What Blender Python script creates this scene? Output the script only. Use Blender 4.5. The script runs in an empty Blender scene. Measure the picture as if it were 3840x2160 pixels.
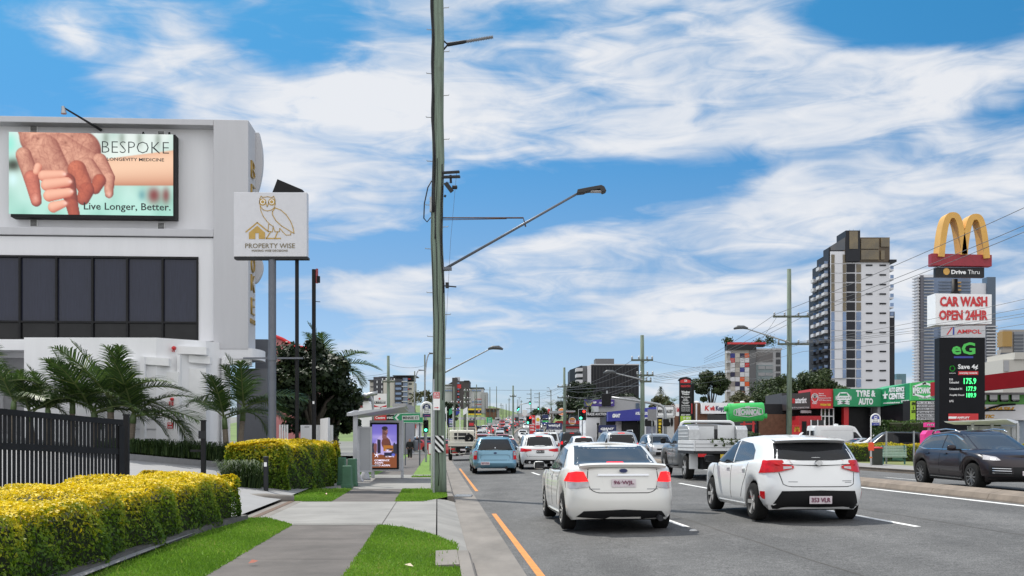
import bpy,bmesh,math,random
import numpy as np
from mathutils import Vector,Matrix
from mathutils.bvhtree import BVHTree
R=math.radians
rnd=random.Random(7)
rng=np.random.default_rng(11)
S=bpy.context.scene
COL=S.collection
# --- camera
FPX,CX,HY,EYE=3900.0,1920.0,1645.0,1.5
cd=bpy.data.cameras.new('camera')
cam=bpy.data.objects.new('camera',cd);COL.objects.link(cam)
cam.location=(0,0,EYE);cam.rotation_euler=(R(90),0,0)
cd.sensor_width=36;cd.lens=36*FPX/3840;cd.shift_y=(HY-1080)/3840
cd.clip_start=.1;cd.clip_end=9000
S.camera=cam
S.view_settings.view_transform='Standard';S.view_settings.look='None'
S.view_settings.exposure=0.25;S.view_settings.gamma=1
# --- sky and sun
SUN_AZ,SUN_EL=R(-38),R(56)
sl=bpy.data.lights.new('sun','SUN');sl.energy=4.2;sl.angle=R(.6);sl.color=(1,.955,.88)
so=bpy.data.objects.new('sun',sl);COL.objects.link(so)
sd=Vector((math.sin(SUN_AZ)*math.cos(SUN_EL),math.cos(SUN_AZ)*math.cos(SUN_EL),math.sin(SUN_EL)))
so.rotation_euler=sd.to_track_quat('Z','Y').to_euler()
W=bpy.data.worlds.new('World');S.world=W;W.use_nodes=True
def sky():
 nt=W.node_tree;N=nt.nodes;L=nt.links;N.clear()
 def n(t,**k):
  o=N.new(t)
  for a,b in k.items():setattr(o,a,b)
  return o
 def m(op,a,b=None,c=None,clamp=False):
  o=n('ShaderNodeMath',operation=op,use_clamp=clamp)
  for i,x in enumerate((a,b,c)):
   if x is None:continue
   if isinstance(x,(int,float)):o.inputs[i].default_value=x
   else:L.new(x,o.inputs[i])
  return o.outputs[0]
 st=n('ShaderNodeTexSky',sky_type='NISHITA',sun_disc=False,sun_elevation=SUN_EL,sun_rotation=SUN_AZ%(2*math.pi),altitude=0,air_density=1.0,dust_density=.6,ozone_density=2.0)
 tc=n('ShaderNodeTexCoord');sx=n('ShaderNodeSeparateXYZ');L.new(tc.outputs['Generated'],sx.inputs[0])
 az=m('ARCTAN2',sx.outputs[0],sx.outputs[1]);el=m('ARCSINE',sx.outputs[2])
 cv=n('ShaderNodeCombineXYZ');L.new(az,cv.inputs[0]);L.new(el,cv.inputs[1])
 # cloud banks: soft ellipses in azimuth/elevation (pixel numbers of a 2576-wide view are only how they were measured)
 def ae(px,py):
  u,v=(px*1.4907-CX)/FPX,(HY-py*1.4907)/FPX
  return math.atan(u),math.atan(v/math.sqrt(1+u*u))
 banks=[(1450,150,800,270,-4,1.0),(1150,330,620,130,-4,.85),(1900,250,620,190,-6,.8),(2350,230,430,170,14,.85),(1850,60,420,130,0,.4),(330,90,330,130,-24,.85),(560,200,260,130,-38,.6),(140,100,150,60,-30,.45),(520,285,110,40,0,.5),(880,430,400,200,6,.95),(780,250,240,90,-12,.7),(950,560,260,50,4,.5),(1750,640,1000,180,11,1.05),(2350,560,600,210,8,.95),(1150,700,560,100,10,.9),(1950,800,800,110,2,.5),(2250,420,420,70,6,.5),(1350,850,700,60,2,.5),(950,890,360,90,2,.45),(2400,900,400,120,0,.4),(1500,990,900,90,0,.55),(760,90,190,120,10,-.9),(2260,50,330,80,-6,-1.0),(1500,275,110,65,6,-.7),(2350,340,330,45,6,-.6),(60,220,190,80,0,-.6),(1330,480,420,110,8,-.8),(1760,440,330,60,8,-.55),(950,640,330,50,4,-.6),(900,820,260,60,2,-.5),(30,30,130,120,0,-.5)]
 acc=None
 for(px,py,a,b,t,w)in banks:
  x,y=ae(px,py);k=1.4907/FPX
  mp=n('ShaderNodeMapping',vector_type='TEXTURE')
  mp.inputs['Location'].default_value=(x,y,0);mp.inputs['Rotation'].default_value=(0,0,R(t))
  mp.inputs['Scale'].default_value=(a*k,b*k,1)
  L.new(cv.outputs[0],mp.inputs[0])
  g=n('ShaderNodeTexGradient',gradient_type='SPHERICAL');L.new(mp.outputs[0],g.inputs[0])
  acc=m('MULTIPLY_ADD',m('MULTIPLY',g.outputs['Fac'],2.0,clamp=True),w,acc if acc is not None else-.42)
 def noise(scale,stretch,rot,detail,rough,dist,loc=0):
  mp=n('ShaderNodeMapping');mp.inputs['Rotation'].default_value=(0,0,R(rot));mp.inputs['Scale'].default_value=(1,stretch,1)
  mp.inputs['Location'].default_value=(loc,loc,0)
  L.new(cv.outputs[0],mp.inputs[0])
  t=n('ShaderNodeTexNoise',noise_dimensions='2D');L.new(mp.outputs[0],t.inputs['Vector'])
  t.inputs['Scale'].default_value=scale;t.inputs['Detail'].default_value=detail;t.inputs['Roughness'].default_value=rough;t.inputs['Distortion'].default_value=dist
  return t.outputs[0]
 n1=noise(6,3.0,-14,8,.54,.4);n2=noise(12,4.5,-20,9,.56,.8,3.1);n3=noise(5,1.5,0,5,.55,.3,7.7)
 d=m('ADD',m('MULTIPLY',m('MINIMUM',acc,.74),.8),m('MULTIPLY',m('SUBTRACT',n1,.5),2.5))
 d=m('ADD',d,m('MULTIPLY',m('SUBTRACT',n2,.5),1.35))
 mr=n('ShaderNodeMapRange',interpolation_type='SMOOTHSTEP');L.new(d,mr.inputs[0])
 mr.inputs['From Min'].default_value=-.56;mr.inputs['From Max'].default_value=.88
 fac=m('MULTIPLY',mr.outputs[0],.93)
 # thin veil that thickens to the horizon
 veil=n('ShaderNodeMapRange',interpolation_type='SMOOTHSTEP');L.new(el,veil.inputs[0])
 veil.inputs['From Min'].default_value=.30;veil.inputs['From Max'].default_value=0.0
 veil.inputs['To Min'].default_value=0.0;veil.inputs['To Max'].default_value=.46
 fac=m('MAXIMUM',fac,veil.outputs[0])
 hs=n('ShaderNodeHueSaturation');hs.inputs['Saturation'].default_value=1.35;hs.inputs['Value'].default_value=1.25
 L.new(st.outputs[0],hs.inputs['Color'])
 tint=n('ShaderNodeMix',data_type='RGBA',blend_type='MULTIPLY');tint.inputs[0].default_value=1
 L.new(hs.outputs[0],tint.inputs[6])
 er=n('ShaderNodeValToRGB');L.new(m('MULTIPLY',el,2.0,clamp=True),er.inputs[0]);e0,e1=er.color_ramp.elements[0],er.color_ramp.elements[1]
 e0.position=0;e0.color=TINT0;e1.position=.8;e1.color=TINT1;e2=er.color_ramp.elements.new(.3);e2.color=TINTM
 L.new(er.outputs[0],tint.inputs[7])
 cl=n('ShaderNodeMix',data_type='RGBA');L.new(m('ADD',m('MULTIPLY',m('SUBTRACT',d,-.1),.9),m('MULTIPLY',m('SUBTRACT',n3,.5),1.6),clamp=True),cl.inputs[0])
 cl.inputs[6].default_value=(CLOUD*.66,CLOUD*.78,CLOUD*.96,1);cl.inputs[7].default_value=(CLOUD*1.08,CLOUD*1.09,CLOUD*1.12,1)
 mx=n('ShaderNodeMix',data_type='RGBA');L.new(fac,mx.inputs[0]);L.new(tint.outputs[2],mx.inputs[6]);L.new(cl.outputs[2],mx.inputs[7])
 # unseen sky behind the viewer and overhead is brightened and whitened as added fill light
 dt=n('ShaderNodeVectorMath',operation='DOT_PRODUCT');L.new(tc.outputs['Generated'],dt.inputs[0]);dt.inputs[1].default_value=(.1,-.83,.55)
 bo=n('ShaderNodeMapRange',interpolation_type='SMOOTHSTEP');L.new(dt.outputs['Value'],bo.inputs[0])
 bo.inputs['From Min'].default_value=-.35;bo.inputs['From Max'].default_value=.75;bo.inputs['To Min'].default_value=1;bo.inputs['To Max'].default_value=BACK_FILL
 pale=n('ShaderNodeMix',data_type='RGBA');L.new(m('MULTIPLY',m('SUBTRACT',bo.outputs[0],1),.8/(BACK_FILL-1)),pale.inputs[0]);L.new(mx.outputs[2],pale.inputs[6]);pale.inputs[7].default_value=(CLOUD*1.0,CLOUD*.97,CLOUD*.93,1)
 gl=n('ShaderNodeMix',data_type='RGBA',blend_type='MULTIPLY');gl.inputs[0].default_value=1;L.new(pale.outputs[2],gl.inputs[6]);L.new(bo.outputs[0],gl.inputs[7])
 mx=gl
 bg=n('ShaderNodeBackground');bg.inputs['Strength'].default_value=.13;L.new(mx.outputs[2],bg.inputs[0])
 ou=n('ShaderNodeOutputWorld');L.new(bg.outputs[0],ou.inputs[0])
TINT0=(.40,.50,.78,1);TINTM=(.30,.42,.52,1);TINT1=(.30,.62,.60,1);CLOUD=5.2;BACK_FILL=2.0
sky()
# --- road geometry
HEAD=.0718
def _bend():
 ys=np.arange(-40,2001,5.0);x=np.zeros(len(ys))
 for i,y in enumerate(ys):
  s=-HEAD if y<100 else min(-HEAD+.00058*(y-100),.062)
  x[i]=(x[i-1]+s*5)if i else HEAD*40
 return ys,x
_BY,_BX=_bend()
def ox(y):return float(np.interp(y,_BY,_BX))
_ZT=([-40,0,95,120,160,200,260,350,430,520,600,700,900,2000],[0,0,-.03,.02,.45,1.1,2.6,5.6,9.6,14.3,16.4,16.6,13,8])
def rz(y):return float(np.interp(y,*_ZT))
KERB,EDGE,L1,L2,L3,M0,M1,FARK=.4,1.12,4.0,7.3,10.9,11.2,11.85,19.0
def zr(lat,y):
 if lat<KERB:c=0
 elif lat<M0:c=.024*(lat-KERB)
 elif lat<FARK:c=.024*(M0-KERB)-.02*(lat-M0)
 else:c=.10
 return rz(y)+c
def P(lat,y,dz=0):return Vector((lat+ox(y),y,zr(lat,y)+dz))
def W_(px,py,d):return Vector(((px-CX)/FPX*d,d,EYE+(HY-py)/FPX*d))
def heading(y):return math.atan2(-(ox(y+1)-ox(y-1))/2,1)
# --- materials
MATS={}
def mat(name,col,rough=.6,metal=0,var=.12,scale=6,bump=0,bscale=60,coat=0,emit=0,spec=.5,streak=None,detail=4,alpha=1,trans=0):
 if name in MATS:return MATS[name]
 m=bpy.data.materials.new(name);MATS[name]=m;m.use_nodes=True
 nt=m.node_tree;b=nt.nodes['Principled BSDF'];L=nt.links
 b.inputs['Roughness'].default_value=rough;b.inputs['Metallic'].default_value=metal
 b.inputs['Specular IOR Level'].default_value=spec
 b.inputs['Coat Weight'].default_value=coat;b.inputs['Coat Roughness'].default_value=.04
 c=(*col,1)if len(col)==3 else col
 b.inputs['Base Color'].default_value=c
 if alpha<1:b.inputs['Alpha'].default_value=alpha
 if trans:b.inputs['Transmission Weight'].default_value=trans
 tc=nt.nodes.new('ShaderNodeTexCoord')
 if var:
  vec=tc.outputs['Object']
  if streak:
   mp=nt.nodes.new('ShaderNodeMapping');mp.inputs['Scale'].default_value=streak;L.new(vec,mp.inputs[0]);vec=mp.outputs[0]
  t=nt.nodes.new('ShaderNodeTexNoise');t.inputs['Scale'].default_value=scale;t.inputs['Detail'].default_value=detail;t.inputs['Roughness'].default_value=.65
  L.new(vec,t.inputs['Vector'])
  mr=nt.nodes.new('ShaderNodeMapRange');mr.inputs['From Min'].default_value=.3;mr.inputs['From Max'].default_value=.7
  mr.inputs['To Min'].default_value=1-var;mr.inputs['To Max'].default_value=1+var
  L.new(t.outputs[0],mr.inputs[0])
  mx=nt.nodes.new('ShaderNodeMix');mx.data_type='RGBA';mx.blend_type='MULTIPLY';mx.inputs[0].default_value=1
  mx.inputs[6].default_value=c;L.new(mr.outputs[0],mx.inputs[7]);L.new(mx.outputs[2],b.inputs['Base Color'])
 if bump:
  t=nt.nodes.new('ShaderNodeTexNoise');t.inputs['Scale'].default_value=bscale;t.inputs['Detail'].default_value=3
  L.new(tc.outputs['Object'],t.inputs['Vector'])
  bp=nt.nodes.new('ShaderNodeBump');bp.inputs['Strength'].default_value=bump;bp.inputs['Distance'].default_value=.02
  L.new(t.outputs[0],bp.inputs['Height']);L.new(bp.outputs[0],b.inputs['Normal'])
 if emit:
  b.inputs['Emission Color'].default_value=c;b.inputs['Emission Strength'].default_value=emit
 return m
def ramp_mat(name,stops,attr='tone',rough=.6,trans=.25,spec=.3,emit=0):
 """leaf colours picked per leaf from the attribute 'tone'; or a picture from a colour attribute"""
 m=bpy.data.materials.new(name);MATS[name]=m;m.use_nodes=True
 nt=m.node_tree;b=nt.nodes['Principled BSDF'];L=nt.links
 a=nt.nodes.new('ShaderNodeAttribute');a.attribute_name=attr
 r=nt.nodes.new('ShaderNodeValToRGB');r.color_ramp.elements.remove(r.color_ramp.elements[0])
 r.color_ramp.elements[0].position=stops[0][0];r.color_ramp.elements[0].color=(*stops[0][1],1)
 for p,c in stops[1:]:
  e=r.color_ramp.elements.new(p);e.color=(*c,1)
 L.new(a.outputs['Fac'],r.inputs[0])
 b.inputs['Roughness'].default_value=rough;b.inputs['Specular IOR Level'].default_value=spec
 L.new(r.outputs[0],b.inputs['Base Color'])
 if trans:
  t=nt.nodes.new('ShaderNodeBsdfTranslucent');L.new(r.outputs[0],t.inputs[0])
  mx=nt.nodes.new('ShaderNodeMixShader');mx.inputs[0].default_value=trans
  L.new(b.outputs[0],mx.inputs[1]);L.new(t.outputs[0],mx.inputs[2]);L.new(mx.outputs[0],nt.nodes['Material Output'].inputs[0])
 return m
def picture_mat(name,emit):
 m=bpy.data.materials.new(name);MATS[name]=m;m.use_nodes=True
 nt=m.node_tree;b=nt.nodes['Principled BSDF']
 a=nt.nodes.new('ShaderNodeVertexColor');a.layer_name='picture'
 b.inputs['Base Color'].default_value=(.02,.02,.02,1);b.inputs['Roughness'].default_value=.35
 nt.links.new(a.outputs[0],b.inputs['Emission Color']);b.inputs['Emission Strength'].default_value=emit
 return m
 # --- mesh helpers
def tag(o,label=None,cat=None,group=None,kind=None):
 if label:o['label']=label
 if cat:o['category']=cat
 if group:o['group']=group
 if kind:o['kind']=kind
 return o
def thing(name,label,cat,loc=(0,0,0),rz_=0,group=None):
 o=bpy.data.objects.new(name,None);COL.objects.link(o);o.empty_display_size=.2
 o.location=loc;o.rotation_euler=(0,0,rz_)
 return tag(o,label,cat,group)
def dup(o,parent=None,**k):
 c=o.copy();COL.objects.link(c)
 if parent is not None:c.parent=parent
 for ch in o.children:dup(ch,c)
 if 'loc' in k:c.location=k['loc']
 if 'rz_' in k:c.rotation_euler=(0,0,k['rz_'])
 tag(c,k.get('label'),k.get('cat'),k.get('group'))
 return c
class MB:
 def __init__(s):s.v=[];s.f=[];s.mi=[]
 def add(s,vs,fs,mi=0):
  o=len(s.v);s.v+=[tuple(p)for p in vs];s.f+=[tuple(i+o for i in f)for f in fs];s.mi+=[mi]*len(fs);return s
 def box(s,x0,x1,y0,y1,z0,z1,mi=0):
  v=[(x,y,z)for z in(z0,z1)for y in(y0,y1)for x in(x0,x1)]
  return s.add(v,[(0,2,3,1),(4,5,7,6),(0,1,5,4),(2,6,7,3),(0,4,6,2),(1,3,7,5)],mi)
 def hexa(s,v8,mi=0):
  return s.add(v8,[(0,2,3,1),(4,5,7,6),(0,1,5,4),(2,6,7,3),(0,4,6,2),(1,3,7,5)],mi)
 def beam(s,a,b,w,h,mi=0,up=(0,0,1)):
  a,b=Vector(a),Vector(b);d=(b-a).normalized();u=Vector(up)
  if abs(d.dot(u))>.98:u=Vector((0,1,0))
  x=d.cross(u).normalized();z=x.cross(d);v=[]
  for p in(a,b):
   for k in(-1,1):
    for j in(-1,1):v.append(p+x*j*w/2+z*k*h/2)
  return s.add(v,[(0,1,3,2),(4,6,7,5),(0,4,5,1),(2,3,7,6),(0,2,6,4),(1,5,7,3)],mi)
 def tube(s,pts,r,n=8,mi=0,caps=True):
  pts=[Vector(p)for p in pts];rs=r if isinstance(r,(list,tuple))else[r]*len(pts)
  v,f=[],[];px=None
  for i,p in enumerate(pts):
   d=(pts[min(i+1,len(pts)-1)]-pts[max(i-1,0)]).normalized()
   if px is None:
    u=Vector((0,0,1))if abs(d.z)<.95 else Vector((0,1,0));px=d.cross(u).normalized()
   else:px=(px-d*px.dot(d)).normalized()
   py=d.cross(px)
   for k in range(n):
    a=2*math.pi*k/n;v.append(p+(px*math.cos(a)+py*math.sin(a))*rs[i])
  for i in range(len(pts)-1):
   for k in range(n):
    k2=(k+1)%n;f.append((i*n+k,i*n+k2,(i+1)*n+k2,(i+1)*n+k))
  if caps:f+=[tuple(range(n-1,-1,-1)),tuple(range((len(pts)-1)*n,len(pts)*n))]
  return s.add(v,f,mi)
 def cyl(s,a,b,r0,r1=None,n=14,mi=0):return s.tube([a,b],[r0,r0 if r1 is None else r1],n,mi)
 def prism(s,poly,y0,y1,mi=0):
  k=len(poly);v=[(x,y0,z)for x,z in poly]+[(x,y1,z)for x,z in poly]
  return s.add(v,[tuple(range(k)),tuple(range(2*k-1,k-1,-1))]+[(i,(i+1)%k+0*k,(i+1)%k+k,i+k)[::-1]for i in range(k)],mi)
 def prismz(s,poly,z0,z1,mi=0):
  k=len(poly);v=[(x,y,z0)for x,y in poly]+[(x,y,z1)for x,y in poly]
  return s.add(v,[tuple(range(k-1,-1,-1)),tuple(range(k,2*k))]+[(i,(i+1)%k,(i+1)%k+k,i+k)for i in range(k)],mi)
 def prismx(s,poly,x0,x1,mi=0):
  k=len(poly);v=[(x0,y,z)for y,z in poly]+[(x1,y,z)for y,z in poly]
  return s.add(v,[tuple(range(k-1,-1,-1)),tuple(range(k,2*k))]+[(i,(i+1)%k,(i+1)%k+k,i+k)for i in range(k)],mi)
 def lathe(s,prof,c=(0,0,0),axis='z',n=20,mi=0):
  v,f=[],[]
  for r,h in prof:
   for k in range(n):
    a=2*math.pi*k/n;x,y=r*math.cos(a),r*math.sin(a)
    q=(x,y,h)if axis=='z' else((h,x,y)if axis=='x' else(y,h,x))
    v.append((q[0]+c[0],q[1]+c[1],q[2]+c[2]))
  for i in range(len(prof)-1):
   for k in range(n):
    k2=(k+1)%n;f.append((i*n+k,i*n+k2,(i+1)*n+k2,(i+1)*n+k))
  return s.add(v,f,mi)
 def grid(s,fn,nu,nv,mi=0):
  v=[fn(i/nu,j/nv)for j in range(nv+1)for i in range(nu+1)]
  return s.add(v,[(j*(nu+1)+i,j*(nu+1)+i+1,(j+1)*(nu+1)+i+1,(j+1)*(nu+1)+i)for j in range(nv)for i in range(nu)],mi)
 def build(s,name,mats,parent=None,smooth=False,bevel=0,weld=0,fix=True):
  me=bpy.data.meshes.new(name);me.from_pydata(s.v,[],s.f)
  for m_ in(mats if isinstance(mats,(list,tuple))else[mats]):me.materials.append(m_)
  if len(me.materials)>1:me.polygons.foreach_set('material_index',s.mi)
  if weld or fix:
   bm=bmesh.new();bm.from_mesh(me)
   if weld:bmesh.ops.remove_doubles(bm,verts=bm.verts,dist=weld)
   if fix:bmesh.ops.recalc_face_normals(bm,faces=bm.faces)
   bm.to_mesh(me);bm.free()
  if smooth:me.polygons.foreach_set('use_smooth',[True]*len(me.polygons))
  if smooth=='auto':me.set_sharp_from_angle(angle=R(38))
  o=bpy.data.objects.new(name,me);COL.objects.link(o)
  if parent is not None:o.parent=parent
  if bevel:
   b=o.modifiers.new('bevel','BEVEL');b.width=bevel;b.segments=2;b.limit_method='ANGLE'
  return o
def fastmesh(name,V,F,mats,parent=None,tone=None,mi=None,col=None,smooth=False):
 V=np.asarray(V,np.float32);F=np.asarray(F,np.int32);k=F.shape[1]
 me=bpy.data.meshes.new(name);me.vertices.add(len(V));me.vertices.foreach_set('co',V.ravel())
 me.loops.add(F.size);me.loops.foreach_set('vertex_index',F.ravel());me.polygons.add(len(F))
 me.polygons.foreach_set('loop_start',np.arange(len(F),dtype=np.int32)*k);me.polygons.foreach_set('loop_total',np.full(len(F),k,np.int32))
 for m_ in(mats if isinstance(mats,(list,tuple))else[mats]):me.materials.append(m_)
 if mi is not None:me.polygons.foreach_set('material_index',np.asarray(mi,np.int32))
 if tone is not None:
  a=me.attributes.new('tone','FLOAT','FACE');a.data.foreach_set('value',np.asarray(tone,np.float32))
 if col is not None:
  a=me.color_attributes.new('picture','FLOAT_COLOR','POINT');a.data.foreach_set('color',np.asarray(col,np.float32).ravel())
 if smooth:me.polygons.foreach_set('use_smooth',np.ones(len(F),bool))
 me.update(calc_edges=True);me.validate()
 o=bpy.data.objects.new(name,me);COL.objects.link(o)
 if parent is not None:o.parent=parent
 return o
def leaves(C,Nrm,size,aspect=.5,jitter=.8):
 """one folded leaf (a diamond of two triangles) per centre, facing roughly along Nrm"""
 n=len(C);Nn=Nrm+rng.normal(0,jitter,(n,3));Nn/=np.linalg.norm(Nn,axis=1)[:,None]+1e-9
 T=np.cross(Nn,rng.normal(0,1,(n,3)));T/=np.linalg.norm(T,axis=1)[:,None]+1e-9
 B=np.cross(Nn,T);s=(size*rng.uniform(.65,1.35,n))[:,None]
 V=np.stack([C-T*s*.5,C+B*s*aspect*.5+Nn*s*.12,C+T*s*.5,C-B*s*aspect*.5+Nn*s*.12],1).reshape(-1,3)
 F=np.arange(4*n).reshape(n,4)
 return V,F
FONT=None
def text(s,x0,x1,z0,z1,y,m,parent,bold=0,shear=0,name='lettering',depth=.012,M=None,extend=.5):
 """lettering that fills x0..x1, z0..z1 on a face that looks to -Y (or where the matrix M puts it)"""
 c=bpy.data.curves.new('letters','FONT');c.body=s;c.align_x='LEFT';c.offset=bold;c.shear=shear;c.resolution_u=2;c.space_line=.95
 c.extrude=.001
 t=bpy.data.objects.new('letters',c);COL.objects.link(t)
 dg=bpy.context.evaluated_depsgraph_get();me=bpy.data.meshes.new_from_object(t.evaluated_get(dg));bpy.data.objects.remove(t);bpy.data.curves.remove(c)
 k=len(me.vertices);a=np.empty(k*3,np.float32);me.vertices.foreach_get('co',a);a=a.reshape(-1,3)
 mn,mx=a.min(0),a.max(0);u=(a[:,0]-mn[0])/(mx[0]-mn[0]+1e-9);v=(a[:,1]-mn[1])/(mx[1]-mn[1]+1e-9)
 f=(a[:,2]>0)
 q=np.stack([x0+u*(x1-x0),np.where(f,y-depth,y-.002),z0+v*(z1-z0)],1).astype(np.float32)
 if M is not None:
  M=np.array(M);q=(q@M[:3,:3].T+M[:3,3]).astype(np.float32)
 me.vertices.foreach_set('co',q.ravel());me.materials.clear();me.materials.append(m)
 o=bpy.data.objects.new(name,me);COL.objects.link(o)
 if parent is not None:o.parent=parent
 return o
def box(name,x0,x1,y0,y1,z0,z1,m,parent,bevel=0):return MB().box(x0,x1,y0,y1,z0,z1).build(name,m,parent,bevel=bevel)
def flat(name,polys,y,m,parent,depth=.012):
 b=MB()
 for p in polys:b.prism(p,y-depth,y-.001)
 return b.build(name,m,parent)
def ell(cx,cz,rx,rz_,n=24,a0=0,a1=360):return[(cx+rx*math.cos(R(a0+(a1-a0)*i/n)),cz+rz_*math.sin(R(a0+(a1-a0)*i/n)))for i in range(n if a1-a0==360 else n+1)]
def stroke(b,pts,w,y0,y1,mi=0):
 for(x0,z0),(x1,z1)in zip(pts[:-1],pts[1:]):
  d=math.hypot(x1-x0,z1-z0)or 1;nx,nz=-(z1-z0)/d*w/2,(x1-x0)/d*w/2;ex,ez=(x1-x0)/d*w*.3,(z1-z0)/d*w*.3
  b.prism([(x0+nx-ex,z0+nz-ez),(x0-nx-ex,z0-nz-ez),(x1-nx+ex,z1-nz+ez),(x1+nx+ex,z1+nz+ez)],y0,y1,mi)
  # colours shared by many things
WHITE=mat('white paint',(.8,.8,.8),.55,var=.04,scale=3)
RENDER_WHITE=mat('white render',(.78,.78,.79),.8,var=.05,scale=1.2,bump=.05,bscale=120)
SIGNWHITE=mat('white sign face',(.82,.82,.83),.4,var=.03,scale=2)
BLACK=mat('black paint',(.010,.010,.011),.6,var=.2,spec=.25)
DARK=mat('charcoal metal',(.022,.023,.026),.5,var=.2,spec=.25)
STEEL=mat('galvanised steel',(.36,.37,.38),.45,metal=.7,var=.15)
GREYPOLE=mat('grey painted steel',(.11,.12,.145),.42,var=.12,scale=4)
RED=mat('red sign',(.55,.02,.025),.4,var=.06)
GREEN=mat('green sign',(.02,.30,.13),.45,var=.06)
BLUE=mat('blue sign',(.03,.045,.30),.45,var=.08)
NAVY=mat('navy sign',(.015,.025,.10),.45,var=.08)
YELLOW=mat('yellow sign',(.75,.55,.03),.5,var=.06)
ORANGE=mat('orange paint',(.7,.16,.02),.5,var=.1)
GOLD=mat('gold lettering',(.42,.27,.07),.4,metal=.4,var=.1)
GREYL=mat('grey lettering',(.30,.30,.31),.5,var=0)
PINK=mat('pink booth',(.75,.03,.26),.4,var=.08)
GLASSD=mat('dark window glass',(.010,.012,.016),.06,var=.3,scale=.6,spec=.3)
GLASSB=mat('bluish window glass',(.03,.06,.11),.08,var=.4,scale=.25,spec=.5)
CONC=mat('concrete',(.33,.32,.30),.85,var=.16,scale=1.3,bump=.15,bscale=90,detail=8)
# --- ground, road, footpaths
def asphalt():
 m=mat('asphalt',(.088,.087,.086),.82,var=0,bump=.25,bscale=140,spec=.35)
 nt=m.node_tree;L=nt.links;b=nt.nodes['Principled BSDF'];tc=nt.nodes.new('ShaderNodeTexCoord')
 def nz(sc,st,det=4):
  mp=nt.nodes.new('ShaderNodeMapping');mp.inputs['Scale'].default_value=st;L.new(tc.outputs['Object'],mp.inputs[0])
  t=nt.nodes.new('ShaderNodeTexNoise');t.inputs['Scale'].default_value=sc;t.inputs['Detail'].default_value=det;L.new(mp.outputs[0],t.inputs[0]);return t.outputs[0]
 cur=None
 for o,a,lo,hi in((nz(.35,(1.9,.10,1)),.20,.35,.65),(nz(1.3,(1,.5,1),6),.14,.35,.65),(nz(9,(1,1,1),5),.14,.35,.65),(nz(55,(1,1,1),2),.85,.25,.75)):
  mr=nt.nodes.new('ShaderNodeMapRange');mr.inputs[1].default_value=lo;mr.inputs[2].default_value=hi;mr.inputs[3].default_value=1-a;mr.inputs[4].default_value=1+a
  L.new(o,mr.inputs[0])
  if cur is None:cur=mr.outputs[0]
  else:
   q=nt.nodes.new('ShaderNodeMath');q.operation='MULTIPLY';L.new(cur,q.inputs[0]);L.new(mr.outputs[0],q.inputs[1]);cur=q.outputs[0]
   # scattered pale stones in the binder
 v=nt.nodes.new('ShaderNodeTexVoronoi');v.inputs['Scale'].default_value=38;L.new(tc.outputs['Object'],v.inputs['Vector'])
 lt=nt.nodes.new('ShaderNodeMath');lt.operation='LESS_THAN';lt.inputs[1].default_value=.12;L.new(v.outputs['Distance'],lt.inputs[0])
 ad=nt.nodes.new('ShaderNodeMath');ad.operation='MULTIPLY_ADD';ad.inputs[1].default_value=1.1;L.new(lt.outputs[0],ad.inputs[0]);L.new(cur,ad.inputs[2])
 mx=nt.nodes.new('ShaderNodeMix');mx.data_type='RGBA';mx.blend_type='MULTIPLY';mx.inputs[0].default_value=1
 mx.inputs[6].default_value=(.090,.089,.088,1);L.new(ad.outputs[0],mx.inputs[7]);L.new(mx.outputs[2],b.inputs['Base Color'])
 return m
ASPH=asphalt()
PATHM=mat('old path concrete',(.092,.081,.075),.9,var=.32,scale=1.1,bump=.2,bscale=110,detail=9)
SLAB=mat('pale concrete',(.205,.20,.19),.85,var=.2,scale=1.1,bump=.12,bscale=80,detail=9)
KERBM=mat('kerb concrete',(.165,.15,.135),.88,var=.25,scale=1.5,bump=.2,bscale=70,detail=9,streak=(1,.4,1))
KERBD=mat('weathered kerb concrete',(.09,.085,.08),.9,var=.3,scale=4,bump=.3,bscale=60)
MEDM=mat('median concrete',(.185,.15,.12),.9,var=.25,scale=2.2,bump=.3,bscale=50,detail=9)
GRASSM=mat('lawn soil and turf',(.11,.20,.022),.9,var=.35,scale=3,bump=.5,bscale=160,detail=9)
GRASSFAR=mat('far turf',(.10,.15,.035),.9,var=.4,scale=.08,bump=.3,bscale=3,detail=9)
GROUNDM=mat('town ground',(.14,.14,.125),.9,var=.35,scale=.03,detail=8)
LINEW=mat('white road paint',(.66,.66,.65),.7,var=.18,scale=7,detail=8)
LINEY=mat('yellow road paint',(.50,.19,.03),.7,var=.2,scale=7,detail=8)
JOINT=mat('dark joint',(.06,.055,.05),.9,var=.3)
def hill(x,y):
 lat=x-ox(y);s=lambda a:max(0.,min(1.,a))
 z=rz(y)*(s(1-(lat-26)/60)if lat>0 else s(1-(-lat-60)/160))
 if lat<-4:z+=4.2*s((-4-lat)/16)*s((y-215)/130)*s((900-y)/300)
 return z-.35
def ground():
 xs=np.concatenate([np.linspace(-3500,-220,14),np.linspace(-190,-40,16),np.linspace(-36,60,49),np.linspace(70,200,14),np.linspace(260,4000,14)])
 ys=np.concatenate([np.linspace(-60,120,37),np.linspace(128,700,72),np.linspace(740,1800,12),np.linspace(2000,7000,6)])
 V=np.array([(x,y,hill(x,y))for y in ys for x in xs]);n=len(xs)
 F=[(j*n+i,j*n+i+1,(j+1)*n+i+1,(j+1)*n+i)for j in range(len(ys)-1)for i in range(n-1)]
 cx=V[np.array(F)].mean(1);lat=np.array([c[0]-ox(c[1])for c in cx]);y=cx[:,1]
 green=((lat<-3)&(lat>-75)&(y>205)&(y<640))|((lat>13)&(lat<40)&(y>330)&(y<640))
 o=fastmesh('ground',V,F,[GROUNDM,GRASSFAR],mi=green.astype(int),smooth=True);tag(o,kind='structure')
ground()
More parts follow.
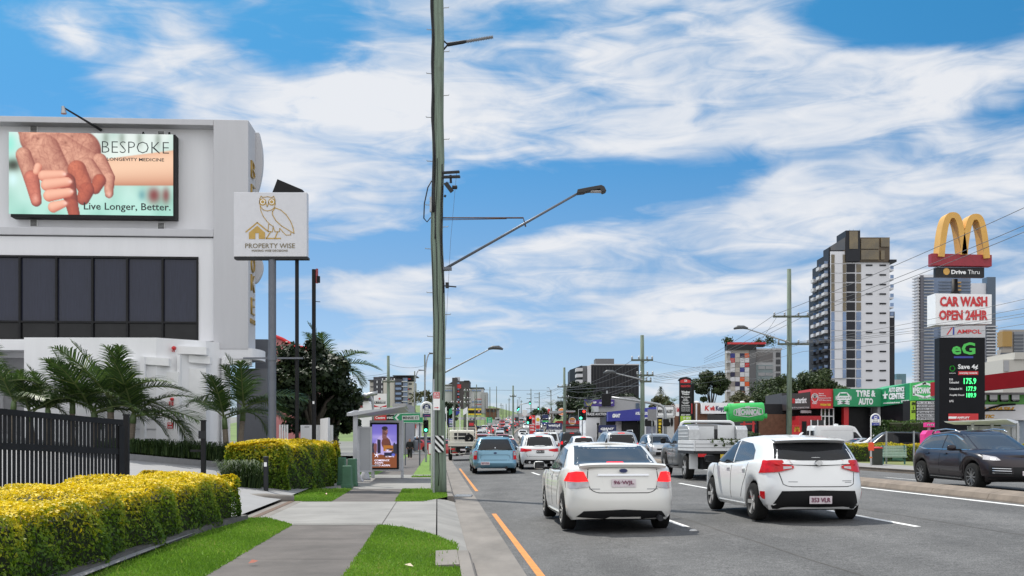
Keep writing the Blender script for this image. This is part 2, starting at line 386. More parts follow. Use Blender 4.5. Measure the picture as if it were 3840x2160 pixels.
def strip(name,l0,l1,y0,y1,dz,m,step=2.0,nl=1,kind='structure',latfn=None):
 n=max(1,int(math.ceil((y1-y0)/step)));b=MB()
 def fn(u,v):
  y=y0+(y1-y0)*v;lat=l0+(l1-l0)*u
  if latfn:lat=latfn(lat,y)
  return P(lat,y,dz)
 b.grid(fn,nl,n);o=b.build(name,m);tag(o,kind=kind);return o
def profile(name,prof,y0,y1,m,step=2.0,joint=0,bevel=0):
 ys=list(np.arange(y0,y1,step))+[y1];b=MB();k=len(prof)
 for y in ys:b.v+=[tuple(P(l,y)+Vector((0,0,dz))if not isinstance(l,tuple)else 0)for l,dz in prof]
 for i in range(len(ys)-1):
  for j in range(k-1):b.f.append((i*k+j,i*k+j+1,(i+1)*k+j+1,(i+1)*k+j))
 b.f.append(tuple(range(k)));b.f.append(tuple(range((len(ys)-1)*k,len(ys)*k)));b.mi=[0]*len(b.f)
 o=b.build(name,m);tag(o,kind='structure');return o
strip('road',KERB-.02,FARK+.02,-6,700,0,ASPH,3,24)
strip('side_street',-70,KERB-.02,96,112,.0,ASPH,4,4)
# gutter, kerbs
strip('gutter',KERB,.97,-6,95,.004,KERBM,2)
def kerb(name,a,b_,y0,y1,h,m=KERBM):
 return profile(name,[(a,-.1),(a,h),(b_-.03,h),(b_,h-.04),(b_+.015,-.1)],y0,y1,m)
kerb('kerb',.24,.40,-6,12.6,.15,KERBM)
kerb('kerb',.24,.40,24.6,94,.15,KERBM)
kerb('kerb',.24,.40,114,420,.15,KERBM)
profile('kerb_ramp',[(.0,-.1),(.0,.118),(.40,.012),(.43,-.1)],12.62,24.58,SLAB)
# chunky kerb lintel over the gully at the bottom of the picture
profile('kerb_lintel',[(-.02,-.1),(-.02,.155),(.235,.165),(.235,-.1)],11.1,12.55,KERBM)
profile('kerb_lintel',[(-.30,-.1),(-.30,.13),(-.03,.13),(-.03,-.1)],11.9,12.5,KERBD)
strip('footpath',-2.33,-.93,-6,16.64,.124,PATHM,2)
strip('footpath',-2.33,-.93,22.82,28.6,.124,PATHM,2)
strip('footpath',-2.33,-.93,40.0,94,.124,PATHM,2)
for y in(9.7,11.9,14.3,25.2):strip('footpath_joint',-2.33,-.93,y,y+.012,.1285,JOINT,1)
def ngon(name,pts,dz,m,kind='structure'):
 o=MB().add([P(l,y,dz)for l,y in pts],[tuple(range(len(pts)))]).build(name,m);tag(o,kind=kind);return o
ngon('driveway_crossing',[(-2.98,22.8),(-2.98,18.2),(-2.33,16.66),(-.93,16.66),(-.55,16.2),(-.1,15.0),(-.02,14.6),(-.02,24.5),(-.3,22.9),(-.93,22.82),(-2.33,22.82)],.126,SLAB)
for pts in([(-2.33,16.8),(-.93,16.8),(-.93,16.83),(-2.33,16.83)],[(-.9,16.7),(-.885,16.7),(-.885,22.7),(-.9,22.7)]):ngon('driveway_joint',pts,.130,JOINT)
ngon('bus_stop_paving',[(-4.6,28.62),(-.9,28.62),(.23,28.62),(.23,37.2),(-4.6,37.2)],.126,SLAB)
ngon('footpath_crossing',[(-3.6,38.1),(.23,38.6),(.23,40.0),(-3.6,40.0)],.126,SLAB)
ngon('footpath',[(-2.33,37.2),(-.93,37.2),(-.93,38.4),(-2.33,38.2)],.126,SLAB)
# turf areas (the soil sheet; blades follow)
TURF=[('a',[(-3.55,8),(-2.33,8),(-2.33,16.6),(-2.95,18.0),(-3.3,17.9),(-3.55,17.2)]),('b',[(-.93,8),(.24,8),(.24,13.6),(-.08,14.9),(-.55,16.1),(-.93,16.55)]),('c',[(-3.9,22.9),(-2.33,22.9),(-2.33,28.5),(-3.9,28.5)]),('d',[(-.93,22.9),(-.3,23.0),(.24,24.7),(.24,28.5),(-.93,28.5)]),('e',[(-.93,37.3),(.24,37.3),(.24,38.5),(-.93,38.35)]),('f',[(-4.2,37.3),(-2.33,37.3),(-2.33,38.1),(-4.2,38.0)])]
for k,pts in TURF:ngon('lawn',pts,.128,GRASSM)
strip('lawn',-.93,.24,40.1,94,.122,GRASSM,2);strip('lawn',-5.5,-2.33,40.1,94,.11,GRASSM,2)
GRASSB=ramp_mat('grass blades',[(0,(.065,.16,.012)),(.5,(.135,.255,.022)),(.85,(.19,.36,.035)),(1,(.30,.34,.08))],rough=.6,trans=.35)
def blades():
 Vs,T=[],[]
 def inside(x,y,poly):
  c=np.zeros(len(x),bool);n=len(poly)
  for i in range(n):
   (x0,y0),(x1,y1)=poly[i],poly[(i+1)%n]
   with np.errstate(divide='ignore',invalid='ignore'):
    c^=((y0>y)!=(y1>y))&(x<(x1-x0)*(y-y0)/(y1-y0+1e-12)+x0)
  return c
 for k,poly in TURF:
  a=np.array(poly);lo,hi=a.min(0),a.max(0)
  if k in 'ab':lo[1]=max(lo[1],9.2)
  dens={'a':4200,'b':4200,'c':1500,'d':1700,'e':700,'f':700}[k]
  n=int((hi[0]-lo[0]+.08)*(hi[1]-lo[1])*dens)
  l=rng.uniform(lo[0]-.02,hi[0]+.02,n);y=rng.uniform(lo[1],hi[1],n);ok=inside(l+rng.normal(0,.025,n),y+rng.normal(0,.03,n),poly);l,y=l[ok],y[ok];n=len(l)
  x=l+np.interp(y,_BY,_BX);h=rng.uniform(.012,.036,n)*(1+(rng.random(n)<.012)*1.6);ang=rng.uniform(0,6.28,n);w=rng.uniform(.004,.008,n)*(1+y/18)
  base=np.stack([x,y,np.full(n,.122)],1);d=np.stack([np.cos(ang),np.sin(ang),0*x],1)*w[:,None]
  tip=base+np.stack([rng.normal(0,.4,n)*h,rng.normal(0,.4,n)*h,h],1)
  Vs.append(np.stack([base-d,base+d,tip],1).reshape(-1,3));T.append(np.clip(.5+.22*np.sin(x*2.1+y)*np.sin(y*1.3)+rng.normal(0,.2,n),0,1))
 V=np.concatenate(Vs);o=fastmesh('grass',V,np.arange(len(V)).reshape(-1,3),GRASSB,tone=np.concatenate(T))
 tag(o,'short bright green grass on the verges beside the footpath','grass',kind='stuff')
blades()
# road paint
def dashes(name,lat,y0,gap,ln,count,w=.11,m=LINEW,mid=None):
 for i in range(count):
  y=y0+gap*i;strip(name,lat-w/2,lat+w/2,y,y+ln,.004,m,3)
strip('lane_marking',EDGE-.045,EDGE+.045,6.5,20.6,.004,LINEY,2)
strip('lane_marking',EDGE-.045,EDGE+.045,29.5,52,.004,LINEY,2)
dashes('lane_marking',L1,16.7,12,3.2,7);dashes('lane_marking',L2,15.8,12,3.6,6)
strip('lane_marking',L3-.07,L3+.07,8,88,.004,LINEW,2)
dashes('lane_marking',15.5,21,12,3,6)
strip('lane_marking',M1+.28,M1+.40,8,88,.004,LINEW,2)
for lat,y in((3.95,16.0),(L2,33.0)):profile('road_stud',[(lat-.05,0),(lat-.03,.018),(lat+.03,.018),(lat+.05,0)],y,y+.1,LINEW)
for lat in(2.3,5.6,9.1):strip('stop_line',lat-1.35,lat+1.35,91,91.5,.004,LINEW,1)
# worn seams and tar lines in the asphalt
for lat,y0,y1 in((4.35,6,60),(8.0,6,50)):strip('road_seam',lat-.012,lat+.012,y0,y1,.0025,JOINT,1.2,latfn=lambda l,y:l+.02*math.sin(y*1.9))
# median of kerb blocks
MEDP=[(M0-.02,-.1),(M0,.03),(M0+.05,.13),(M0+.12,.145),((M0+M1)/2,.215),(M1-.12,.16),(M1-.05,.145),(M1,.03),(M1+.02,-.1)]
y=14.0
while y<86:
 profile('median',MEDP,y,y+2.385,MEDM,1.2);y+=2.4
profile('median',[(M0,-.1),(M0+.05,.14),(M1-.05,.14),(M1,-.1)],112,420,MEDM,3)
# far side verge
kerb('kerb',FARK+.2,FARK+.02,20,94,.15,MEDM);y=0
strip('footpath',FARK+.2,FARK+3.2,20,94,.152,mat('far path concrete',(.22,.215,.21),.9,var=.12,scale=.8),3)
strip('lawn',FARK+3.2,FARK+7.2,20,94,.15,mat('dry turf',(.15,.17,.05),.9,var=.35,scale=2,bump=.4,bscale=60,detail=8),3)
strip('car_park',FARK+7.2,140,20,200,.10,mat('car park asphalt',(.11,.11,.112),.85,var=.2,scale=.5),6,8)
kerb('kerb',FARK+.2,FARK+.02,114,420,.15,MEDM)
# driveway that climbs to the office building
def site(lat):return .124+.13*(-3.0-lat)
def site_pt(px,py):
 d=(EYE-site(0))/((py-HY)/FPX-.13*((px-CX)/FPX+HEAD))
 x=(px-CX)/FPX*d;return Vector((x,d,site(x+HEAD*d)))
DRIVE=mat('driveway concrete',(.225,.225,.23),.85,var=.09,scale=.8,bump=.06,bscale=60)
b=MB();b.grid(lambda u,v:(lambda l,y:(l-HEAD*y,y,site(l)-.003))(-3.42-16*u,8+34*v),8,10);tag(b.build('driveway',DRIVE),kind='structure')
# gate rail set in the slab
profile('gate_track',[(-3.42,-.1),(-3.42,.128),(-2.98,.128),(-2.98,-.1)],17.9,23.2,KERBM)
profile('gate_rail',[(-3.26,.0),(-3.26,.134),(-3.14,.134),(-3.14,.0)],17.9,23.2,mat('rusty rail',(.09,.05,.03),.8,var=.4,scale=20))
# low kerb that edges the planting bed
A_,B_=site_pt(380,1716),site_pt(940,1762)
def bedkerb():
 b=MB();n=24
 for i in range(n+1):
  t=i/n;p=A_.lerp(B_,t);bow=math.sin(t*math.pi)*.5;p=p+Vector((.15*bow,-.2*bow+.9*max(0,t-.8)*-2,0))
  z=site(p.x+HEAD*p.y);b.v+=[(p.x,p.y,z-.1),(p.x,p.y,z+.17),(p.x+.02,p.y+.2,z+.17),(p.x+.02,p.y+.2,z-.1)]
 for i in range(n):
  for j in range(3):b.f.append((i*4+j,i*4+j+1,i*4+j+5,i*4+j+4))
 b.mi=[0]*len(b.f);tag(b.build('bed_kerb',mat('bed kerb concrete',(.2,.2,.205),.9,var=.12)),kind='structure')
bedkerb()
ngon('garden_bed',[(-7.5,31.2),(-3.9,28.6),(-3.9,60),(-24,60),(-10.2,30.6)],.35,mat('soil',(.05,.04,.03),.95,var=.3))
# --- vehicles
def paint(name,col,metal=0,rough=.28):return mat(name,col,rough,metal=metal,var=.025,scale=1.5,coat=.7)
PW=paint('white car paint',(.74,.745,.74));PPEARL=paint('pearl white car paint',(.70,.69,.655))
PSILV=paint('silver car paint',(.42,.43,.44),.5);PGREY=paint('grey car paint',(.10,.105,.11),.4);PBLK=mat('black car paint',(.008,.008,.009),.3,var=.03,coat=.35,spec=.3)
PBLUE=paint('pale blue car paint',(.15,.31,.42),.35);PPLUM=mat('dark plum car paint',(.016,.010,.012),.3,metal=.1,var=.03,coat=.35,spec=.3);PRED=paint('red car paint',(.40,.02,.02));PNAVY=paint('navy car paint',(.02,.04,.12),.2)
PCREAM=paint('cream truck paint',(.66,.63,.55),0,.4)
TRIM=mat('black plastic trim',(.012,.012,.013),.6,var=.1,spec=.2);TYRE=mat('tyre rubber',(.012,.012,.012),.9,var=.2,spec=.2)
ALLOY=mat('alloy wheel',(.50,.49,.48),.38,metal=.5,var=.1);BARREL=mat('wheel barrel',(.06,.06,.06),.5,metal=.4);CHROME=mat('chrome',(.62,.63,.65),.12,metal=1,var=0)
CGLASS=mat('tinted car glass',(.012,.013,.015),.05,var=0,spec=.3);CGLASSL=mat('clearer car glass',(.045,.05,.055),.05,var=0,spec=.7)
LAMPR=mat('red lamp lens',(.50,.006,.010),.2,var=.25,scale=9,coat=.15,emit=.08,spec=.3);LAMPB=mat('lit brake lamp',(.85,.010,.012),.25,var=0,coat=.1,emit=.75,spec=.3);LAMPW=mat('clear lamp lens',(.42,.40,.41),.12,var=.2,scale=12,coat=.6)
HEADL=mat('lit headlamp',(1,1,.95),.2,var=0,emit=1.6);AMBER=mat('amber lamp lens',(.6,.16,.01),.2,var=0,emit=.12)
PLATEW=mat('number plate',(.62,.55,.58),.45,var=.05);PLATEK=mat('black number plate',(.02,.02,.02),.4,var=0);PLATEY=mat('yellow number plate',(.62,.45,.03),.45,var=.05);MAROON=mat('maroon letters',(.16,.01,.06),.5,var=0)
UNDER=mat('car underside',(.008,.008,.008),.9,var=.1)
def lin(pts,t):
 return float(np.interp(t,[p[0]for p in pts],[p[1]for p in pts]))
def loft(b,rows,nrow_pts,zfun,cap_crown,m_,n_,mi=0,arches=(),close=True):
 """rows: list of (v, y_rear, y_front, half_width); zfun(v, yfrac, y, x) gives the height. Rounded outlines stacked upward, then a crowned lid."""
 ts=list(np.linspace(-.955,.955,nrow_pts));qx=lambda t:(1-abs(t)**m_)**(1/n_)
 q0=qx(.955);qs=list(np.linspace(-q0,q0,13))[1:-1]
 per=[(t,qx(t))for t in ts]+[((1-abs(q)**n_)**(1/m_),q)for q in qs[::-1]]+[(t,-qx(t))for t in ts[::-1]]+[(-(1-abs(q)**n_)**(1/m_),q)for q in qs]
 M=len(per);base=len(b.v)
 for(v,yr,yf,w)in rows:
  for t,q in per:
   y=(yr+yf)/2+t*(yf-yr)/2;x=w*q;b.v.append((x,y,zfun(v,t,y,x)))
 nr=len(rows)
 for k in(.8,.55,.28,0.0):
  v,yr,yf,w=rows[-1]
  for t,q in per:
   y=(yr+yf)/2+t*(yf-yr)/2;x=w*q*k;b.v.append((x,y,zfun(1,t,y,w*q)+cap_crown*(1-k*k)))
 nr+=4
 for j in range(nr-1):
  for i in range(M):
   i2=(i+1)%M;b.f.append((base+j*M+i,base+j*M+i2,base+(j+1)*M+i2,base+(j+1)*M+i));b.mi.append(mi)
def smooth_pts(pts,n):
 """resample a polyline evenly with n intervals"""
 a=np.array(pts,float);d=np.r_[0,np.cumsum(np.linalg.norm(np.diff(a,axis=0),axis=1))];s=np.linspace(0,d[-1],n+1)
 return np.stack([np.interp(s,d,a[:,k])for k in range(a.shape[1])],1)
class Car:
 def __init__(c,root,sp,paint_m,nside=44):
  c.root,c.sp=root,sp;c.L,c.Wd,c.H=sp['L'],sp['W'],sp['H'];hl=c.L/2;w=c.Wd/2
  b=MB();zb=sp.get('zb',.2);top=sp['top'];ax=sp['axles'];ra=sp.get('ra',sp['r']+.045)
  def zbot(y,x):
   z=zb+sp.get('tuck',.06)*max(0,(abs(y)-hl+.5)/.5)
   if abs(x)>w*.6:
    for a in ax:
     if abs(y-a)<ra:z=max(z,sp['r']+math.sqrt(ra*ra-(y-a)**2))
   return z
  def zf(v,t,y,x):
   z0=zbot(y,x);return z0+(lin(top,y)-z0)*v
  rows=[(v,-hl+r_,hl-f_,w*ww)for v,r_,f_,ww in sp['rows']]
  loft(b,rows,nside,zf,sp.get('crown',.03),sp.get('m',9),sp.get('n',3.4),0)
  if sp.get('gh'):
   g=sp['gh'];z0=g[0][0];z1=g[-1][0]
   rf=sp.get('roof',[(-3,0),(3,0)])
   rows=[((z-z0)/(z1-z0),yr,yf,ww)for z,yr,yf,ww in g]
   loft(b,rows,30,lambda v,t,y,x:z0+(z1-z0)*v+lin(rf,y)*v*v,sp.get('rcrown',.035),sp.get('gm',7),sp.get('gn',4),0)
  c.body=b.build('body',paint_m,root,smooth=True,weld=.0004);c.body.data.set_sharp_from_angle(angle=R(50))
  c.bvh=BVHTree.FromPolygons(b.v,b.f)
  u=MB();u.box(-w*.62,w*.62,-hl+.25,hl-.3,zb+.02,sp['r']+ra-.05)
  for a in ax:
   for s in(-1,1):
    n=14;pts=[(a+(ra-.004)*math.cos(math.pi*i/n),sp['r']+(ra-.004)*math.sin(math.pi*i/n))for i in range(n+1)]
    for i in range(n):
     (y0,z0_),(y1,z1_)=pts[i],pts[i+1];u.add([(s*w*.55,y0,z0_),(s*w*.93,y0,z0_),(s*w*.93,y1,z1_),(s*w*.55,y1,z1_)],[(0,1,2,3)])
  u.build('underbody',UNDER,root)
 def patch(c,name,m,lo,hi,axis,nu=14,nv=6,eps=.006,thick=0,parent=None,mirror=False):
  """a skin that lies on the body: lo and hi are matching polylines seen from axis ('rear','front','left','right','top')"""
  lo,hi=smooth_pts(lo,nu),smooth_pts(hi,nu);out=[]
  for sgn in((1,-1)if mirror else(1,)):
   vs=[];ok=True
   for j in range(nv+1):
    for i in range(nu+1):
     p=lo[i]+(hi[i]-lo[i])*j/nv;p=p*np.array([sgn,1])if axis in('rear','front','top')else p
     if axis=='rear':o,d=Vector((p[0],-9,p[1])),Vector((0,1,0))
     elif axis=='front':o,d=Vector((p[0],9,p[1])),Vector((0,-1,0))
     elif axis=='top':o,d=Vector((p[0],p[1],9)),Vector((0,0,-1))
     else:
      sx=(-1 if axis=='left' else 1)*sgn;o,d=Vector((sx*9,p[0],p[1])),Vector((-sx,0,0))
     h,nrm,_,dist=c.bvh.ray_cast(o,d)
     if h is None:h=None
     vs.append(None if h is None else(h-d*eps))
     # fill misses from neighbours
   k=nu+1
   for _ in range(6):
    for q in range(len(vs)):
     if vs[q]is None:
      nb=[vs[r]for r in(q-1,q+1,q-k,q+k)if 0<=r<len(vs)and vs[r]is not None]
      if nb:vs[q]=sum(nb,Vector())/len(nb)
   if any(v is None for v in vs):continue
   b=MB();fs=[(j*k+i,j*k+i+1,(j+1)*k+i+1,(j+1)*k+i)for j in range(nv)for i in range(nu)]
   b.add(vs,fs);n0=len(vs)
   # a rim down into the body so that the piece has thickness
   per=[i for i in range(k)]+[j*k+nu for j in range(1,nv+1)]+[nv*k+i for i in range(nu-1,-1,-1)]+[j*k for j in range(nv-1,0,-1)]
   bk=[vs[q]+d*(eps+.004)for q in per];L_=len(per)
   b.add([vs[q]for q in per]+bk,[(q,(q+1)%L_,(q+1)%L_+L_,q+L_)for q in range(L_)])
   out.append(b.build(name,m,parent or c.root,smooth='auto'))
  return out
 def line(c,name,m,pts,axis,wdt=.01,eps=.003,mirror=False,parent=None):
  """a narrow groove or strip along points seen from axis"""
  a=np.array(pts,float);d=np.gradient(a,axis=0);d/=np.linalg.norm(d,axis=1)[:,None]+1e-9;nn=np.stack([-d[:,1],d[:,0]],1)*wdt/2
  return c.patch(name,m,a-nn,a+nn,axis,nu=max(12,4*len(pts)),nv=1,eps=eps,mirror=mirror,parent=parent)
 def wheels(c,proto=None,spokes=10,rimm=None):
  sp=c.sp;w=c.Wd/2-sp.get('wi',.015)
  for a in sp['axles']:
   for s in(-1,1):
    if proto:wh=dup(proto,c.root)
    else:
     r=sp['r'];tw=sp.get('tw',.21)
     b=MB();b.lathe([(r*.66,0),(r*.9,.0),(r*.985,-.02),(r,-.05),(r,-tw+.05),(r*.985,-tw+.02),(r*.9,-tw),(r*.5,-tw)],axis='x',n=28)
     wh=b.build('wheel',TYRE,c.root,smooth='auto')
     b=MB();rr=r*.68
     b.lathe([(rr,.004),(rr*.93,.004),(rr*.88,-.02),(rr*.86,-.10),(0.001,-.11)],axis='x',n=24)
     for i in range(spokes):
      t=2*math.pi*i/spokes;d=Vector((0,math.cos(t),math.sin(t)));b.beam(Vector((-.03,0,0))+d*r*.1,Vector((-.012,0,0))+d*rr*.93,r*(.085 if spokes>6 else .20),.025,1,up=(1,0,0))
     b.lathe([(0.001,-.01),(r*.15,-.012),(r*.17,-.05)],axis='x',n=12,mi=1)
     b.build('rim',[BARREL,rimm or ALLOY],wh,smooth='auto');proto=wh
    wh.location=(s*w,a,sp['r']);wh.scale=(s,1,1)
  return proto
 def mirrors(c,y,z,m,sz=(.2,.12,.15)):
  for s in(-1,1):
   b=MB();x0=s*(c.Wd/2-.09);x1=s*(c.Wd/2+.13)
   vs=[]
   for i in range(9):
    for j in range(8):
     th,ph=math.pi*i/8,2*math.pi*j/8
     f=lambda q,p:math.copysign(abs(q)**p,q)
     vs.append((x1+sz[0]/2*f(math.sin(th),.6)*f(math.cos(ph),.6),y+sz[1]/2*f(math.sin(th),.6)*f(math.sin(ph),.6),z+sz[2]/2*f(math.cos(th),.6)))
   b.add(vs,[(i*8+j,i*8+(j+1)%8,(i+1)*8+(j+1)%8,(i+1)*8+j)for i in range(8)for j in range(8)])
   mo=b.build('mirror',m,c.root,smooth=True)
   b=MB();b.beam((x0-s*.02,y+.03,z-.06),(x1,y+.02,z-.05),.05,.05);b.build('mirror_arm',TRIM,mo)
   b=MB();b.box(min(x1-.085,x1+.085),x1+.085,y-sz[1]/2-.004,y-sz[1]/2+.004,z-.062,z+.062);b.build('mirror_glass',CGLASS,mo)
 def plate(c,x,y,z,s,m=PLATEW,lm=MAROON,w=.37,h=.13,tilt=0,txt=True):
  p=MB().box(-w/2,w/2,-.006,.006,-h/2,h/2).build('number_plate',m,c.root,bevel=.004);p.location=(x,y,z);p.rotation_euler=(tilt,0,0)
  if s:text(s,-w*.42,w*.42,-h*.28,h*.30,-.006,lm,p,bold=.01)
  return p
ROWS_SEDAN=[(0,.10,.16,.90),(.10,.03,.06,.965),(.24,0,.01,.985),(.42,.0,0,1.0),(.58,.03,.02,1.0),(.72,.055,.06,.99),(.84,.07,.13,.975),(.93,.085,.2,.955),(.975,.10,.26,.93),(1,.125,.32,.885)]
def place(root,lat,y,flip=0):
 """rear bumper centre stands at lat, y on the road"""
 h=heading(y);return P(lat,y),h+(math.pi if flip else 0)
def put(c,lat,yrear,flip=0,dz=0):
 L=c.L;yc=yrear+L/2;c.root.location=P(lat,yc,dz);c.root.rotation_euler=(0,0,heading(yc)+(math.pi if flip else 0))
 # ---- the white sedan in the kerb lane
def sedan():
 root=thing('sedan','white four-door sedan with lit brake lamps and boot spoiler, nearest in the kerb lane','car')
 sp=dict(L=4.42,W=1.74,H=1.46,r=.315,axles=(-1.29,1.35),zb=.19,wi=.02,top=[(-2.21,1.055),(-1.6,1.075),(-.9,1.0),(.2,.965),(1.0,.985),(1.6,.92),(2.0,.82),(2.21,.72)],rows=ROWS_SEDAN,m=10,n=3.0,crown=.035,gh=[(.94,-1.76,1.26,.80),(1.0,-1.66,1.12,.785),(1.1,-1.45,.88,.755),(1.2,-1.22,.66,.72),(1.3,-.98,.44,.682),(1.37,-.80,.27,.648),(1.41,-.66,.12,.60),(1.425,-.56,.02,.55)],roof=[(-1,-.035),(-.3,.0),(.2,-.01)],rcrown=.035,gm=8,gn=5)
 c=Car(root,sp,PPEARL)
 c.patch('rear_window',CGLASSL,[(-.655,1.085),(0,1.075),(.655,1.085)],[(-.56,1.395),(0,1.415),(.56,1.395)],'rear',18,8)
 for s in('left','right'):
  c.patch('side_window',CGLASS,[(-1.02,1.03),(-.1,.985)],[(-.86,1.2),(-.68,1.325),(-.1,1.365)],s,16,5)
  c.patch('side_window',CGLASS,[(-.02,.985),(1.02,.985)],[(-.02,1.365),(.2,1.345),(.55,1.2),(1.02,1.0)],s,16,5)
 c.patch('windscreen',CGLASS,[(-.66,1.03),(.66,1.03)],[(-.56,1.36),(.56,1.36)],'front',12,5)
 # boot lid spoiler
 b=MB();b.grid(lambda u,v:((u-.5)*1.33,-2.16+.05*(2*u-1)**2+.20*v,1.09+.042*math.sin(math.pi*min(1,v*1.0+.12))-.025*(2*u-1)**4),20,6)
 b.grid(lambda u,v:((u-.5)*1.33,-2.16+.05*(2*u-1)**2+.03*v,1.09+.015-.025*(2*u-1)**4-.04*v),20,2)
 b.build('spoiler',PPEARL,root,smooth='auto')
 for s in(1,-1):
  t=lambda q:[(s*x,z)for x,z in q]
  l=c.patch('tail_light',LAMPB,t([(.53,.835),(.70,.82),(.85,.825)]),t([(.60,.985),(.70,.99),(.80,.965)]),'rear',10,6,.014)[0]
  c.patch('reversing_lens',LAMPW,t([(.515,.75),(.70,.715),(.84,.72)]),t([(.53,.832),(.70,.817),(.845,.822)]),'rear',8,3,.014,parent=l)
  c.patch('tail_light_side',LAMPB,[(-2.0,.835),(-1.93,.85)],[(-1.98,.955),(-1.86,.955)],'left' if s<0 else 'right',6,4,.012,parent=l)
 c.patch('diffuser',TRIM,[(-.70,.255),(0,.225),(.70,.255)],[(-.60,.36),(0,.39),(.60,.36)],'rear',20,4,.012)
 c.patch('chrome_strip',CHROME,[(-.40,.925),(.40,.925)],[(-.385,.955),(.385,.955)],'rear',10,2,.02)
 c.patch('number_plate_recess',PPEARL,[(-.30,.70),(.30,.70)],[(-.32,.905),(.32,.905)],'rear',8,2,.002)
 c.plate(0,-2.178,.81,'96·WJL',tilt=R(-4))
 b=MB();b.prism(ell(0,1.005,.068,.04),-2.152,-2.10);b.build('badge',CHROME,root)
 e=MB();e.prism(ell(0,1.005,.06,.033),-2.156,-2.10);e.build('badge_face',NAVY,root.children[-1])
 for pts in([(-.53,1.03),(-.55,.85),(-.50,.70),(-.40,.655),(.40,.655),(.50,.70),(.55,.85),(.53,1.03)],):c.line('boot_gap',TRIM,pts,'rear',.012)
 for s in('left','right'):
  c.line('door_gap',TRIM,[(-.06,.34),(-.06,.97)],s,.012);c.line('door_gap',TRIM,[(1.0,.34),(1.08,.7),(1.0,.97)],s,.012)
  c.line('door_gap',TRIM,[(-.72,.38),(-.86,.62),(-1.0,.8),(-1.03,.99)],s,.012)
  for y in(.1,-.85):c.patch('door_handle',CHROME,[(y-.1,.86),(y+.1,.86)],[(y-.1,.885),(y+.1,.885)],s,4,1,.03)
  c.patch('sill_skirt',PPEARL,[(-.88,.195),(.95,.195)],[(-.9,.27),(.98,.25)],s,12,2,.022)
  c.patch('window_surround',TRIM,[(-1.06,.985),(1.03,.955)],[(-1.04,1.005),(1.05,.975)],s,14,1,.008)
 c.patch('high_brake_light',LAMPB,[(-.14,1.115),(.14,1.115)],[(-.13,1.132),(.13,1.132)],'rear',6,1,.012)
 c.mirrors(.78,1.02,PPEARL);c.wheels(spokes=10)
 b=MB();b.tube([(0,-.52,1.45),(.0,-.58,1.50),(0,-.62,1.52)],[.02,.012,.006],6);b.build('aerial',TRIM,root)
 b=MB();b.cyl((.56,-2.05,.26),(.56,-2.22,.25),.045,.045,14);b.build('exhaust',DARK,root)
 for x0,x1 in((-.52,-.36),(.36,.54)):c.line('badge_script',GREYL,[(x0,.715),(x1,.715)],'rear',.014)
 put(c,2.83,15.75);root.scale=(1,1,.955);return c
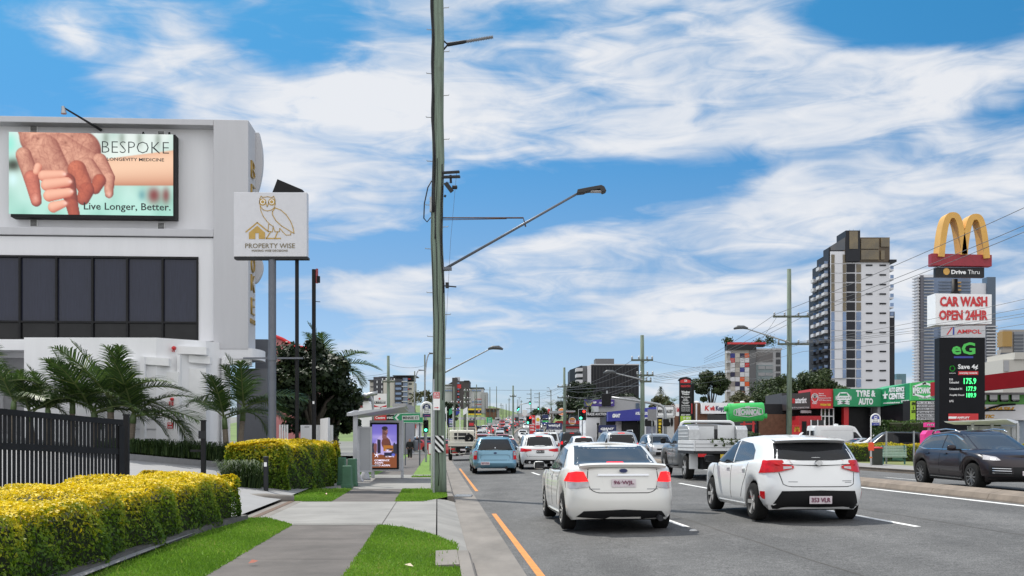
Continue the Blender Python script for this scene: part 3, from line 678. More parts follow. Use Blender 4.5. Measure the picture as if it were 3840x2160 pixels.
 # ---- the white hatchback in the middle lane
def hatch():
 root=thing('hatchback','white five-door hatchback with a black lower bumper and pointed red lamps, in the middle lane','car')
 rows=[(0,.16,.16,.90),(.10,.06,.06,.965),(.22,.015,.01,.985),(.36,.0,0,1.0),(.52,.025,.02,1.0),(.68,.075,.06,.995),(.82,.11,.13,.985),(.93,.15,.2,.97),(.975,.17,.26,.95),(1,.20,.32,.90)]
 sp=dict(L=4.29,W=1.77,H=1.47,r=.325,axles=(-1.27,1.33),zb=.2,wi=.02,top=[(-2.15,1.08),(-1.5,1.07),(-.5,1.0),(.4,.96),(1.0,.985),(1.6,.92),(2.0,.80),(2.15,.70)],rows=rows,m=9,n=2.8,crown=.03,gh=[(.98,-1.99,1.32,.82),(1.06,-1.95,1.15,.80),(1.15,-1.89,.95,.77),(1.25,-1.80,.72,.735),(1.34,-1.71,.5,.70),(1.41,-1.66,.32,.665),(1.445,-1.62,.18,.62),(1.46,-1.54,.05,.57)],roof=[(-1.6,-.06),(-.6,.0),(.2,-.02)],rcrown=.03,gm=9,gn=4.5)
 c=Car(root,sp,PW)
 c.patch('rear_window',CGLASS,[(-.66,1.085),(-.3,1.055),(.3,1.055),(.66,1.085)],[(-.60,1.345),(0,1.375),(.60,1.345)],'rear',20,8)
 for s in('left','right'):
  c.patch('side_window',CGLASSL,[(-1.2,1.06),(-.12,.99)],[(-1.12,1.22),(-.85,1.335),(-.12,1.385)],s,16,5)
  c.patch('side_window',CGLASS,[(-.04,.985),(1.1,.985)],[(-.04,1.385),(.25,1.35),(.6,1.21),(1.1,1.0)],s,16,5)
  c.line('door_gap',TRIM,[(-.08,.33),(-.08,.98)],s,.012);c.line('door_gap',TRIM,[(1.0,.34),(1.08,.7),(1.02,.97)],s,.012)
  c.line('door_gap',TRIM,[(-.68,.38),(-.84,.62),(-1.02,.8),(-1.1,1.0)],s,.012)
  for y in(.12,-.85):c.patch('door_handle',PW,[(y-.1,.875),(y+.1,.875)],[(y-.1,.90),(y+.1,.90)],s,4,1,.03)
  c.patch('sill_skirt',PW,[(-.84,.20),(.95,.20)],[(-.86,.27),(.98,.26)],s,12,2,.02)
 c.patch('windscreen',CGLASS,[(-.68,1.03),(.68,1.03)],[(-.58,1.38),(.58,1.38)],'front',12,5)
 b=MB();b.grid(lambda u,v:((u-.5)*1.2,-1.83+.10*(2*u-1)**2+.30*v,1.400+.04*v-.02*(2*u-1)**2),16,4);b.grid(lambda u,v:((u-.5)*1.2,-1.83+.10*(2*u-1)**2+.12*v,1.400-.02*(2*u-1)**2-.045*v),16,2)
 b.build('roof_spoiler',PW,root,smooth='auto')
 for s in(1,-1):
  t=lambda q:[(s*x,z)for x,z in q];side='left' if s<0 else 'right'
  l=c.patch('tail_light',LAMPR,t([(.40,.925),(.62,.865),(.85,.835)]),t([(.40,.965),(.62,1.01),(.79,1.06)]),'rear',14,6,.03)[0]
  c.patch('reversing_lens',LAMPW,t([(.43,.925),(.56,.905)]),t([(.43,.955),(.56,.955)]),'rear',6,3,.036,parent=l)
  c.patch('tail_light_side',LAMPR,[(-1.94,.865),(-1.82,.93),(-1.66,1.02)],[(-1.94,1.06),(-1.82,1.06),(-1.66,1.035)],side,8,4,.014,parent=l)
  c.patch('indicator_lens',AMBER,[(-1.93,.875),(-1.84,.925)],[(-1.93,.92),(-1.84,.945)],side,4,2,.02,parent=l)
  c.patch('reflector',LAMPR,t([(.80,.40),(.84,.40)]),t([(.81,.53),(.85,.53)]),'rear',2,3,.012)
 c.patch('lower_bumper',TRIM,[(-.74,.235),(0,.21),(.74,.235)],[(-.60,.545),(0,.56),(.60,.545)],'rear',24,6,.012)
 c.patch('garnish',PW,[(-.40,.985),(0,.975),(.40,.985)],[(-.44,1.04),(0,1.035),(.44,1.04)],'rear',20,3,.02)
 c.line('garnish_gap',TRIM,[(-.62,.992),(0,.965),(.62,.992)],'rear',.012,.004);c.line('tailgate_gap',TRIM,[(-.62,.85),(-.58,.66),(-.5,.62),(.5,.62),(.58,.66),(.62,.85)],'rear',.012,.004)
 b=MB();b.prism(ell(0,1.012,.06,.042),-2.085,-2.02);b.build('badge',CHROME,root)
 c.plate(0,-2.15,.40,'353 VLR',tilt=R(3))
 for x0,x1,z in((-.5,-.36,.70),(.38,.55,.715),(.42,.54,.69)):c.line('badge_script',GREYL,[(x0,z),(x1,z)],'rear',.014)
 b=MB();b.tube([(0,-1.2,1.48),(.0,-1.3,1.52),(0,-1.34,1.525)],[.025,.012,.006],6);b.build('aerial',PW,root)
 c.mirrors(.86,1.03,TRIM);c.wheels(spokes=5);put(c,6.14,16.65);root.scale=(1,1,.965);return c
 # ---- dark SUV coming the other way
def suv_plum():
 root=thing('suv','dark plum luxury SUV with silver roof rails driving towards the camera beyond the median','car')
 rows=[(0,.14,.16,.90),(.10,.05,.06,.96),(.24,.01,.01,.985),(.42,.0,0,1.0),(.58,.02,.02,1.0),(.72,.06,.06,.99),(.84,.10,.12,.97),(.93,.15,.2,.95),(.975,.19,.27,.92),(1,.23,.36,.87)]
 sp=dict(L=4.92,W=1.98,H=1.68,r=.375,axles=(-1.44,1.45),zb=.24,wi=.01,tw=.27,ra=.435,top=[(-2.46,1.12),(-1.5,1.14),(-.5,1.10),(.4,1.09),(1.1,1.10),(1.7,1.03),(2.2,.90),(2.46,.78)],rows=rows,m=8,n=2.9,crown=.05,gh=[(1.04,-2.30,1.42,.90),(1.14,-2.24,1.2,.875),(1.25,-2.15,.97,.84),(1.37,-2.03,.72,.795),(1.48,-1.88,.5,.75),(1.57,-1.72,.28,.70),(1.62,-1.56,.10,.65),(1.64,-1.4,-.05,.58)],roof=[(-1.6,-.07),(-.4,.0),(.2,-.02)],rcrown=.035,gm=6,gn=4.5)
 c=Car(root,sp,PPLUM)
 for s in('left','right'):
  c.patch('side_window',CGLASSL,[(-1.85,1.20),(-1.3,1.14),(-.32,1.13)],[(-1.75,1.26),(-1.2,1.47),(-.32,1.54)],s,16,5)
  c.patch('side_window',CGLASSL,[(-.25,1.13),(1.0,1.13)],[(-.25,1.53),(.1,1.5),(.5,1.36),(1.0,1.15)],s,16,5)
  c.line('window_surround',CHROME,[(-1.87,1.19),(-1.3,1.125),(-.3,1.115),(1.05,1.115)],s,.022,.012);c.line('window_surround',CHROME,[(-1.87,1.2),(-1.2,1.49),(-.3,1.555),(.12,1.52),(.5,1.385)],s,.02,.012)
  c.line('door_gap',TRIM,[(-.28,.42),(-.28,1.11)],s,.012);c.line('door_gap',TRIM,[(.98,.45),(1.05,.8),(1.0,1.1)],s,.012);c.line('door_gap',TRIM,[(-.85,.5),(-1.1,.8),(-1.25,1.1)],s,.012)
  for y in(0,-1.02):c.patch('door_handle',PPLUM,[(y-.11,.98),(y+.11,.98)],[(y-.11,1.01),(y+.11,1.01)],s,4,1,.03)
  c.patch('sill_trim',TRIM,[(-.98,.24),(.98,.24)],[(-1.0,.38),(1.0,.36)],s,12,2,.02);c.line('sill_strip',CHROME,[(-.95,.33),(.95,.31)],s,.02,.03)
  c.patch('lower_door_trim',mat('satin dark trim',(.07,.065,.07),.35,metal=.5,var=.05),[(-.8,.56),(.9,.52)],[(-.8,.63),(.9,.63)],s,12,2,.012)
 c.patch('windscreen',CGLASSL,[(-.76,1.14),(0,1.12),(.76,1.14)],[(-.63,1.56),(0,1.6),(.63,1.56)],'front',16,8)
 for s in(1,-1):
  t=lambda q:[(s*x,z)for x,z in q]
  l=c.patch('headlight',LAMPW,t([(.60,.84),(.75,.83),(.90,.86)]),t([(.64,.935),(.75,.96),(.86,.985)]),'front',10,5,.014)[0]
  c.patch('headlight_beam',HEADL,t([(.70,.86),(.78,.86)]),t([(.70,.89),(.78,.90)]),'front',4,2,.024,parent=l)
  c.patch('side_intake',TRIM,t([(.42,.42),(.86,.46)]),t([(.42,.66),(.86,.70)]),'front',10,4,.012)
  for z in(.50,.56,.62):c.line('intake_bar',CHROME,t([(.45,z),(.82,z+.01)]),'front',.014,.024)
 c.patch('lower_grille',TRIM,[(-.40,.38),(.40,.38)],[(-.40,.66),(.40,.66)],'front',10,4,.012)
 c.patch('lower_bumper',TRIM,[(-.86,.27),(.86,.27)],[(-.86,.40),(.86,.40)],'front',20,3,.012)
 c.plate(0,2.475,.50,'',w=.4,h=.12)
 for s in(-1,1):
  b=MB();b.tube([(s*.66,-1.35,1.57),(s*.68,-1.2,1.66),(s*.68,-.5,1.70),(s*.67,.0,1.67),(s*.64,.2,1.60)],.022,8);b.build('roof_rail',CHROME,root,smooth=True)
 for s in(-1,1):c.patch('tail_light',LAMPR,[(s*.5,.92),(s*.9,.92)],[(s*.5,1.0),(s*.88,1.02)],'rear',6,3,.01)
 c.mirrors(.72,1.16,PPLUM,(.24,.14,.17));c.wheels(spokes=10,rimm=mat('grey alloy',(.30,.30,.30),.35,metal=.8,var=.1))
 # front bumper towards the camera: rear stands farther away
 c.root.scale=(1,1.04,.93);c.root.location=P(14.6,28.0);c.root.rotation_euler=(0,0,heading(25)+math.pi+R(-2));return c
 # --- office building on the left
CLADF=mat('white wall paint',(.78,.78,.79),.75,var=.04,scale=1.6,streak=(1.6,1.6,.18),detail=7)
GREYW=mat('grey painted wall',(.115,.12,.135),.8,var=.08,scale=.8)
PIERM=mat('pale grey render',(.50,.50,.52),.8,var=.035,scale=1.6,streak=(1.6,1.6,.18),detail=7,bump=.05,bscale=120);PANELM=mat('off-white render',(.70,.70,.72),.8,var=.035,scale=1.6,streak=(1.6,1.6,.18),detail=7,bump=.05,bscale=120)
def office():
 K=FPX/37.0
 th=math.atan(.058);root=thing('office_building','white three-level office building with dark strip windows and gold letters at its corner','building',(-9.38,37,0),th)
 lx=lambda px:(37*(px-CX)/FPX+9.3815)/(math.cos(th)-(px-CX)/FPX*math.sin(th));lz=lambda py:EYE+(HY-py)/K
 zt,zb=lz(450),lz(1300)
 X0=-19.0
 # core (stays behind the facade planes), pier, beams
 MB().prismz([(X0,.55),(lx(800)-.02,.55),(lx(780),1.5),(lx(500),14),(X0,14)],.2,zt-.05).build('core',PANELM,root)
 box('pier',lx(800),lx(931),0,1.35,lz(1310),zt,PIERM,root,bevel=.02)
 box('parapet_beam',X0,lx(800)-.003,0,.545,lz(472),zt-.003,PIERM,root,bevel=.015)
 box('middle_beam',X0,lx(800)-.003,-.003,.545,lz(889),lz(861),PIERM,root,bevel=.015)
 b=MB();b.box(lx(738)+.0,lx(800)-.004,.10,.545,lz(1279),lz(893));b.box(X0,lx(738),.10,.545,lz(964),lz(893));b.build('wall',PANELM,root)
 box('sill_beam',X0,lx(800)-.004,.05,.545,lz(1312),lz(1283),PANELM,root)
 for px,py in((70*1.4907,325*1.4907),(395*1.4907,332*1.4907),(70*1.4907,560*1.4907),(395*1.4907,564*1.4907)):
  x,z=lx(px),lz(py);v=box('vent',x-.14,x+.14,.505,.548,z-.13,z+.13,WHITE,root)
  s=MB()
  for i in range(5):s.box(x-.105,x+.105,.485,.506,z-.10+i*.045,z-.075+i*.045)
  s.build('slats',BLACK,v)
  # strip window: five upper panes, five lower panes in a black frame
 edges=[-330,-198,-66,70,208,343,474,607,738]
 fr=MB()
 for e in edges:fr.box(lx(e)-.035,lx(e)+.035,.06,.30,lz(1277),lz(968))
 for y0,y1 in((964,972),(1207,1214),(1272,1280)):fr.box(lx(-330),lx(738)+.036,.062,.30,lz(y1),lz(y0))
 fr.build('window_frame',BLACK,root)
 UP=mat('tinted office glass',(.020,.024,.042),.07,var=.25,scale=.5,spec=.9);LO=mat('dark spandrel glass',(.012,.012,.013),.16,var=.35,scale=1.1,spec=.25)
 CURT=mat('blinds behind glass',(.020,.023,.042),.10,var=.25,scale=9,streak=(6,1,.2),spec=.32,bump=.12,bscale=.7)
 for e0,e1 in zip(edges[:-1],edges[1:]):
  box('window_pane',lx(e0)+.03,lx(e1)-.03,.16,.20,lz(1208),lz(971),CURT,root);box('spandrel_pane',lx(e0)+.03,lx(e1)-.03,.16,.20,lz(1273),lz(1213),LO,root)
  # rounded east end with curved fins and raised gold letters
 b=MB();pts=[(lx(931)+.003,.4),(lx(931)+.003,.0)]+[(lx(931)+.26*math.sin(R(a))+.003,.0+1.6*(1-math.cos(R(a))))for a in(20,40,60)]+[(lx(931)+.1,1.34),(lx(931)+.003,1.34)]
 pass
 for z0,z1,nm in((lz(455),lz(700),0),(lz(930),lz(1040),1)):
  b=MB();n=18;prof=[(lx(955),z1)]+[(lx(955)+.40*math.sin(math.pi*(i/n)**(.8 if nm else .62)),z0+(z1-z0)*i/n)for i in range(n,-1,-1)]
  prof=[(lx(925),z0)]+[(lx(931)+.26*math.sin(math.pi*min(1,.12+.88*i/n))**.75,z0+(z1-z0)*i/n)for i in range(n+1)]+[(lx(925),z1)]
  b.prism(prof,1.36,1.6);b.build('curved_fin',PIERM,root,smooth='auto')
  # floor slab nose, curved in plan
 for z0,z1,r in((lz(1345),lz(1305),.95),):
  b=MB();pl=[(X0,.02),(lx(931),.02)]+[(lx(931)+.34*math.sin(R(a)),1.3-1.28*math.cos(R(a)))for a in range(10,91,10)]+[(lx(931)+.30,1.7),(lx(800),2.2),(X0,7)]
  b.prismz(pl,z0,z1-.004);b.build('floor_slab',PANELM,root,smooth='auto')
 for i,(ch,py)in enumerate(zip('BESPOKE',(620,710,800,890,980,1052,1140))):
  Mx=Matrix.Translation((lx(931)+.002,.40,0))@Matrix.Rotation(R(90),4,'Z')
  text(ch,.0,.62,lz(py+31),lz(py-31),-.0,GOLD,root,bold=-.02,depth=.06,M=Mx,name='letter')
 text('MEDICAL',-.1,.75,lz(1207),lz(1190),0,GOLD,root,bold=.01,depth=.05,M=Matrix.Translation((lx(931)+.002,.40,0))@Matrix.Rotation(R(90),4,'Z'),name='letter')
 # lower storey that steps out, with hooded openings
 zl=lz(1286);yl=-1.6
 b=MB();b.prismz([(lx(160),yl),(lx(640),yl-.2),(lx(790),yl+.9),(lx(850),.6),(lx(830),1.5),(lx(160),3)],.3,zl);b.build('lower_wall',CLADF,root)
 b=MB();b.prismz([(X0,-.9),(lx(8),-.9),(lx(8),3),(X0,3)],.3,lz(1284));b.box(lx(8),lx(158),-.93,.0,lz(1325),lz(1286));b.build('porch',CLADF,root)
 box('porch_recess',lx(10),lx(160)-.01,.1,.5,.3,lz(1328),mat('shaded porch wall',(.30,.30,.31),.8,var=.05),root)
 def hood(px0,px1,py0,y,h=.26,dep=.55,slope=.04):
  b=MB();x0,x1=lx(px0),lx(px1);z=lz(py0)
  b.hexa([(x0,y-dep,z-h),(x1,y-dep+slope*4,z-h-slope),(x0,y,z-h),(x1,y,z-h-slope),(x0,y-dep,z),(x1,y-dep+slope*4,z-slope),(x0,y,z),(x1,y,z-slope)])
  b.build('door_hood',WHITE,root);
 for a in((470,566,1366,yl-.1),(604,684,1355,yl+.2),(738,811,1341,yl+1.0),(836,934,1337,.55),(660,805,1310,yl+.75),(300,400,1378,yl-.1)):hood(*a)
 for px0,px1,py,y in((590,606,1356,yl),(705,716,1345,yl+.55),(833,846,1340,.35)):
  box('fin',lx(px0),lx(px1),y-.45,y+.3,.3,lz(py),CLADF,root)
 box('door',lx(646),lx(712),yl+.02,yl+.5,lz(1676),lz(1405),WHITE,root);box('door',lx(738),lx(800),yl+.5,yl+1.2,lz(1676),lz(1390),WHITE,root)
 b=MB()
 for py in(1577,1611,1646):b.box(lx(480),lx(640),yl-.215,yl-.19,lz(py)-.008,lz(py)+.008)
 b.build('wall_groove',GREYL,root)
 box('side_wing',lx(905),lx(955),2.6,3.8,.2,lz(1246),GREYW,root);b=MB();b.prismz([(lx(868),.9),(lx(985),.9),(lx(985),2.58),(lx(868),2.58)],.2,lz(1375));b.build('side_wall',GREYW,root)
 return root,lx,lz,yl,th
OFF,OLX,OLZ,OYL,OTH=office()
def on_office(x,y,z):
 return Matrix.Translation((-9.38,37,0))@Matrix.Rotation(OTH,4,'Z')@Vector((x,y,z))
 # ---- LED screen with a photograph of two clasped hands
def paint_hands(w,h):
 """the advertisement on the screen: an old hand holding a child's hand, as flat colours per point"""
 X,Y=np.meshgrid(np.linspace(0,2.04,w),np.linspace(1,0,h));img=np.zeros((h,w,3));
 def sm(a):return np.clip(a,0,1)
 def n2(s,seed):
  r=np.random.default_rng(seed);g=r.random((int(s)+2,int(s*2)+3));u=X/2.04*(g.shape[1]-2);v=Y*(g.shape[0]-2);i,j=u.astype(int),v.astype(int);fu,fv=u-i,v-j
  return(g[j,i]*(1-fu)+g[j,i+1]*fu)*(1-fv)+(g[j+1,i]*(1-fu)+g[j+1,i+1]*fu)*fv
 bgc=np.stack([.66+.22*Y+0*X,.88+.04*Y,.82+.08*Y],-1);m=sm((n2(5,1)-.4)*1.6)[...,None];img[:]=bgc*(1-.35*m)+np.array([.25,.55,.45])*.35*m
 def blob(cx,cy,rx,ry,c,k=1.0):
  a=np.exp(-(((X-cx)/rx)**2+((Y-cy)/ry)**2)*1.6)[...,None]*k;img[:]=img*(1-a)+np.array(c)*a
 blob(.05,.60,.12,.10,(.12,.13,.08));blob(.05,.42,.07,.10,(.8,.95,.95));blob(.0,.85,.15,.2,(.55,.9,.82))
 for x in(1.0,1.2,1.4,1.62,1.85):blob(x,.93,.05,.13,(.30,.36,.30),.5)
 blob(1.4,.72,.6,.2,(.95,.96,.93),.6);blob(1.8,.25,.1,.12,(.45,.12,.12),.9);blob(1.95,.25,.06,.12,(.45,.14,.14),.8);blob(1.65,.25,.06,.08,(.25,.5,.55),.6)
 wr=n2(60,3)*.5+n2(30,4)*.3+n2(14,5)*.3;wr2=np.abs(np.sin((X*26+Y*18+n2(9,6)*9)))
 def cap(p,q,r0,r1,c,dark,wrk=0.0,k=1.0):
  (x0,y0),(x1,y1)=p,q;dx,dy=x1-x0,y1-y0;L2_=dx*dx+dy*dy;t=sm(((X-x0)*dx+(Y-y0)*dy)/L2_);r=r0+(r1-r0)*t
  ex,ey=X-x0-t*dx,Y-y0-t*dy;d=np.hypot(ex,ey)/r;a=sm((1-d)*14)[...,None]
  nz=np.sqrt(sm(1-d*d));lam=sm(.10+.74*nz+.30*(ey/r)-.24*(ex/r));
  if wrk:lam=lam*(1-wrk*(wr-.35))*(1-wrk*.35*(wr2<.22))
  col=np.array(dark)*(1-lam[...,None])+np.array(c)*lam[...,None];img[:]=img*(1-a)+col*a
 OLD,OD=(.94,.68,.56),(.36,.08,.06);KID,KD=(.99,.74,.62),(.70,.28,.20)
 cap((2.2,.60),(1.15,.52),.235,.165,(.98,.80,.66),(.72,.44,.32))
 cap((.30,1.05),(.62,.86),.20,.28,OLD,OD,.55);cap((.38,.95),(.90,.78),.26,.25,OLD,OD,.55);cap((.62,.72),(.98,.62),.28,.17,OLD,OD,.5)
 cap((.42,.75),(.62,.50),.24,.16,OLD,OD,.5)
 cap((1.12,.66),(1.24,.46),.10,.075,OLD,OD,.4);cap((1.24,.46),(1.24,.26),.075,.055,OLD,OD,.35)
 cap((.98,.60),(1.12,.42),.10,.085,OLD,OD,.4);cap((1.12,.42),(1.07,.32),.085,.07,(.80,.38,.26),OD,.35)
 cap((.84,.55),(.96,.30),.12,.10,(.86,.45,.32),OD,.4);cap((.96,.30),(.92,.20),.10,.085,(.78,.36,.25),OD,.4)
 cap((.72,.40),(.78,.12),.11,.08,(.66,.26,.18),(.28,.06,.04),.4);cap((.78,.12),(.82,-.05),.08,.07,(.72,.32,.22),OD,.3)
 cap((.18,.72),(.28,.44),.10,.10,OLD,OD,.4);cap((.28,.44),(.34,.16),.10,.07,(.90,.50,.40),OD,.3)
 cap((.36,.58),(.34,.52),.05,.045,KID,KD)
 cap((.43,.47),(.66,.49),.072,.052,KID,KD);cap((.47,.36),(.72,.40),.078,.06,KID,KD);cap((.50,.23),(.74,.27),.078,.058,KID,KD);cap((.55,.09),(.67,.13),.07,.05,KID,KD)
 for x,y in((.69,.495),(.76,.405),(.775,.285),(.70,.14)):blob(x,y,.035,.028,(1,.82,.76),.8)
 blob(.33,.19,.04,.06,(.95,.66,.58),.7);blob(1.245,.25,.03,.05,(1,.8,.74),.6)
 for x,y in((.36,.92),(.70,.88),(.78,.96)):blob(x,y,.02,.02,(.42,.2,.14),.6)
 return np.clip(img,0,1)**2.0
def screen():
 x0,x1=OLX(31),OLX(648);z0,z1=OLZ(812),OLZ(508)
 root=thing('led_screen','large lit screen on the white building that shows an old hand holding a child\'s hand','billboard',on_office(0,0,0),OTH)
 box('cabinet',x0+.06,x1+.07,.05,.5,z0-.10,z1,BLACK,root)
 w,h=230,116;img=paint_hands(w,h);xs=np.linspace(x0,x1,w);zs=np.linspace(z1,z0,h)
 V=np.array([(x,.04,z)for z in zs for x in xs]);I=np.arange(w*h).reshape(h,w);F=np.stack([I[:-1,:-1],I[1:,:-1],I[1:,1:],I[:-1,1:]],-1).reshape(-1,4)
 c=np.concatenate([img.reshape(-1,3),np.ones((w*h,1))],1);fastmesh('display',V,F,picture_mat('screen picture',.85),root,col=c)
 K=mat('dark screen lettering',(.012,.02,.02),.4,var=0);fx=lambda u:x0+(x1-x0)*u;fz=lambda v:z0+(z1-z0)*v
 text('BESPOKE',fx(.565),fx(.975),fz(.762),fz(.905),.035,K,root,bold=-.018,depth=.01);text('LONGEVITY MEDICINE',fx(.595),fx(.945),fz(.665),fz(.705),.035,K,root,bold=.012,depth=.01)
 text('Live Longer, Better.',fx(.455),fx(.985),fz(.035),fz(.15),.035,K,root,bold=.012,depth=.01)
 for u in(.815,.975):b=MB();b.cyl((fx(u),.08,z1),(fx(u),.08,z1+.09),.05,.03,8);b.build('sensor',BLACK,root)
screen()
def wall_lamp():
 p0=on_office(OLX(361),.5,OLZ(482));root=thing('floodlight','small floodlight on a thin black arm above the big screen','lamp',p0)
 q=W_(236,402,35.0)-p0;q2=W_(300,440,35.9)-p0
 b=MB();b.tube([(0,0,0),q2,q],[.05,.035,.03],8);b.build('arm',DARK,root)
 b=MB();b.tube([q+Vector((0,0,.03)),q+Vector((.02,0,-.08)),q+Vector((.03,0,-.22))],[.05,.07,.10],10);b.build('lamp_head',STEEL,root,smooth='auto')
wall_lamp()
def small_sign(name,label,cat,px0,px1,py0,py1,y,lines,m=RED):
 x0,x1,z0,z1=OLX(px0),OLX(px1),OLZ(py1),OLZ(py0);r=thing(name,label,cat,on_office(0,0,0),OTH);box('panel',x0,x1,y,y+.02,z0,z1,m,r)
 n=len(lines)
 for i,s in enumerate(lines):h=(z1-z0)/n;text(s,x0+.03,x1-.03,z1-h*(i+.82),z1-h*(i+.2),y,SIGNWHITE,r,bold=.01)
small_sign('pump_room_sign','red pump room sign low on the white wall','sign',674,693,1587,1609,OYL-.0,['PUMP','ROOM'])
small_sign('hydrant_sign','red sign below the red alarm lamp on the white wall','sign',679,695,1512,1528,OYL-.0,['FIRE','HOSE','BOOSTER'])
small_sign('fire_sign','tiny red sign under the bell beneath the top hood','sign',687,697,1328,1334,OYL+.1,['FIRE'])
for nm,lab,px,py,y,r in(('alarm_lamp','red alarm lamp above the hydrant sign on the white wall',691,1504,OYL-.06,.06),('alarm_bell','red alarm bell under the top hood of the white wall',695,1321,OYL+.04,.075)):
 b=MB();b.lathe([(r,.06),(r,.02),(r*.8,-.04),(.001,-.07)],axis='y',n=16);o=b.build(nm,RED,None,smooth='auto');o.location=on_office(OLX(px),y,OLZ(py));tag(o,lab,'alarm')
 # ---- sign of two posts with an owl
def owl_sign():
 d=31.0;k=d/FPX;X=lambda px:(px-1008)*k;Z=lambda py:(HY-py)*k+EYE
 root=thing('property_sign','white roadside sign with a gold owl and house on a tall grey post','sign',W_(1008,HY,d)*1.0)
 root.location.z=0
 x0,x1,z0,z1=X(881),X(1154),Z(965),Z(725)
 box('sign_box',x0,x1,-.14,.14,z0,z1,mat('grey-white sign sheet',(.60,.60,.63),.45,var=.03),root,bevel=.012);b=MB();b.box(x0+.01,x1+.03,-.13,.16,z0-.07,z0-.004);b.build('base_tray',DARK,root)
 fx=lambda u:X(900+u/3.622);fz=lambda v:Z(640+v/3.622)
 g=MB();y0,y1=-.152,-.141;S_=lambda pts,w=9:stroke(g,[(fx(a),fz(c))for a,c in pts],w*k/3.622,y0,y1)
 S_([(285,400),(303,360),(325,378),(390,368),(450,380),(472,362),(490,405),(494,470),(478,520),(440,550),(385,562),(330,545),(296,505),(280,455),(285,400)])
 for cx in(325,447):
  g.prism([(fx(cx+48*math.cos(a)),fz(440+48*math.sin(a)))for a in np.linspace(0,2*math.pi,20,endpoint=False)],y0,y1)
 S_([(362,440),(385,505),(408,440)],10)
 S_([(290,500),(300,560),(330,630),(375,695),(420,740),(465,770),(490,842),(548,842),(556,795),(600,850),(640,888),(700,885),(706,850)])
 S_([(490,520),(455,570),(460,620),(500,690),(580,765),(680,825),(748,865),(735,790),(700,700),(640,610),(570,550),(490,518)],11)
 S_([(405,740),(395,835),(455,845),(466,775)]);S_([(430,845),(375,930)],14);S_([(525,845),(490,930)],14);S_([(370,933),(565,933)],16)
 S_([(98,845),(250,718),(400,840)],16)
 g.prism([(fx(a),fz(c))for a,c in((138,855),(250,760),(356,855),(356,940),(272,940),(272,862),(224,862),(224,940),(138,940))],y0,y1)
 em=g.build('emblem',GOLD,root)
 w=MB();
 for cx in(325,447):w.prism([(fx(cx+33*math.cos(a)),fz(440+33*math.sin(a)))for a in np.linspace(0,2*math.pi,20,endpoint=False)],-.158,-.1525)
 w.build('eye_ring',SIGNWHITE,em);w=MB()
 for cx in(325,447):w.prism([(fx(cx+22*math.cos(a)),fz(440+22*math.sin(a)))for a in np.linspace(0,2*math.pi,20,endpoint=False)],-.164,-.1585)
 w.build('pupil',GOLD,em)
 T=mat('bronze sign letters',(.17,.13,.06),.5,var=0)
 text('PROPERTY WISE',fx(88),fx(760),fz(1064),fz(1000),-.14,T,root,depth=.012);text('MAKING WISE DECISIONS',fx(178),fx(662),fz(1112),fz(1084),-.14,T,root,depth=.012)
 b=MB();b.cyl((X(1021),.0,-.0),(X(1021),0,z0-.07),.115,.115,18);b.build('post',GREYPOLE,root,smooth='auto')
 b=MB();b.cyl((X(1111),.1,0),(X(1111),.1,z0-.07),.058,.058,12);b.build('thin_post',BLACK,root,smooth='auto')
 b=MB();b.beam((X(912),0,Z(1343)),(X(1136),0,Z(1343)),.04,.05);b.cyl((X(1021),0,Z(1352)),(X(1021),0,Z(1334)),.135,.135,16);b.build('cross_bar',GREYPOLE,root)
 b=MB();b.hexa([(X(1024),-.1,z1+.006),(X(1133),-.1,z1+.006),(X(1024),.4,z1+.006),(X(1133),.4,z1+.006),(X(1043),-.1,z1+.40),(X(1137),-.1,z1+.085),(X(1043),.4,z1+.40),(X(1137),.4,z1+.085)]);b.build('camera_hood',BLACK,root)
owl_sign()
def black_post():
 d=33.0;k=d/FPX;p=W_(1177,HY,d);p.z=0;root=thing('camera_post','tall thin black post with a small red and black unit at its top','post',p)
 Z=lambda py:(HY-py)*k+EYE
 b=MB();b.cyl((0,0,.1),(0,0,Z(1010)),.064,.064,12);b.build('post',BLACK,root,smooth='auto')
 box('red_panel',.07,.13,-.05,.05,Z(1062),Z(1008),mat('faded red box',(.30,.06,.07),.6),root);box('unit',.10,.19,-.06,.06,Z(1060),Z(1036),BLACK,root);b=MB();b.beam((0,0,Z(1130)),(.2,0,Z(1132)),.02,.02);b.build('spur',BLACK,root)
 st=MB();st.box(-.03,.03,-.067,-.063,Z(1515),Z(1505));st.build('sticker',SIGNWHITE,root)
black_post()
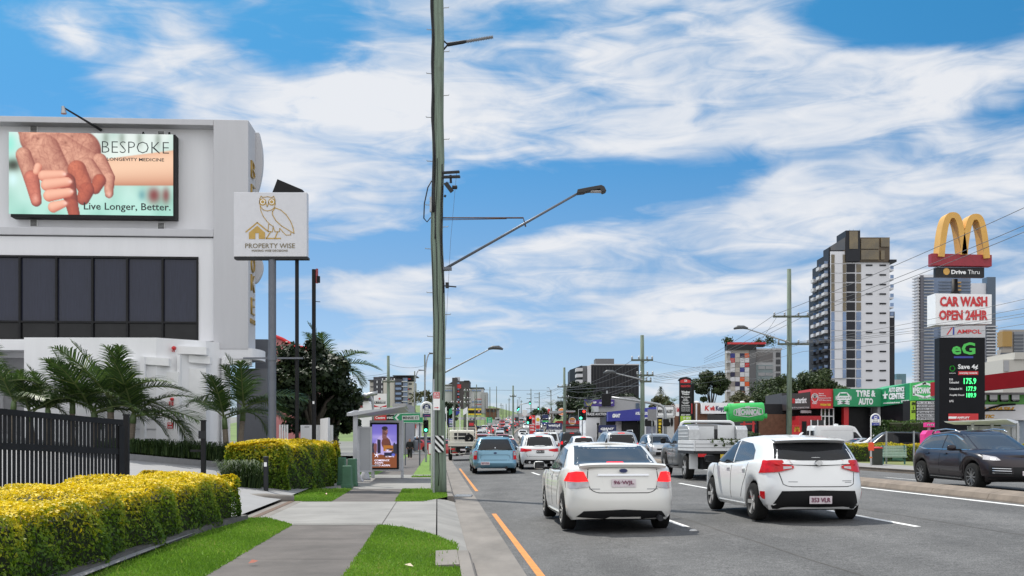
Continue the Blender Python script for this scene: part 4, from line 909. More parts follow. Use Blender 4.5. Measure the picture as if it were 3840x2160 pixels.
# --- hedges
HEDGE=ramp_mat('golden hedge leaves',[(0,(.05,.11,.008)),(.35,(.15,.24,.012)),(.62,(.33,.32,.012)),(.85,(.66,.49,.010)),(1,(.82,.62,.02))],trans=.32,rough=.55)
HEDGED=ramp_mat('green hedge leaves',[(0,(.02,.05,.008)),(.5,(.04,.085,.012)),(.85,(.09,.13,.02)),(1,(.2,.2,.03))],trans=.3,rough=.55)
TWIG=mat('hedge twigs',(.025,.032,.010),.9,var=.4,scale=20)
def hedge(name,label,path,hw,ztop,zbase,n,size,leafm=HEDGE,bias=.0,roundr=.18,group=None,gold=1.0):
 """path: list of (x, y) along the middle; hw half width; leaves over top, sides and ends, woody core inside"""
 root=thing(name,label,'hedge',(path[0][0],path[0][1],zbase),0,group)
 pth=smooth_pts(path,40);seg=np.diff(pth,axis=0);Ls=np.r_[0,np.cumsum(np.linalg.norm(seg,axis=1))];Lt=Ls[-1];H=ztop-zbase
 o=np.array([path[0][0],path[0][1],zbase])
 # perimeter of the section: side, top, side
 a_side,a_top=H,2*hw;per=2*a_side+a_top;s_=rng.uniform(-.5*hw*2,Lt+hw,n);u=rng.uniform(0,per,n)
 s_=np.clip(s_,-hw*.0,Lt);t=np.interp(s_,Ls,np.arange(len(pth)));i=np.clip(t.astype(int),0,len(pth)-2);c=pth[i]+seg[i]*(t-i)[:,None];d=seg[i]/np.linalg.norm(seg[i],axis=1)[:,None];nrm=np.stack([d[:,1],-d[:,0]],1)
 q=np.where(u<a_side,hw,np.where(u>a_side+a_top,-hw,hw-(u-a_side)));z=np.where(u<a_side,u,np.where(u>a_side+a_top,per-u,H))
 N=np.stack([np.where(u<a_side,1,np.where(u>a_side+a_top,-1,0)),np.where((u>=a_side)&(u<=a_side+a_top),1,.15)],1)
 # ends
 m=rng.random(n)<min(.3,(2*2*hw*H)/(Lt*per)*1.3);e=rng.random(n)<.5
 q2=rng.uniform(-hw,hw,n);z2=rng.uniform(0,H,n);q=np.where(m,q2,q);z=np.where(m,z2,z)
 k0=np.where(e,0,len(pth)-1);c=np.where(m[:,None],pth[k0],c);di=np.where(m,np.where(e,0,len(seg)-1),i);d=seg[di]/np.linalg.norm(seg[di],axis=1)[:,None];nrm=np.stack([d[:,1],-d[:,0]],1);esgn=np.where(e,-1,1)
 # round the arrises, then wobble the clipped surface
 rr=roundr;dq=np.maximum(0,np.abs(q)-(hw-rr))/rr;dz=np.maximum(0,z-(H-rr))/rr;ln=np.sqrt(dq**2+dz**2);cut=(ln>1)&(dz>0)&(dq>0);f=1/np.maximum(ln,1e-6)
 q=np.where(cut,np.sign(q)*(hw-rr+dq*rr*f),q);z=np.where(cut,H-rr+dz*rr*f,z)
 lump=.05*np.sin(s_*2.7+q*3)+.035*np.sin(s_*6.1+z*5)+.03*np.sin(z*9+s_*4)
 dep=np.abs(rng.normal(0,.035,n))-.02;off=lump-dep-.03-.10*(rng.random(n)<.12)
 n3=np.stack([nrm[:,0]*N[:,0],nrm[:,1]*N[:,0],N[:,1]],1);n3=np.where(m[:,None],np.stack([d[:,0]*esgn,d[:,1]*esgn,.15+0*z],1),n3);n3/=np.linalg.norm(n3,axis=1)[:,None]
 C=np.stack([c[:,0]+nrm[:,0]*q,c[:,1]+nrm[:,1]*q,zbase+z],1)+n3*off[:,None]-o
 V,F=leaves(C,n3+np.array([0,0,.35]),size*np.where(rng.random(n)<.3,.62,1.06),.48,.6)
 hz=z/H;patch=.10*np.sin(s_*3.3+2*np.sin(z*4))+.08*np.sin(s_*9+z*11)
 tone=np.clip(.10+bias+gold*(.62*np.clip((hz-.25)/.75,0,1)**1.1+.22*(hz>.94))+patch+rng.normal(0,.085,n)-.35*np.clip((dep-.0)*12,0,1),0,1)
 fastmesh('foliage',V,F,leafm,root,tone=tone)
 b=MB();k=hw-.12
 for j in range(len(pth)):
  dd=seg[min(j,len(seg)-1)];dd=dd/np.linalg.norm(dd);nn=np.array([dd[1],-dd[0]]);sh=dd*(.12 if j==0 else(-.12 if j==len(pth)-1 else 0))
  for qq,zz in((-k,0),(-k,H-.2),(-k+.1,H-.12),(k-.1,H-.12),(k,H-.2),(k,0)):p=pth[j]+nn*qq+sh;b.v.append((p[0]-o[0],p[1]-o[1],zz))
 for j in range(len(pth)-1):
  for r in range(5):b.f.append((j*6+r,j*6+r+1,j*6+r+7,j*6+r+6))
 b.f+=[tuple(range(6)),tuple(range((len(pth)-1)*6,len(pth)*6))];b.mi=[0]*len(b.f);b.build('branches',TWIG,root)
 return root
latx=lambda lat,y:lat-HEAD*y
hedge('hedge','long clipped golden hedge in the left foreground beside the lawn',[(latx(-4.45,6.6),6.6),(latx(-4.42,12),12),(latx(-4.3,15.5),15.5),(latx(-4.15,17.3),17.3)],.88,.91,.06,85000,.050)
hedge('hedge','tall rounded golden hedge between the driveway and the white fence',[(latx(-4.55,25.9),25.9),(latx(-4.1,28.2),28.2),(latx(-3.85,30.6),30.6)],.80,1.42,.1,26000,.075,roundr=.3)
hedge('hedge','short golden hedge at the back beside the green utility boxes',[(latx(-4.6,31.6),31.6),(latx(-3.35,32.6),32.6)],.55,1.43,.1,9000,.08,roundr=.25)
# kerb edging of hedge beds
for pts in([(-3.53,9),(-3.50,13),(-3.42,15.5),(-3.22,17.6)],):
 b=MB();L_=smooth_pts(pts,24)
 for l,y in L_:x=latx(l,y);b.v+=[(x-.12,y,.05),(x-.10,y,.215),(x+.01,y,.21),(x+.05,y,.05)]
 for i in range(24):
  for j in range(3):b.f.append((i*4+j,i*4+j+1,i*4+j+5,i*4+j+4))
 b.mi=[0]*len(b.f);tag(b.build('hedge_kerb',KERBD),kind='structure')
b=MB();b.tube([(latx(-4.3,22.9),23.2,.16),(latx(-3.75,22.8),22.8,.17),(latx(-3.2,22.7),23.0,.15)],[.11,.13,.10],8);tag(b.build('driveway_kerb',KERBM,None,smooth=True),kind='structure')
# --- gate
def gate():
 e,a=Vector((-7.50,20.0,0)),Vector((-8.75,15.2,0));L_=(e-a).length;ang=math.atan2(e.y-a.y,e.x-a.x)
 root=thing('sliding_gate','black steel sliding gate of close upright slats behind the front hedge','gate',a,ang);zt=lambda x:2.01-.20*x/L_
 n=47;R_=lambda nm,dz,h,t:MB().beam((0,0,zt(0)+dz),(L_,0,zt(L_)+dz),t,h).build(nm,BLACK,root)
 for i in range(n):
  x=L_*(i+.5)/n;box('slat',x-.027,x+.027,-.013,.013,zt(x)-1.72,zt(x)-.05,BLACK,root)
 R_('top_rail',0,.10,.06);R_('middle_rail',-.56,.11,.06);R_('bottom_rail',-1.72,.10,.06)
 box('end_stile',L_-.14,L_+.02,-.04,.04,.06,zt(L_)-.06,BLACK,root)
gate()
def post(name,label,px,d,ztop,r,extra=None,zb=.1):
 p=W_(px,HY,d);p.z=0;o=thing(name,label,'post',p);b=MB();b.box(-r,r,-r,r,zb,ztop);b.build('shaft',BLACK,o,bevel=.008);b=MB();b.box(-r-.006,r+.006,-r-.006,r+.006,ztop,ztop+.03);b.build('cap',BLACK,o);return o
o=post('gate_post','black square gate post at the end of the sliding gate',474,20.4,1.95,.05);box('catch',-.12,-.05,-.04,.04,1.62,1.78,BLACK,o)
o=post('gate_post','slim black catch post standing alone in the driveway',763,24,1.9,.05);box('lock_box',-.09,.06,-.09,-.05,1.5,1.68,DARK,o);b=MB();b.beam((-.05,0,1.22),(-.3,0,1.22),.05,.05);b.build('arm',BLACK,o)
def bollard():
 p=Vector((latx(-4.05,25.0),24.7,.1));o=thing('bollard','short dark bollard in front of the rounded hedge','bollard',p);b=MB();b.cyl((0,0,0),(0,0,.92),.058,.058,14);b.build('shaft',DARK,o,smooth='auto');b=MB();b.lathe([(.058,.922),(.07,.93),(.07,.97),(.001,.985)],n=14);b.build('cap',DARK,o,smooth='auto')
 box('label',-.03,.035,-.066,-.06,.74,.84,SIGNWHITE,o)
bollard()
# --- plants
STRAP=ramp_mat('strap leaves',[(0,(.012,.028,.008)),(.6,(.03,.06,.014)),(1,(.07,.11,.025))],trans=.2)
def straps(C,h,w,lean=.6):
 """arching grass-like leaves: three quads each"""
 n=len(C);a=rng.uniform(0,6.28,n);dirn=np.stack([np.cos(a),np.sin(a),0*a],1);sd_=np.stack([-np.sin(a),np.cos(a),0*a],1);hh=h*rng.uniform(.6,1.2,n);ln=lean*rng.uniform(.3,1.3,n)*hh
 P_=[]
 for t,zz,ww in((0,0,1),(.3,.62,.9),(.7,.95,.6),(1,.85,.05)):
  c=C+dirn*(ln*t)[:,None]+np.array([0,0,1])*(hh*zz)[:,None];P_+=[c-sd_*w*ww,c+sd_*w*ww]
 V=np.stack(P_,1).reshape(-1,3);base=np.arange(n)[:,None]*8;F=np.concatenate([base+np.array([[0,1,3,2]]),base+np.array([[2,3,5,4]]),base+np.array([[4,5,7,6]])],0)
 return V,F
def clump(name,label,x,y,z,r,n,h,cat='plant',group=None,m=STRAP):
 root=thing(name,label,cat,(x,y,z),0,group);ang=rng.uniform(0,6.28,n);rr=r*np.sqrt(rng.random(n));C=np.stack([rr*np.cos(ang),rr*np.sin(ang)*.7,0*ang],1)
 V,F=straps(C,h,.012);fastmesh('foliage',V,F,m,root,tone=np.clip(rng.normal(.5,.25,len(F)),0,1));return root
clump('strap_plant','dark arching strap-leaf plant left of the rounded hedge',latx(-4.75,24.9),25.2,.15,.42,900,.75)
clump('strap_plant','smaller strap-leaf plant at the driveway edge left of the bollard',latx(-5.1,26.4),26.6,.3,.4,700,.6)
for i in range(13):
 t=i/12;p=A_.lerp(B_,t);pos='leftmost' if i==0 else('rightmost' if i==12 else '')
 clump('border_plant','dark tufted border plant in the row along the bed kerb under the white wall',p.x+.1,p.y+.75+.3*rnd.random(),site(p.x+HEAD*p.y)+.15,.6,420,.34+.2*rnd.random(),group='border plants along the bed kerb')
FROND=ramp_mat('palm leaflets',[(0,(.018,.042,.012)),(.5,(.045,.09,.02)),(.85,(.09,.15,.03)),(1,(.17,.21,.06))],trans=.3,rough=.45,spec=.5)
TRUNKP=mat('palm trunk',(.16,.13,.10),.85,var=.3,scale=8,streak=(1,1,6));CROWNSH=mat('palm crownshaft',(.10,.15,.055),.5,var=.2,scale=4)
STALK=mat('frond stalk',(.10,.13,.04),.6,var=.2)
def frond_mesh(L_,droop,lift,nl=46,leaf=.55,twist=0):
 t=np.linspace(0,1,nl);th=lift-droop*t**1.4;dl=L_/nl;r=np.cumsum(np.cos(th)*dl);z=np.cumsum(np.sin(th)*dl);V=[];F=[];T=[]
 tang=np.stack([np.cos(th),0*th,np.sin(th)],1);up=np.stack([-np.sin(th),0*th,np.cos(th)],1)
 for i in range(5,nl):
  for s in(-1,1):
   p=np.array([r[i],0,z[i]]);ll=leaf*math.sin(math.pi*(.14+.80*t[i]))**.7*(.85+.3*rnd.random());sw=.45+.5*t[i]
   d=np.array([0,s,0])*(1-.3*t[i])+tang[i]*sw+up[i]*(.38-.1*t[i])+rng.normal(0,.06,3);d/=np.linalg.norm(d);wv=np.cross(d,up[i]);wv/=np.linalg.norm(wv);wv*=.012
   mid=p+d*ll*.55+np.array([0,0,-.03*ll]);tip=p+d*ll+np.array([0,0,-.28*ll]);k=len(V);V+=[p-wv,p+wv,mid+wv*1.1,mid-wv*1.1,tip+wv*.15,tip-wv*.15];F+=[(k,k+1,k+2,k+3),(k+3,k+2,k+4,k+5)];tn=np.clip(rng.normal(.5,.2),0,1);T+=[tn,tn]
 return np.array(V),np.array(F),np.array(T),np.stack([r,0*r,z],1)
def frond_proto(L_,droop,lift,leaf=.55):
 V,F,T,rach=frond_mesh(L_,droop,lift,leaf=leaf);o=fastmesh('frond',V,F,FROND,None,tone=T);b=MB();b.tube(rach[::5],[.022*(1-.8*i/len(rach[::5]))+.003 for i in range(len(rach[::5]))],5);b.build('stalk',STALK,o);return o
FP=[frond_proto(1.9,.75,.45,.62),frond_proto(1.95,1.1,.75,.62),frond_proto(1.75,.5,1.0,.6),frond_proto(1.85,1.5,.35,.6),frond_proto(1.6,.35,1.3,.55)]
for f in FP:f.location=(0,0,-60)
def palm(label,x,y,zb,stems,scale=1.0,nf=9,seed=0,group='palms in front of the white wall',name='palm_tree'):
 r=random.Random(seed);root=thing(name,label,'palm tree',(x,y,zb),0,group)
 for(dx,dy,h,lean)in stems:
  b=MB();top=Vector((dx+lean,dy,h));b.tube([(dx,dy,-.1),(dx+lean*.3,dy,h*.4),(dx+lean*.7,dy,h*.75)],[.12*scale,.085*scale,.075*scale],10);b.build('trunk',TRUNKP,root,smooth=True)
  b=MB();b.tube([(dx+lean*.7,dy,h*.75),(dx+lean*.85,dy,h*.9),top],[.085*scale,.075*scale,.05*scale],10);b.build('crownshaft',CROWNSH,root,smooth=True)
  for i in range(nf):
   p=FP[i%5];f=p.copy();COL.objects.link(f);f.parent=root;f.location=top-Vector((0,0,.06*(i%3)))
   f.rotation_euler=(r.uniform(-.3,.3),r.uniform(-.12,.2),i*2.4+r.uniform(-.3,.3));s=scale*r.uniform(.8,1.1);f.scale=(s,s,s)
   for ch in p.children:g=ch.copy();COL.objects.link(g);g.parent=f
 return root
def pat(px,d):return(px-CX)/FPX*d
palm('left palm of the row, cut by the picture edge',pat(-40,31),31,1.2,[(0,0,1.9,-.1),(.5,.3,1.5,.1)],1.1,7,1)
palm('bushy palm with several stems behind the left half of the gate',pat(190,32),32,1.0,[(0,0,1.5,-.1),(.55,.2,1.7,.05),(-.6,.1,1.35,-.1)],1.12,7,2)
palm('tall palm behind the right half of the gate with a frond over the wall',pat(415,32),32,1.0,[(0,0,1.75,.0),(.5,.25,1.3,.12),(-.5,.2,1.4,-.1)],1.32,9,3)
palm('twin-trunk palm that stands alone right of the white wall',pat(852,33.6),33.6,.5,[(0,0,1.75,-.1),(.34,.1,2.1,.18)],1.15,8,6)
o=palm('tall feathery palm behind the dark rounded tree',pat(1222,54),54,.2,[(0,0,5.0,.1)],1.5,9,8,None)
for f in FP:
 for ch in list(f.children):bpy.data.objects.remove(ch)
 bpy.data.objects.remove(f)
BARK=mat('tree bark',(.06,.05,.04),.9,var=.35,scale=6)
LEAFD=ramp_mat('dark fig leaves',[(0,(.006,.012,.005)),(.5,(.014,.028,.009)),(.85,(.03,.05,.014)),(1,(.06,.075,.02))],trans=.12,spec=.35)
LEAFM=ramp_mat('bushland leaves',[(0,(.018,.032,.010)),(.5,(.035,.058,.017)),(.85,(.06,.085,.024)),(1,(.10,.11,.04))],trans=.18)
LEAFO=ramp_mat('olive leaves',[(0,(.045,.05,.02)),(.5,(.085,.09,.035)),(1,(.16,.14,.07))],trans=.2)
def tree(name,label,x,y,zb,h,rx,rz_=None,n=6000,size=.28,leafm=LEAFM,trunk=.3,seed=0,group=None,clumps=46,cz=None,ry=None,hollow=.35,low=.0):
 """crown of many leaf clumps over an uneven ellipsoid, with limbs inside"""
 g=np.random.default_rng(seed+100);root=thing(name,label,'tree',(x,y,zb),0,group);rz_=rz_ or h*.4;ry=ry or rx;cz=h-rz_ if cz is None else cz
 d=g.normal(0,1,(clumps,3));d[:,2]=np.where(d[:,2]<-.5+low,-d[:,2],d[:,2]);d/=np.linalg.norm(d,axis=1)[:,None];rad=g.uniform(hollow,1,clumps)**.6;cc=d*rad[:,None]*np.array([rx,ry,rz_])*.86;cr=g.uniform(.16,.34,clumps)*min(rx,rz_*1.3)
 k=g.integers(0,clumps,n);p=g.normal(0,1,(n,3));p/=np.linalg.norm(p,axis=1)[:,None];C=cc[k]+p*(cr[k]*g.uniform(.55,1.08,n))[:,None]*np.array([1,1,.72]);C[:,2]+=cz
 ok=C[:,2]>h*.06;C,p,k=C[ok],p[ok],k[ok];V,F=leaves(C,p+np.array([0,0,.5]),size,.6,.7)
 tone=np.clip(.42+.18*g.normal(0,1,clumps)[k]+g.normal(0,.16,len(C)),0,1);fastmesh('crown',V,F,leafm,root,tone=tone)
 b=MB();b.tube([(0,0,-.2),(.05*rx,0,cz*.5),(0,.05,cz)],[trunk,trunk*.75,trunk*.4],9)
 for i in range(0,clumps,max(1,clumps//9)):b.tube([(0,0,cz*.55),tuple(cc[i]*.5+np.array([0,0,cz*.92])),tuple(cc[i]+np.array([0,0,cz]))],[trunk*.4,trunk*.25,trunk*.08],6)
 b.build('trunk',BARK,root,smooth=True);return root
tree('fig_tree','dense dark green tree between the grey wall and the bus shelter',pat(1170,44),44,.1,5.9,2.15,2.9,15000,.24,LEAFD,.3,1,clumps=70,low=.2,cz=2.9)
tree('fig_tree','lower dark tree behind the white fence left of the shelter',pat(1250,46),46,.1,4.2,1.5,2.1,8000,.22,LEAFD,.25,2,clumps=46,low=.2,cz=2.1)
clump('strap_plant','pale striped plant by the thin black posts',pat(1065,33.5),33.5,.3,.35,400,.95,m=LEAFO)
# --- timber poles and street furniture on the left
def polemat():
 m=mat('weathered green timber',(.125,.165,.125),.9,var=.0,bump=.0);nt=m.node_tree;L=nt.links;b=nt.nodes['Principled BSDF'];tc=nt.nodes.new('ShaderNodeTexCoord')
 mp=nt.nodes.new('ShaderNodeMapping');mp.inputs['Scale'].default_value=(9,9,.35);L.new(tc.outputs['Object'],mp.inputs[0])
 t=nt.nodes.new('ShaderNodeTexNoise');t.inputs['Scale'].default_value=2.2;t.inputs['Detail'].default_value=8;L.new(mp.outputs[0],t.inputs[0])
 r=nt.nodes.new('ShaderNodeValToRGB');r.color_ramp.elements[0].position=.30;r.color_ramp.elements[0].color=(.085,.092,.072,1);r.color_ramp.elements[1].position=.62;r.color_ramp.elements[1].color=(.19,.245,.19,1)
 e=r.color_ramp.elements.new(.45);e.color=(.145,.185,.145,1)
 L.new(t.outputs[0],r.inputs[0])
 t2=nt.nodes.new('ShaderNodeTexNoise');t2.inputs['Scale'].default_value=1.1;t2.inputs['Detail'].default_value=6;L.new(tc.outputs['Object'],t2.inputs[0])
 mr=nt.nodes.new('ShaderNodeMapRange');mr.inputs[1].default_value=.58;mr.inputs[2].default_value=.70;L.new(t2.outputs[0],mr.inputs[0])
 mx=nt.nodes.new('ShaderNodeMix');mx.data_type='RGBA';L.new(mr.outputs[0],mx.inputs[0]);L.new(r.outputs[0],mx.inputs[6]);mx.inputs[7].default_value=(.085,.07,.055,1);L.new(mx.outputs[2],b.inputs['Base Color'])
 bp=nt.nodes.new('ShaderNodeBump');bp.inputs['Strength'].default_value=.6;bp.inputs['Distance'].default_value=.03;L.new(t.outputs[0],bp.inputs['Height']);L.new(bp.outputs[0],b.inputs['Normal'])
 return m
TIMBER=polemat();TIMBERD=mat('dark weathered timber',(.10,.115,.09),.9,var=.35,scale=5,streak=(4,4,.3));CABLE=mat('black cable',(.012,.012,.013),.6,var=0);WIREM=mat('power line',(.09,.09,.095),.5,var=0);RUST=mat('rusty steel',(.10,.055,.04),.7,metal=.3,var=.4,scale=9)
LAMPG=mat('lamp housing',(.08,.085,.09),.45,var=.15)
def main_pole():
 d=26.6;k=d/FPX;p=W_(1648,HY,d);p.z=.1;root=thing('power_pole','tall weathered green timber power pole at the kerb in the middle of the photo','power pole',p)
 X=lambda px:(px-1648)*k;Z=lambda py:EYE+(HY-py)*k-.1
 b=MB();pts=[];rs=[]
 for i,py in enumerate((1850,1760,1640,1500,1350,1200,1050,900,750,600,450,300,150,0,-150)):
  f=i/14;pts.append((X(1648-7*f+2*math.sin(i*1.7)-(6 if 6<i<9 else 0)),0,Z(py)));rs.append(.168*(1-.13*f)+(.02 if i==0 else 0))
 pts[0]=(pts[0][0],0,-.15);b.tube(pts,rs,26);b.build('shaft',TIMBER,root,smooth=True)
 cx=lambda z:float(np.interp(z,[q[2]for q in pts],[q[0]for q in pts]));cr=lambda z:float(np.interp(z,[q[2]for q in pts],rs))
 def run(off,z0,z1,r=.012,ang=-90,wob=.01,nm='cable'):
  b=MB();q=[];n=22
  for i in range(n+1):
   z=z0+(z1-z0)*i/n;a=R(ang)+off(i/n)if callable(off)else R(ang+off);rr=cr(z)+r*.8;q.append((cx(z)+rr*math.cos(a)+wob*math.sin(i*1.3),rr*math.sin(a),z))
  b.tube(q,r,6);b.build(nm,CABLE,root,smooth=True)
 run(-50,.2,Z(-100),.010);run(-5,.2,Z(600),.010);run(lambda t:R(-10-62*t+25*t*t),Z(900),Z(-140),.014);run(lambda t:R(-30-40*t),Z(800),Z(-140),.028);run(42,Z(1500),Z(620),.012,nm='conduit');run(55,Z(1100),Z(700),.016)
 for i in range(17):
  z=Z(1345-i*82);s=-1 if i%2 else 1;b=MB();x0=cx(z)+s*(cr(z)-.02);b.tube([(x0,-.05,z),(x0+s*.155,-.06,z+.006),(x0+s*.157,-.06,z+.03)],.010,6);b.build('climbing_peg',STEEL,root)
  # lamp arm with brace and flat head
 A0=Vector((cx(Z(1012))+cr(4)-.02,-.03,Z(1012)));A1=Vector((X(2160),-1.2,Z(764)));b=MB();b.tube([A0,A0.lerp(A1,.5),A1],[.036,.032,.028],10);b.build('lamp_arm',GREYPOLE,root,smooth=True)
 Bm=A0.lerp(A1,.60);b=MB();b.tube([(cx(Z(822))+cr(5)-.02,-.03,Z(818)),Bm+Vector((0,0,.16)),Bm+Vector((.06,0,-.06))],[.018,.02,.02],8);b.tube([(cx(Z(822))+cr(5)-.02,-.05,Z(826)),(X(1900),-.5,Z(836))],.010,6);b.build('brace',RUST,root)
 b=MB();b.prismx([(-.02,0),(.02,0),(.02,.02)],0,.01)
 h=MB();D=Vector((.985,0,.12));o=A1+Vector((-.06,0,.0))
 prof=[(0,-.045),(.22,-.02),(.23,.0),(.27,.01),(.62,.07),(.70,-.02),(.80,.02),(.74,.14),(.66,.18),(.30,.115),(.02,.06)]
 h.prism([(o.x+a*.9,o.z+c*.9)for a,c in prof],o.y-.13,o.y+.13);h.build('lamp_head',mat('dark lamp head',(.02,.02,.021),.5,var=.2),root,bevel=.012);box('lens',o.x+.34,o.x+.62,o.y-.10,o.y+.10,o.z+.01,o.z+.03,LAMPW,root)
 b=MB();b.box(X(1663),X(1694),-.12,.06,Z(1014),Z(1003));b.build('arm_bracket',GREYPOLE,root)
 # insulator on its stand-off, high up
 z=Z(170);x0=cx(z)+cr(z);b=MB();b.tube([(x0-.03,-.02,Z(152)),(x0+.10,-.05,z)],.022,6);b.tube([(x0-.03,-.02,Z(190)),(x0+.10,-.05,z)],.022,6);b.tube([(x0+.09,-.05,z),(x0+.50,-.1,Z(163)),(x0+.60,-.1,Z(160))],[.05,.045,.03],10);b.build('insulator_arm',DARK,root)
 b=MB();
 q0,q1=Vector((x0+.58,-.1,Z(161))),Vector((x0+1.25,-.2,Z(150)))
 ps,rr=[],[]
 for i in range(49):ps.append(q0.lerp(q1,i/48));rr.append(.030 if i%3 else .055)
 b.tube(ps,rr,8);b.build('insulator',mat('grey insulator',(.22,.22,.23),.5,var=.1),root)
 # clustered fittings in the middle
 b=MB();x0=cx(Z(660))+cr(5)-.03
 b.beam((x0,-.1,Z(652)),(X(1724),-.15,Z(650)),.10,.05);b.beam((x0,-.1,Z(668)),(X(1726),-.15,Z(668)),.12,.05);b.tube([(X(1690),-.1,Z(660)),(X(1692),-.1,Z(690))],.03,6);b.build('cross_bracket',DARK,root)
 b=MB();b.beam((X(1672),-.1,Z(690)),(X(1696),-.1,Z(722)),.10,.10);b.lathe([(.001,-.07),(.05,-.06),(.05,.06),(.001,.07)],c=(X(1706),-.1,Z(706)),axis='x',n=10);b.build('fuse_box',DARK,root)
 b=MB();b.tube([(X(1672),-.1,Z(735)),(X(1668),-.1,Z(742))],.03,6);b.tube([(cx(Z(690))-cr(5),0,Z(678)),(X(1605),-.05,Z(705)),(X(1592),-.05,Z(765)),(X(1590),-.05,Z(820)),(X(1602),-.05,Z(834)),(cx(Z(820))-cr(5),0,Z(815))],.016,6);b.build('cable_loop',CABLE,root,smooth=True)
 box('conduit_box',X(1612),X(1620),-.08,.02,Z(796),Z(740),STEEL,root);b=MB();b.beam((X(1666),-.1,Z(1074)),(X(1712),-.1,Z(1078)),.03,.03);b.box(X(1672),X(1684),-.16,-.04,Z(1082),Z(1062));b.build('small_bracket',DARK,root)
 # plates fixed to the shaft
 hz=thing('hazard_marker','black and white diagonal striped plate strapped to the timber pole','sign',p);x0,x1,z0,z1=X(1633),X(1666),Z(1696),Z(1634);y=-.20
 box('plate',x0,x1,y,y+.01,z0,z1,SIGNWHITE,hz);w,h_=x1-x0,z1-z0;ps=[]
 for i in range(-1,3):
  q=z1-h_*.12-i*h_*.38+.12*h_;poly=[(x0,q),(x1,q-w*1.05),(x1,q-w*1.05-h_*.19),(x0,q-h_*.19)]
  def clip(pl,zc,keep_above):
   out=[]
   for(a,c),(a2,c2)in zip(pl,pl[1:]+pl[:1]):
    i1=(c>=zc)==keep_above;i2=(c2>=zc)==keep_above
    if i1:out.append((a,c))
    if i1!=i2:t=(zc-c)/(c2-c);out.append((a+(a2-a)*t,zc))
   return out
  poly=clip(clip(poly,z0,True),z1,False)if len(poly)>2 else[]
  if len(poly)>2:ps.append(poly)
 flat('stripe',ps,y,BLACK,hz,.006)
 return root
main_pole()
def post_sign(name,label,px,d,r,ztop,m=STEEL,cat='sign',zb=.1,group=None):
 p=W_(px,HY,d);p.z=zb;o=thing(name,label,cat,p,0,group);b=MB();b.cyl((0,0,0),(0,0,ztop-zb),r,r,12);b.build('post',m,o,smooth='auto');return o,(lambda q:(q-px)*d/FPX),(lambda q:EYE+(HY-q)*d/FPX-zb)
def bus_zone():
 o,X,Z=post_sign('bus_zone_sign','white and red bus zone sign on a grey post touching the timber pole',1626,26.2,.028,3.0)
 x0,x1,z0,z1=X(1625),X(1650),Z(1538),Z(1470);box('plate',x0,x1,-.045,-.03,z0,z1,SIGNWHITE,o,bevel=.004);zm=z1-.36*(z1-z0)
 box('red_field',x0+.006,x1-.006,-.05,-.0455,zm,z1-.008,RED,o);text('BUS',x0+.03,x1-.03,zm+(z1-zm)*.53,z1-.025,-.05,SIGNWHITE,o,bold=.012,depth=.006);text('ZONE',x0+.02,x1-.02,zm+.02,zm+(z1-zm)*.46,-.05,SIGNWHITE,o,bold=.012,depth=.006)
 za=z0+.06;flat('arrow',[[(x0+.03,za-.008),(x1-.07,za-.008),(x1-.07,za-.022),(x1-.025,za),(x1-.07,za+.022),(x1-.07,za+.008),(x0+.03,za+.008)]],-.045,RED,o,.006)
bus_zone()
def bus_stop(label,px,d,py0,pyb,wpx,hpx,name_lines,base_py,blue=NAVY,m=WHITE,right_leg=True,zb=.1):
 """white tube hoop with a round-topped blade"""
 k=d/FPX;p=W_(px,HY,d);p.z=zb;o=thing('bus_stop_sign',label,'sign',p);Z=lambda q:EYE+(HY-q)*k-zb;hw=wpx*k/2;zt=Z(py0);zl=Z(py0+hpx)
 b=MB();pts=[(-hw,0,0 if right_leg=='left' else zl)]+[(-hw,0,zl),(-hw,0,zt-hw)]+[(hw*math.cos(R(a)),0,zt-hw+hw*math.sin(R(a)))for a in range(165,0,-15)]+[(hw,0,zt-hw),(hw,0,0 if right_leg is True else zl)]
 if right_leg!='left':pts=pts[1:]
 b.tube(pts,.033,10);b.build('hoop',m,o,smooth=True)
 r=hw-.04;poly=[(r*math.cos(R(a)),zt-hw+r*math.sin(R(a)))for a in range(0,181,12)];zm=zt-hw-.02
 b=MB();b.prism(poly+[(-r,zm),(r,zm)],-.02,.02);b.build('top_panel',blue,o);h=zm-zl
 box('name_panel',-r,r,-.018,.018,zm-h*.55,zm-.004,SIGNWHITE,o);box('foot_panel',-r,r,-.019,.019,zl,zm-h*.55-.004,blue,o)
 for i,s in enumerate(name_lines):text(s,-r*.75,r*.75,zm-h*(.22+.25*i),zm-h*(.04+.25*i),-.018,DARK,o,bold=.008,depth=.006)
 text('translink',-r*.55,r*.8,zl+h*.14,zl+h*.26,-.019,PINK if blue is NAVY else SIGNWHITE,o,depth=.006)
 zc=zt-hw+r*.25;w=r*.42
 b=MB();b.prism([(-w,zc-w),(w,zc-w),(w,zc+w*.8),(w*.7,zc+w),(-w*.7,zc+w),(-w,zc+w*.8)],-.027,-.0205);pic=b.build('bus_symbol',SIGNWHITE,o)
 b=MB();b.box(-w*.75,w*.75,-.031,-.0275,zc-w*.1,zc+w*.6);b.box(-w*.8,-w*.4,-.031,-.0275,zc-w*.75,zc-w*.5);b.box(w*.4,w*.8,-.031,-.0275,zc-w*.75,zc-w*.5);b.build('symbol_window',blue,pic)
 return o
bus_stop('round-topped bus stop blade that reads Minnie Street beside the timber pole',1600,27.5,1510,0,40,55,['Minnie','Street'],0)
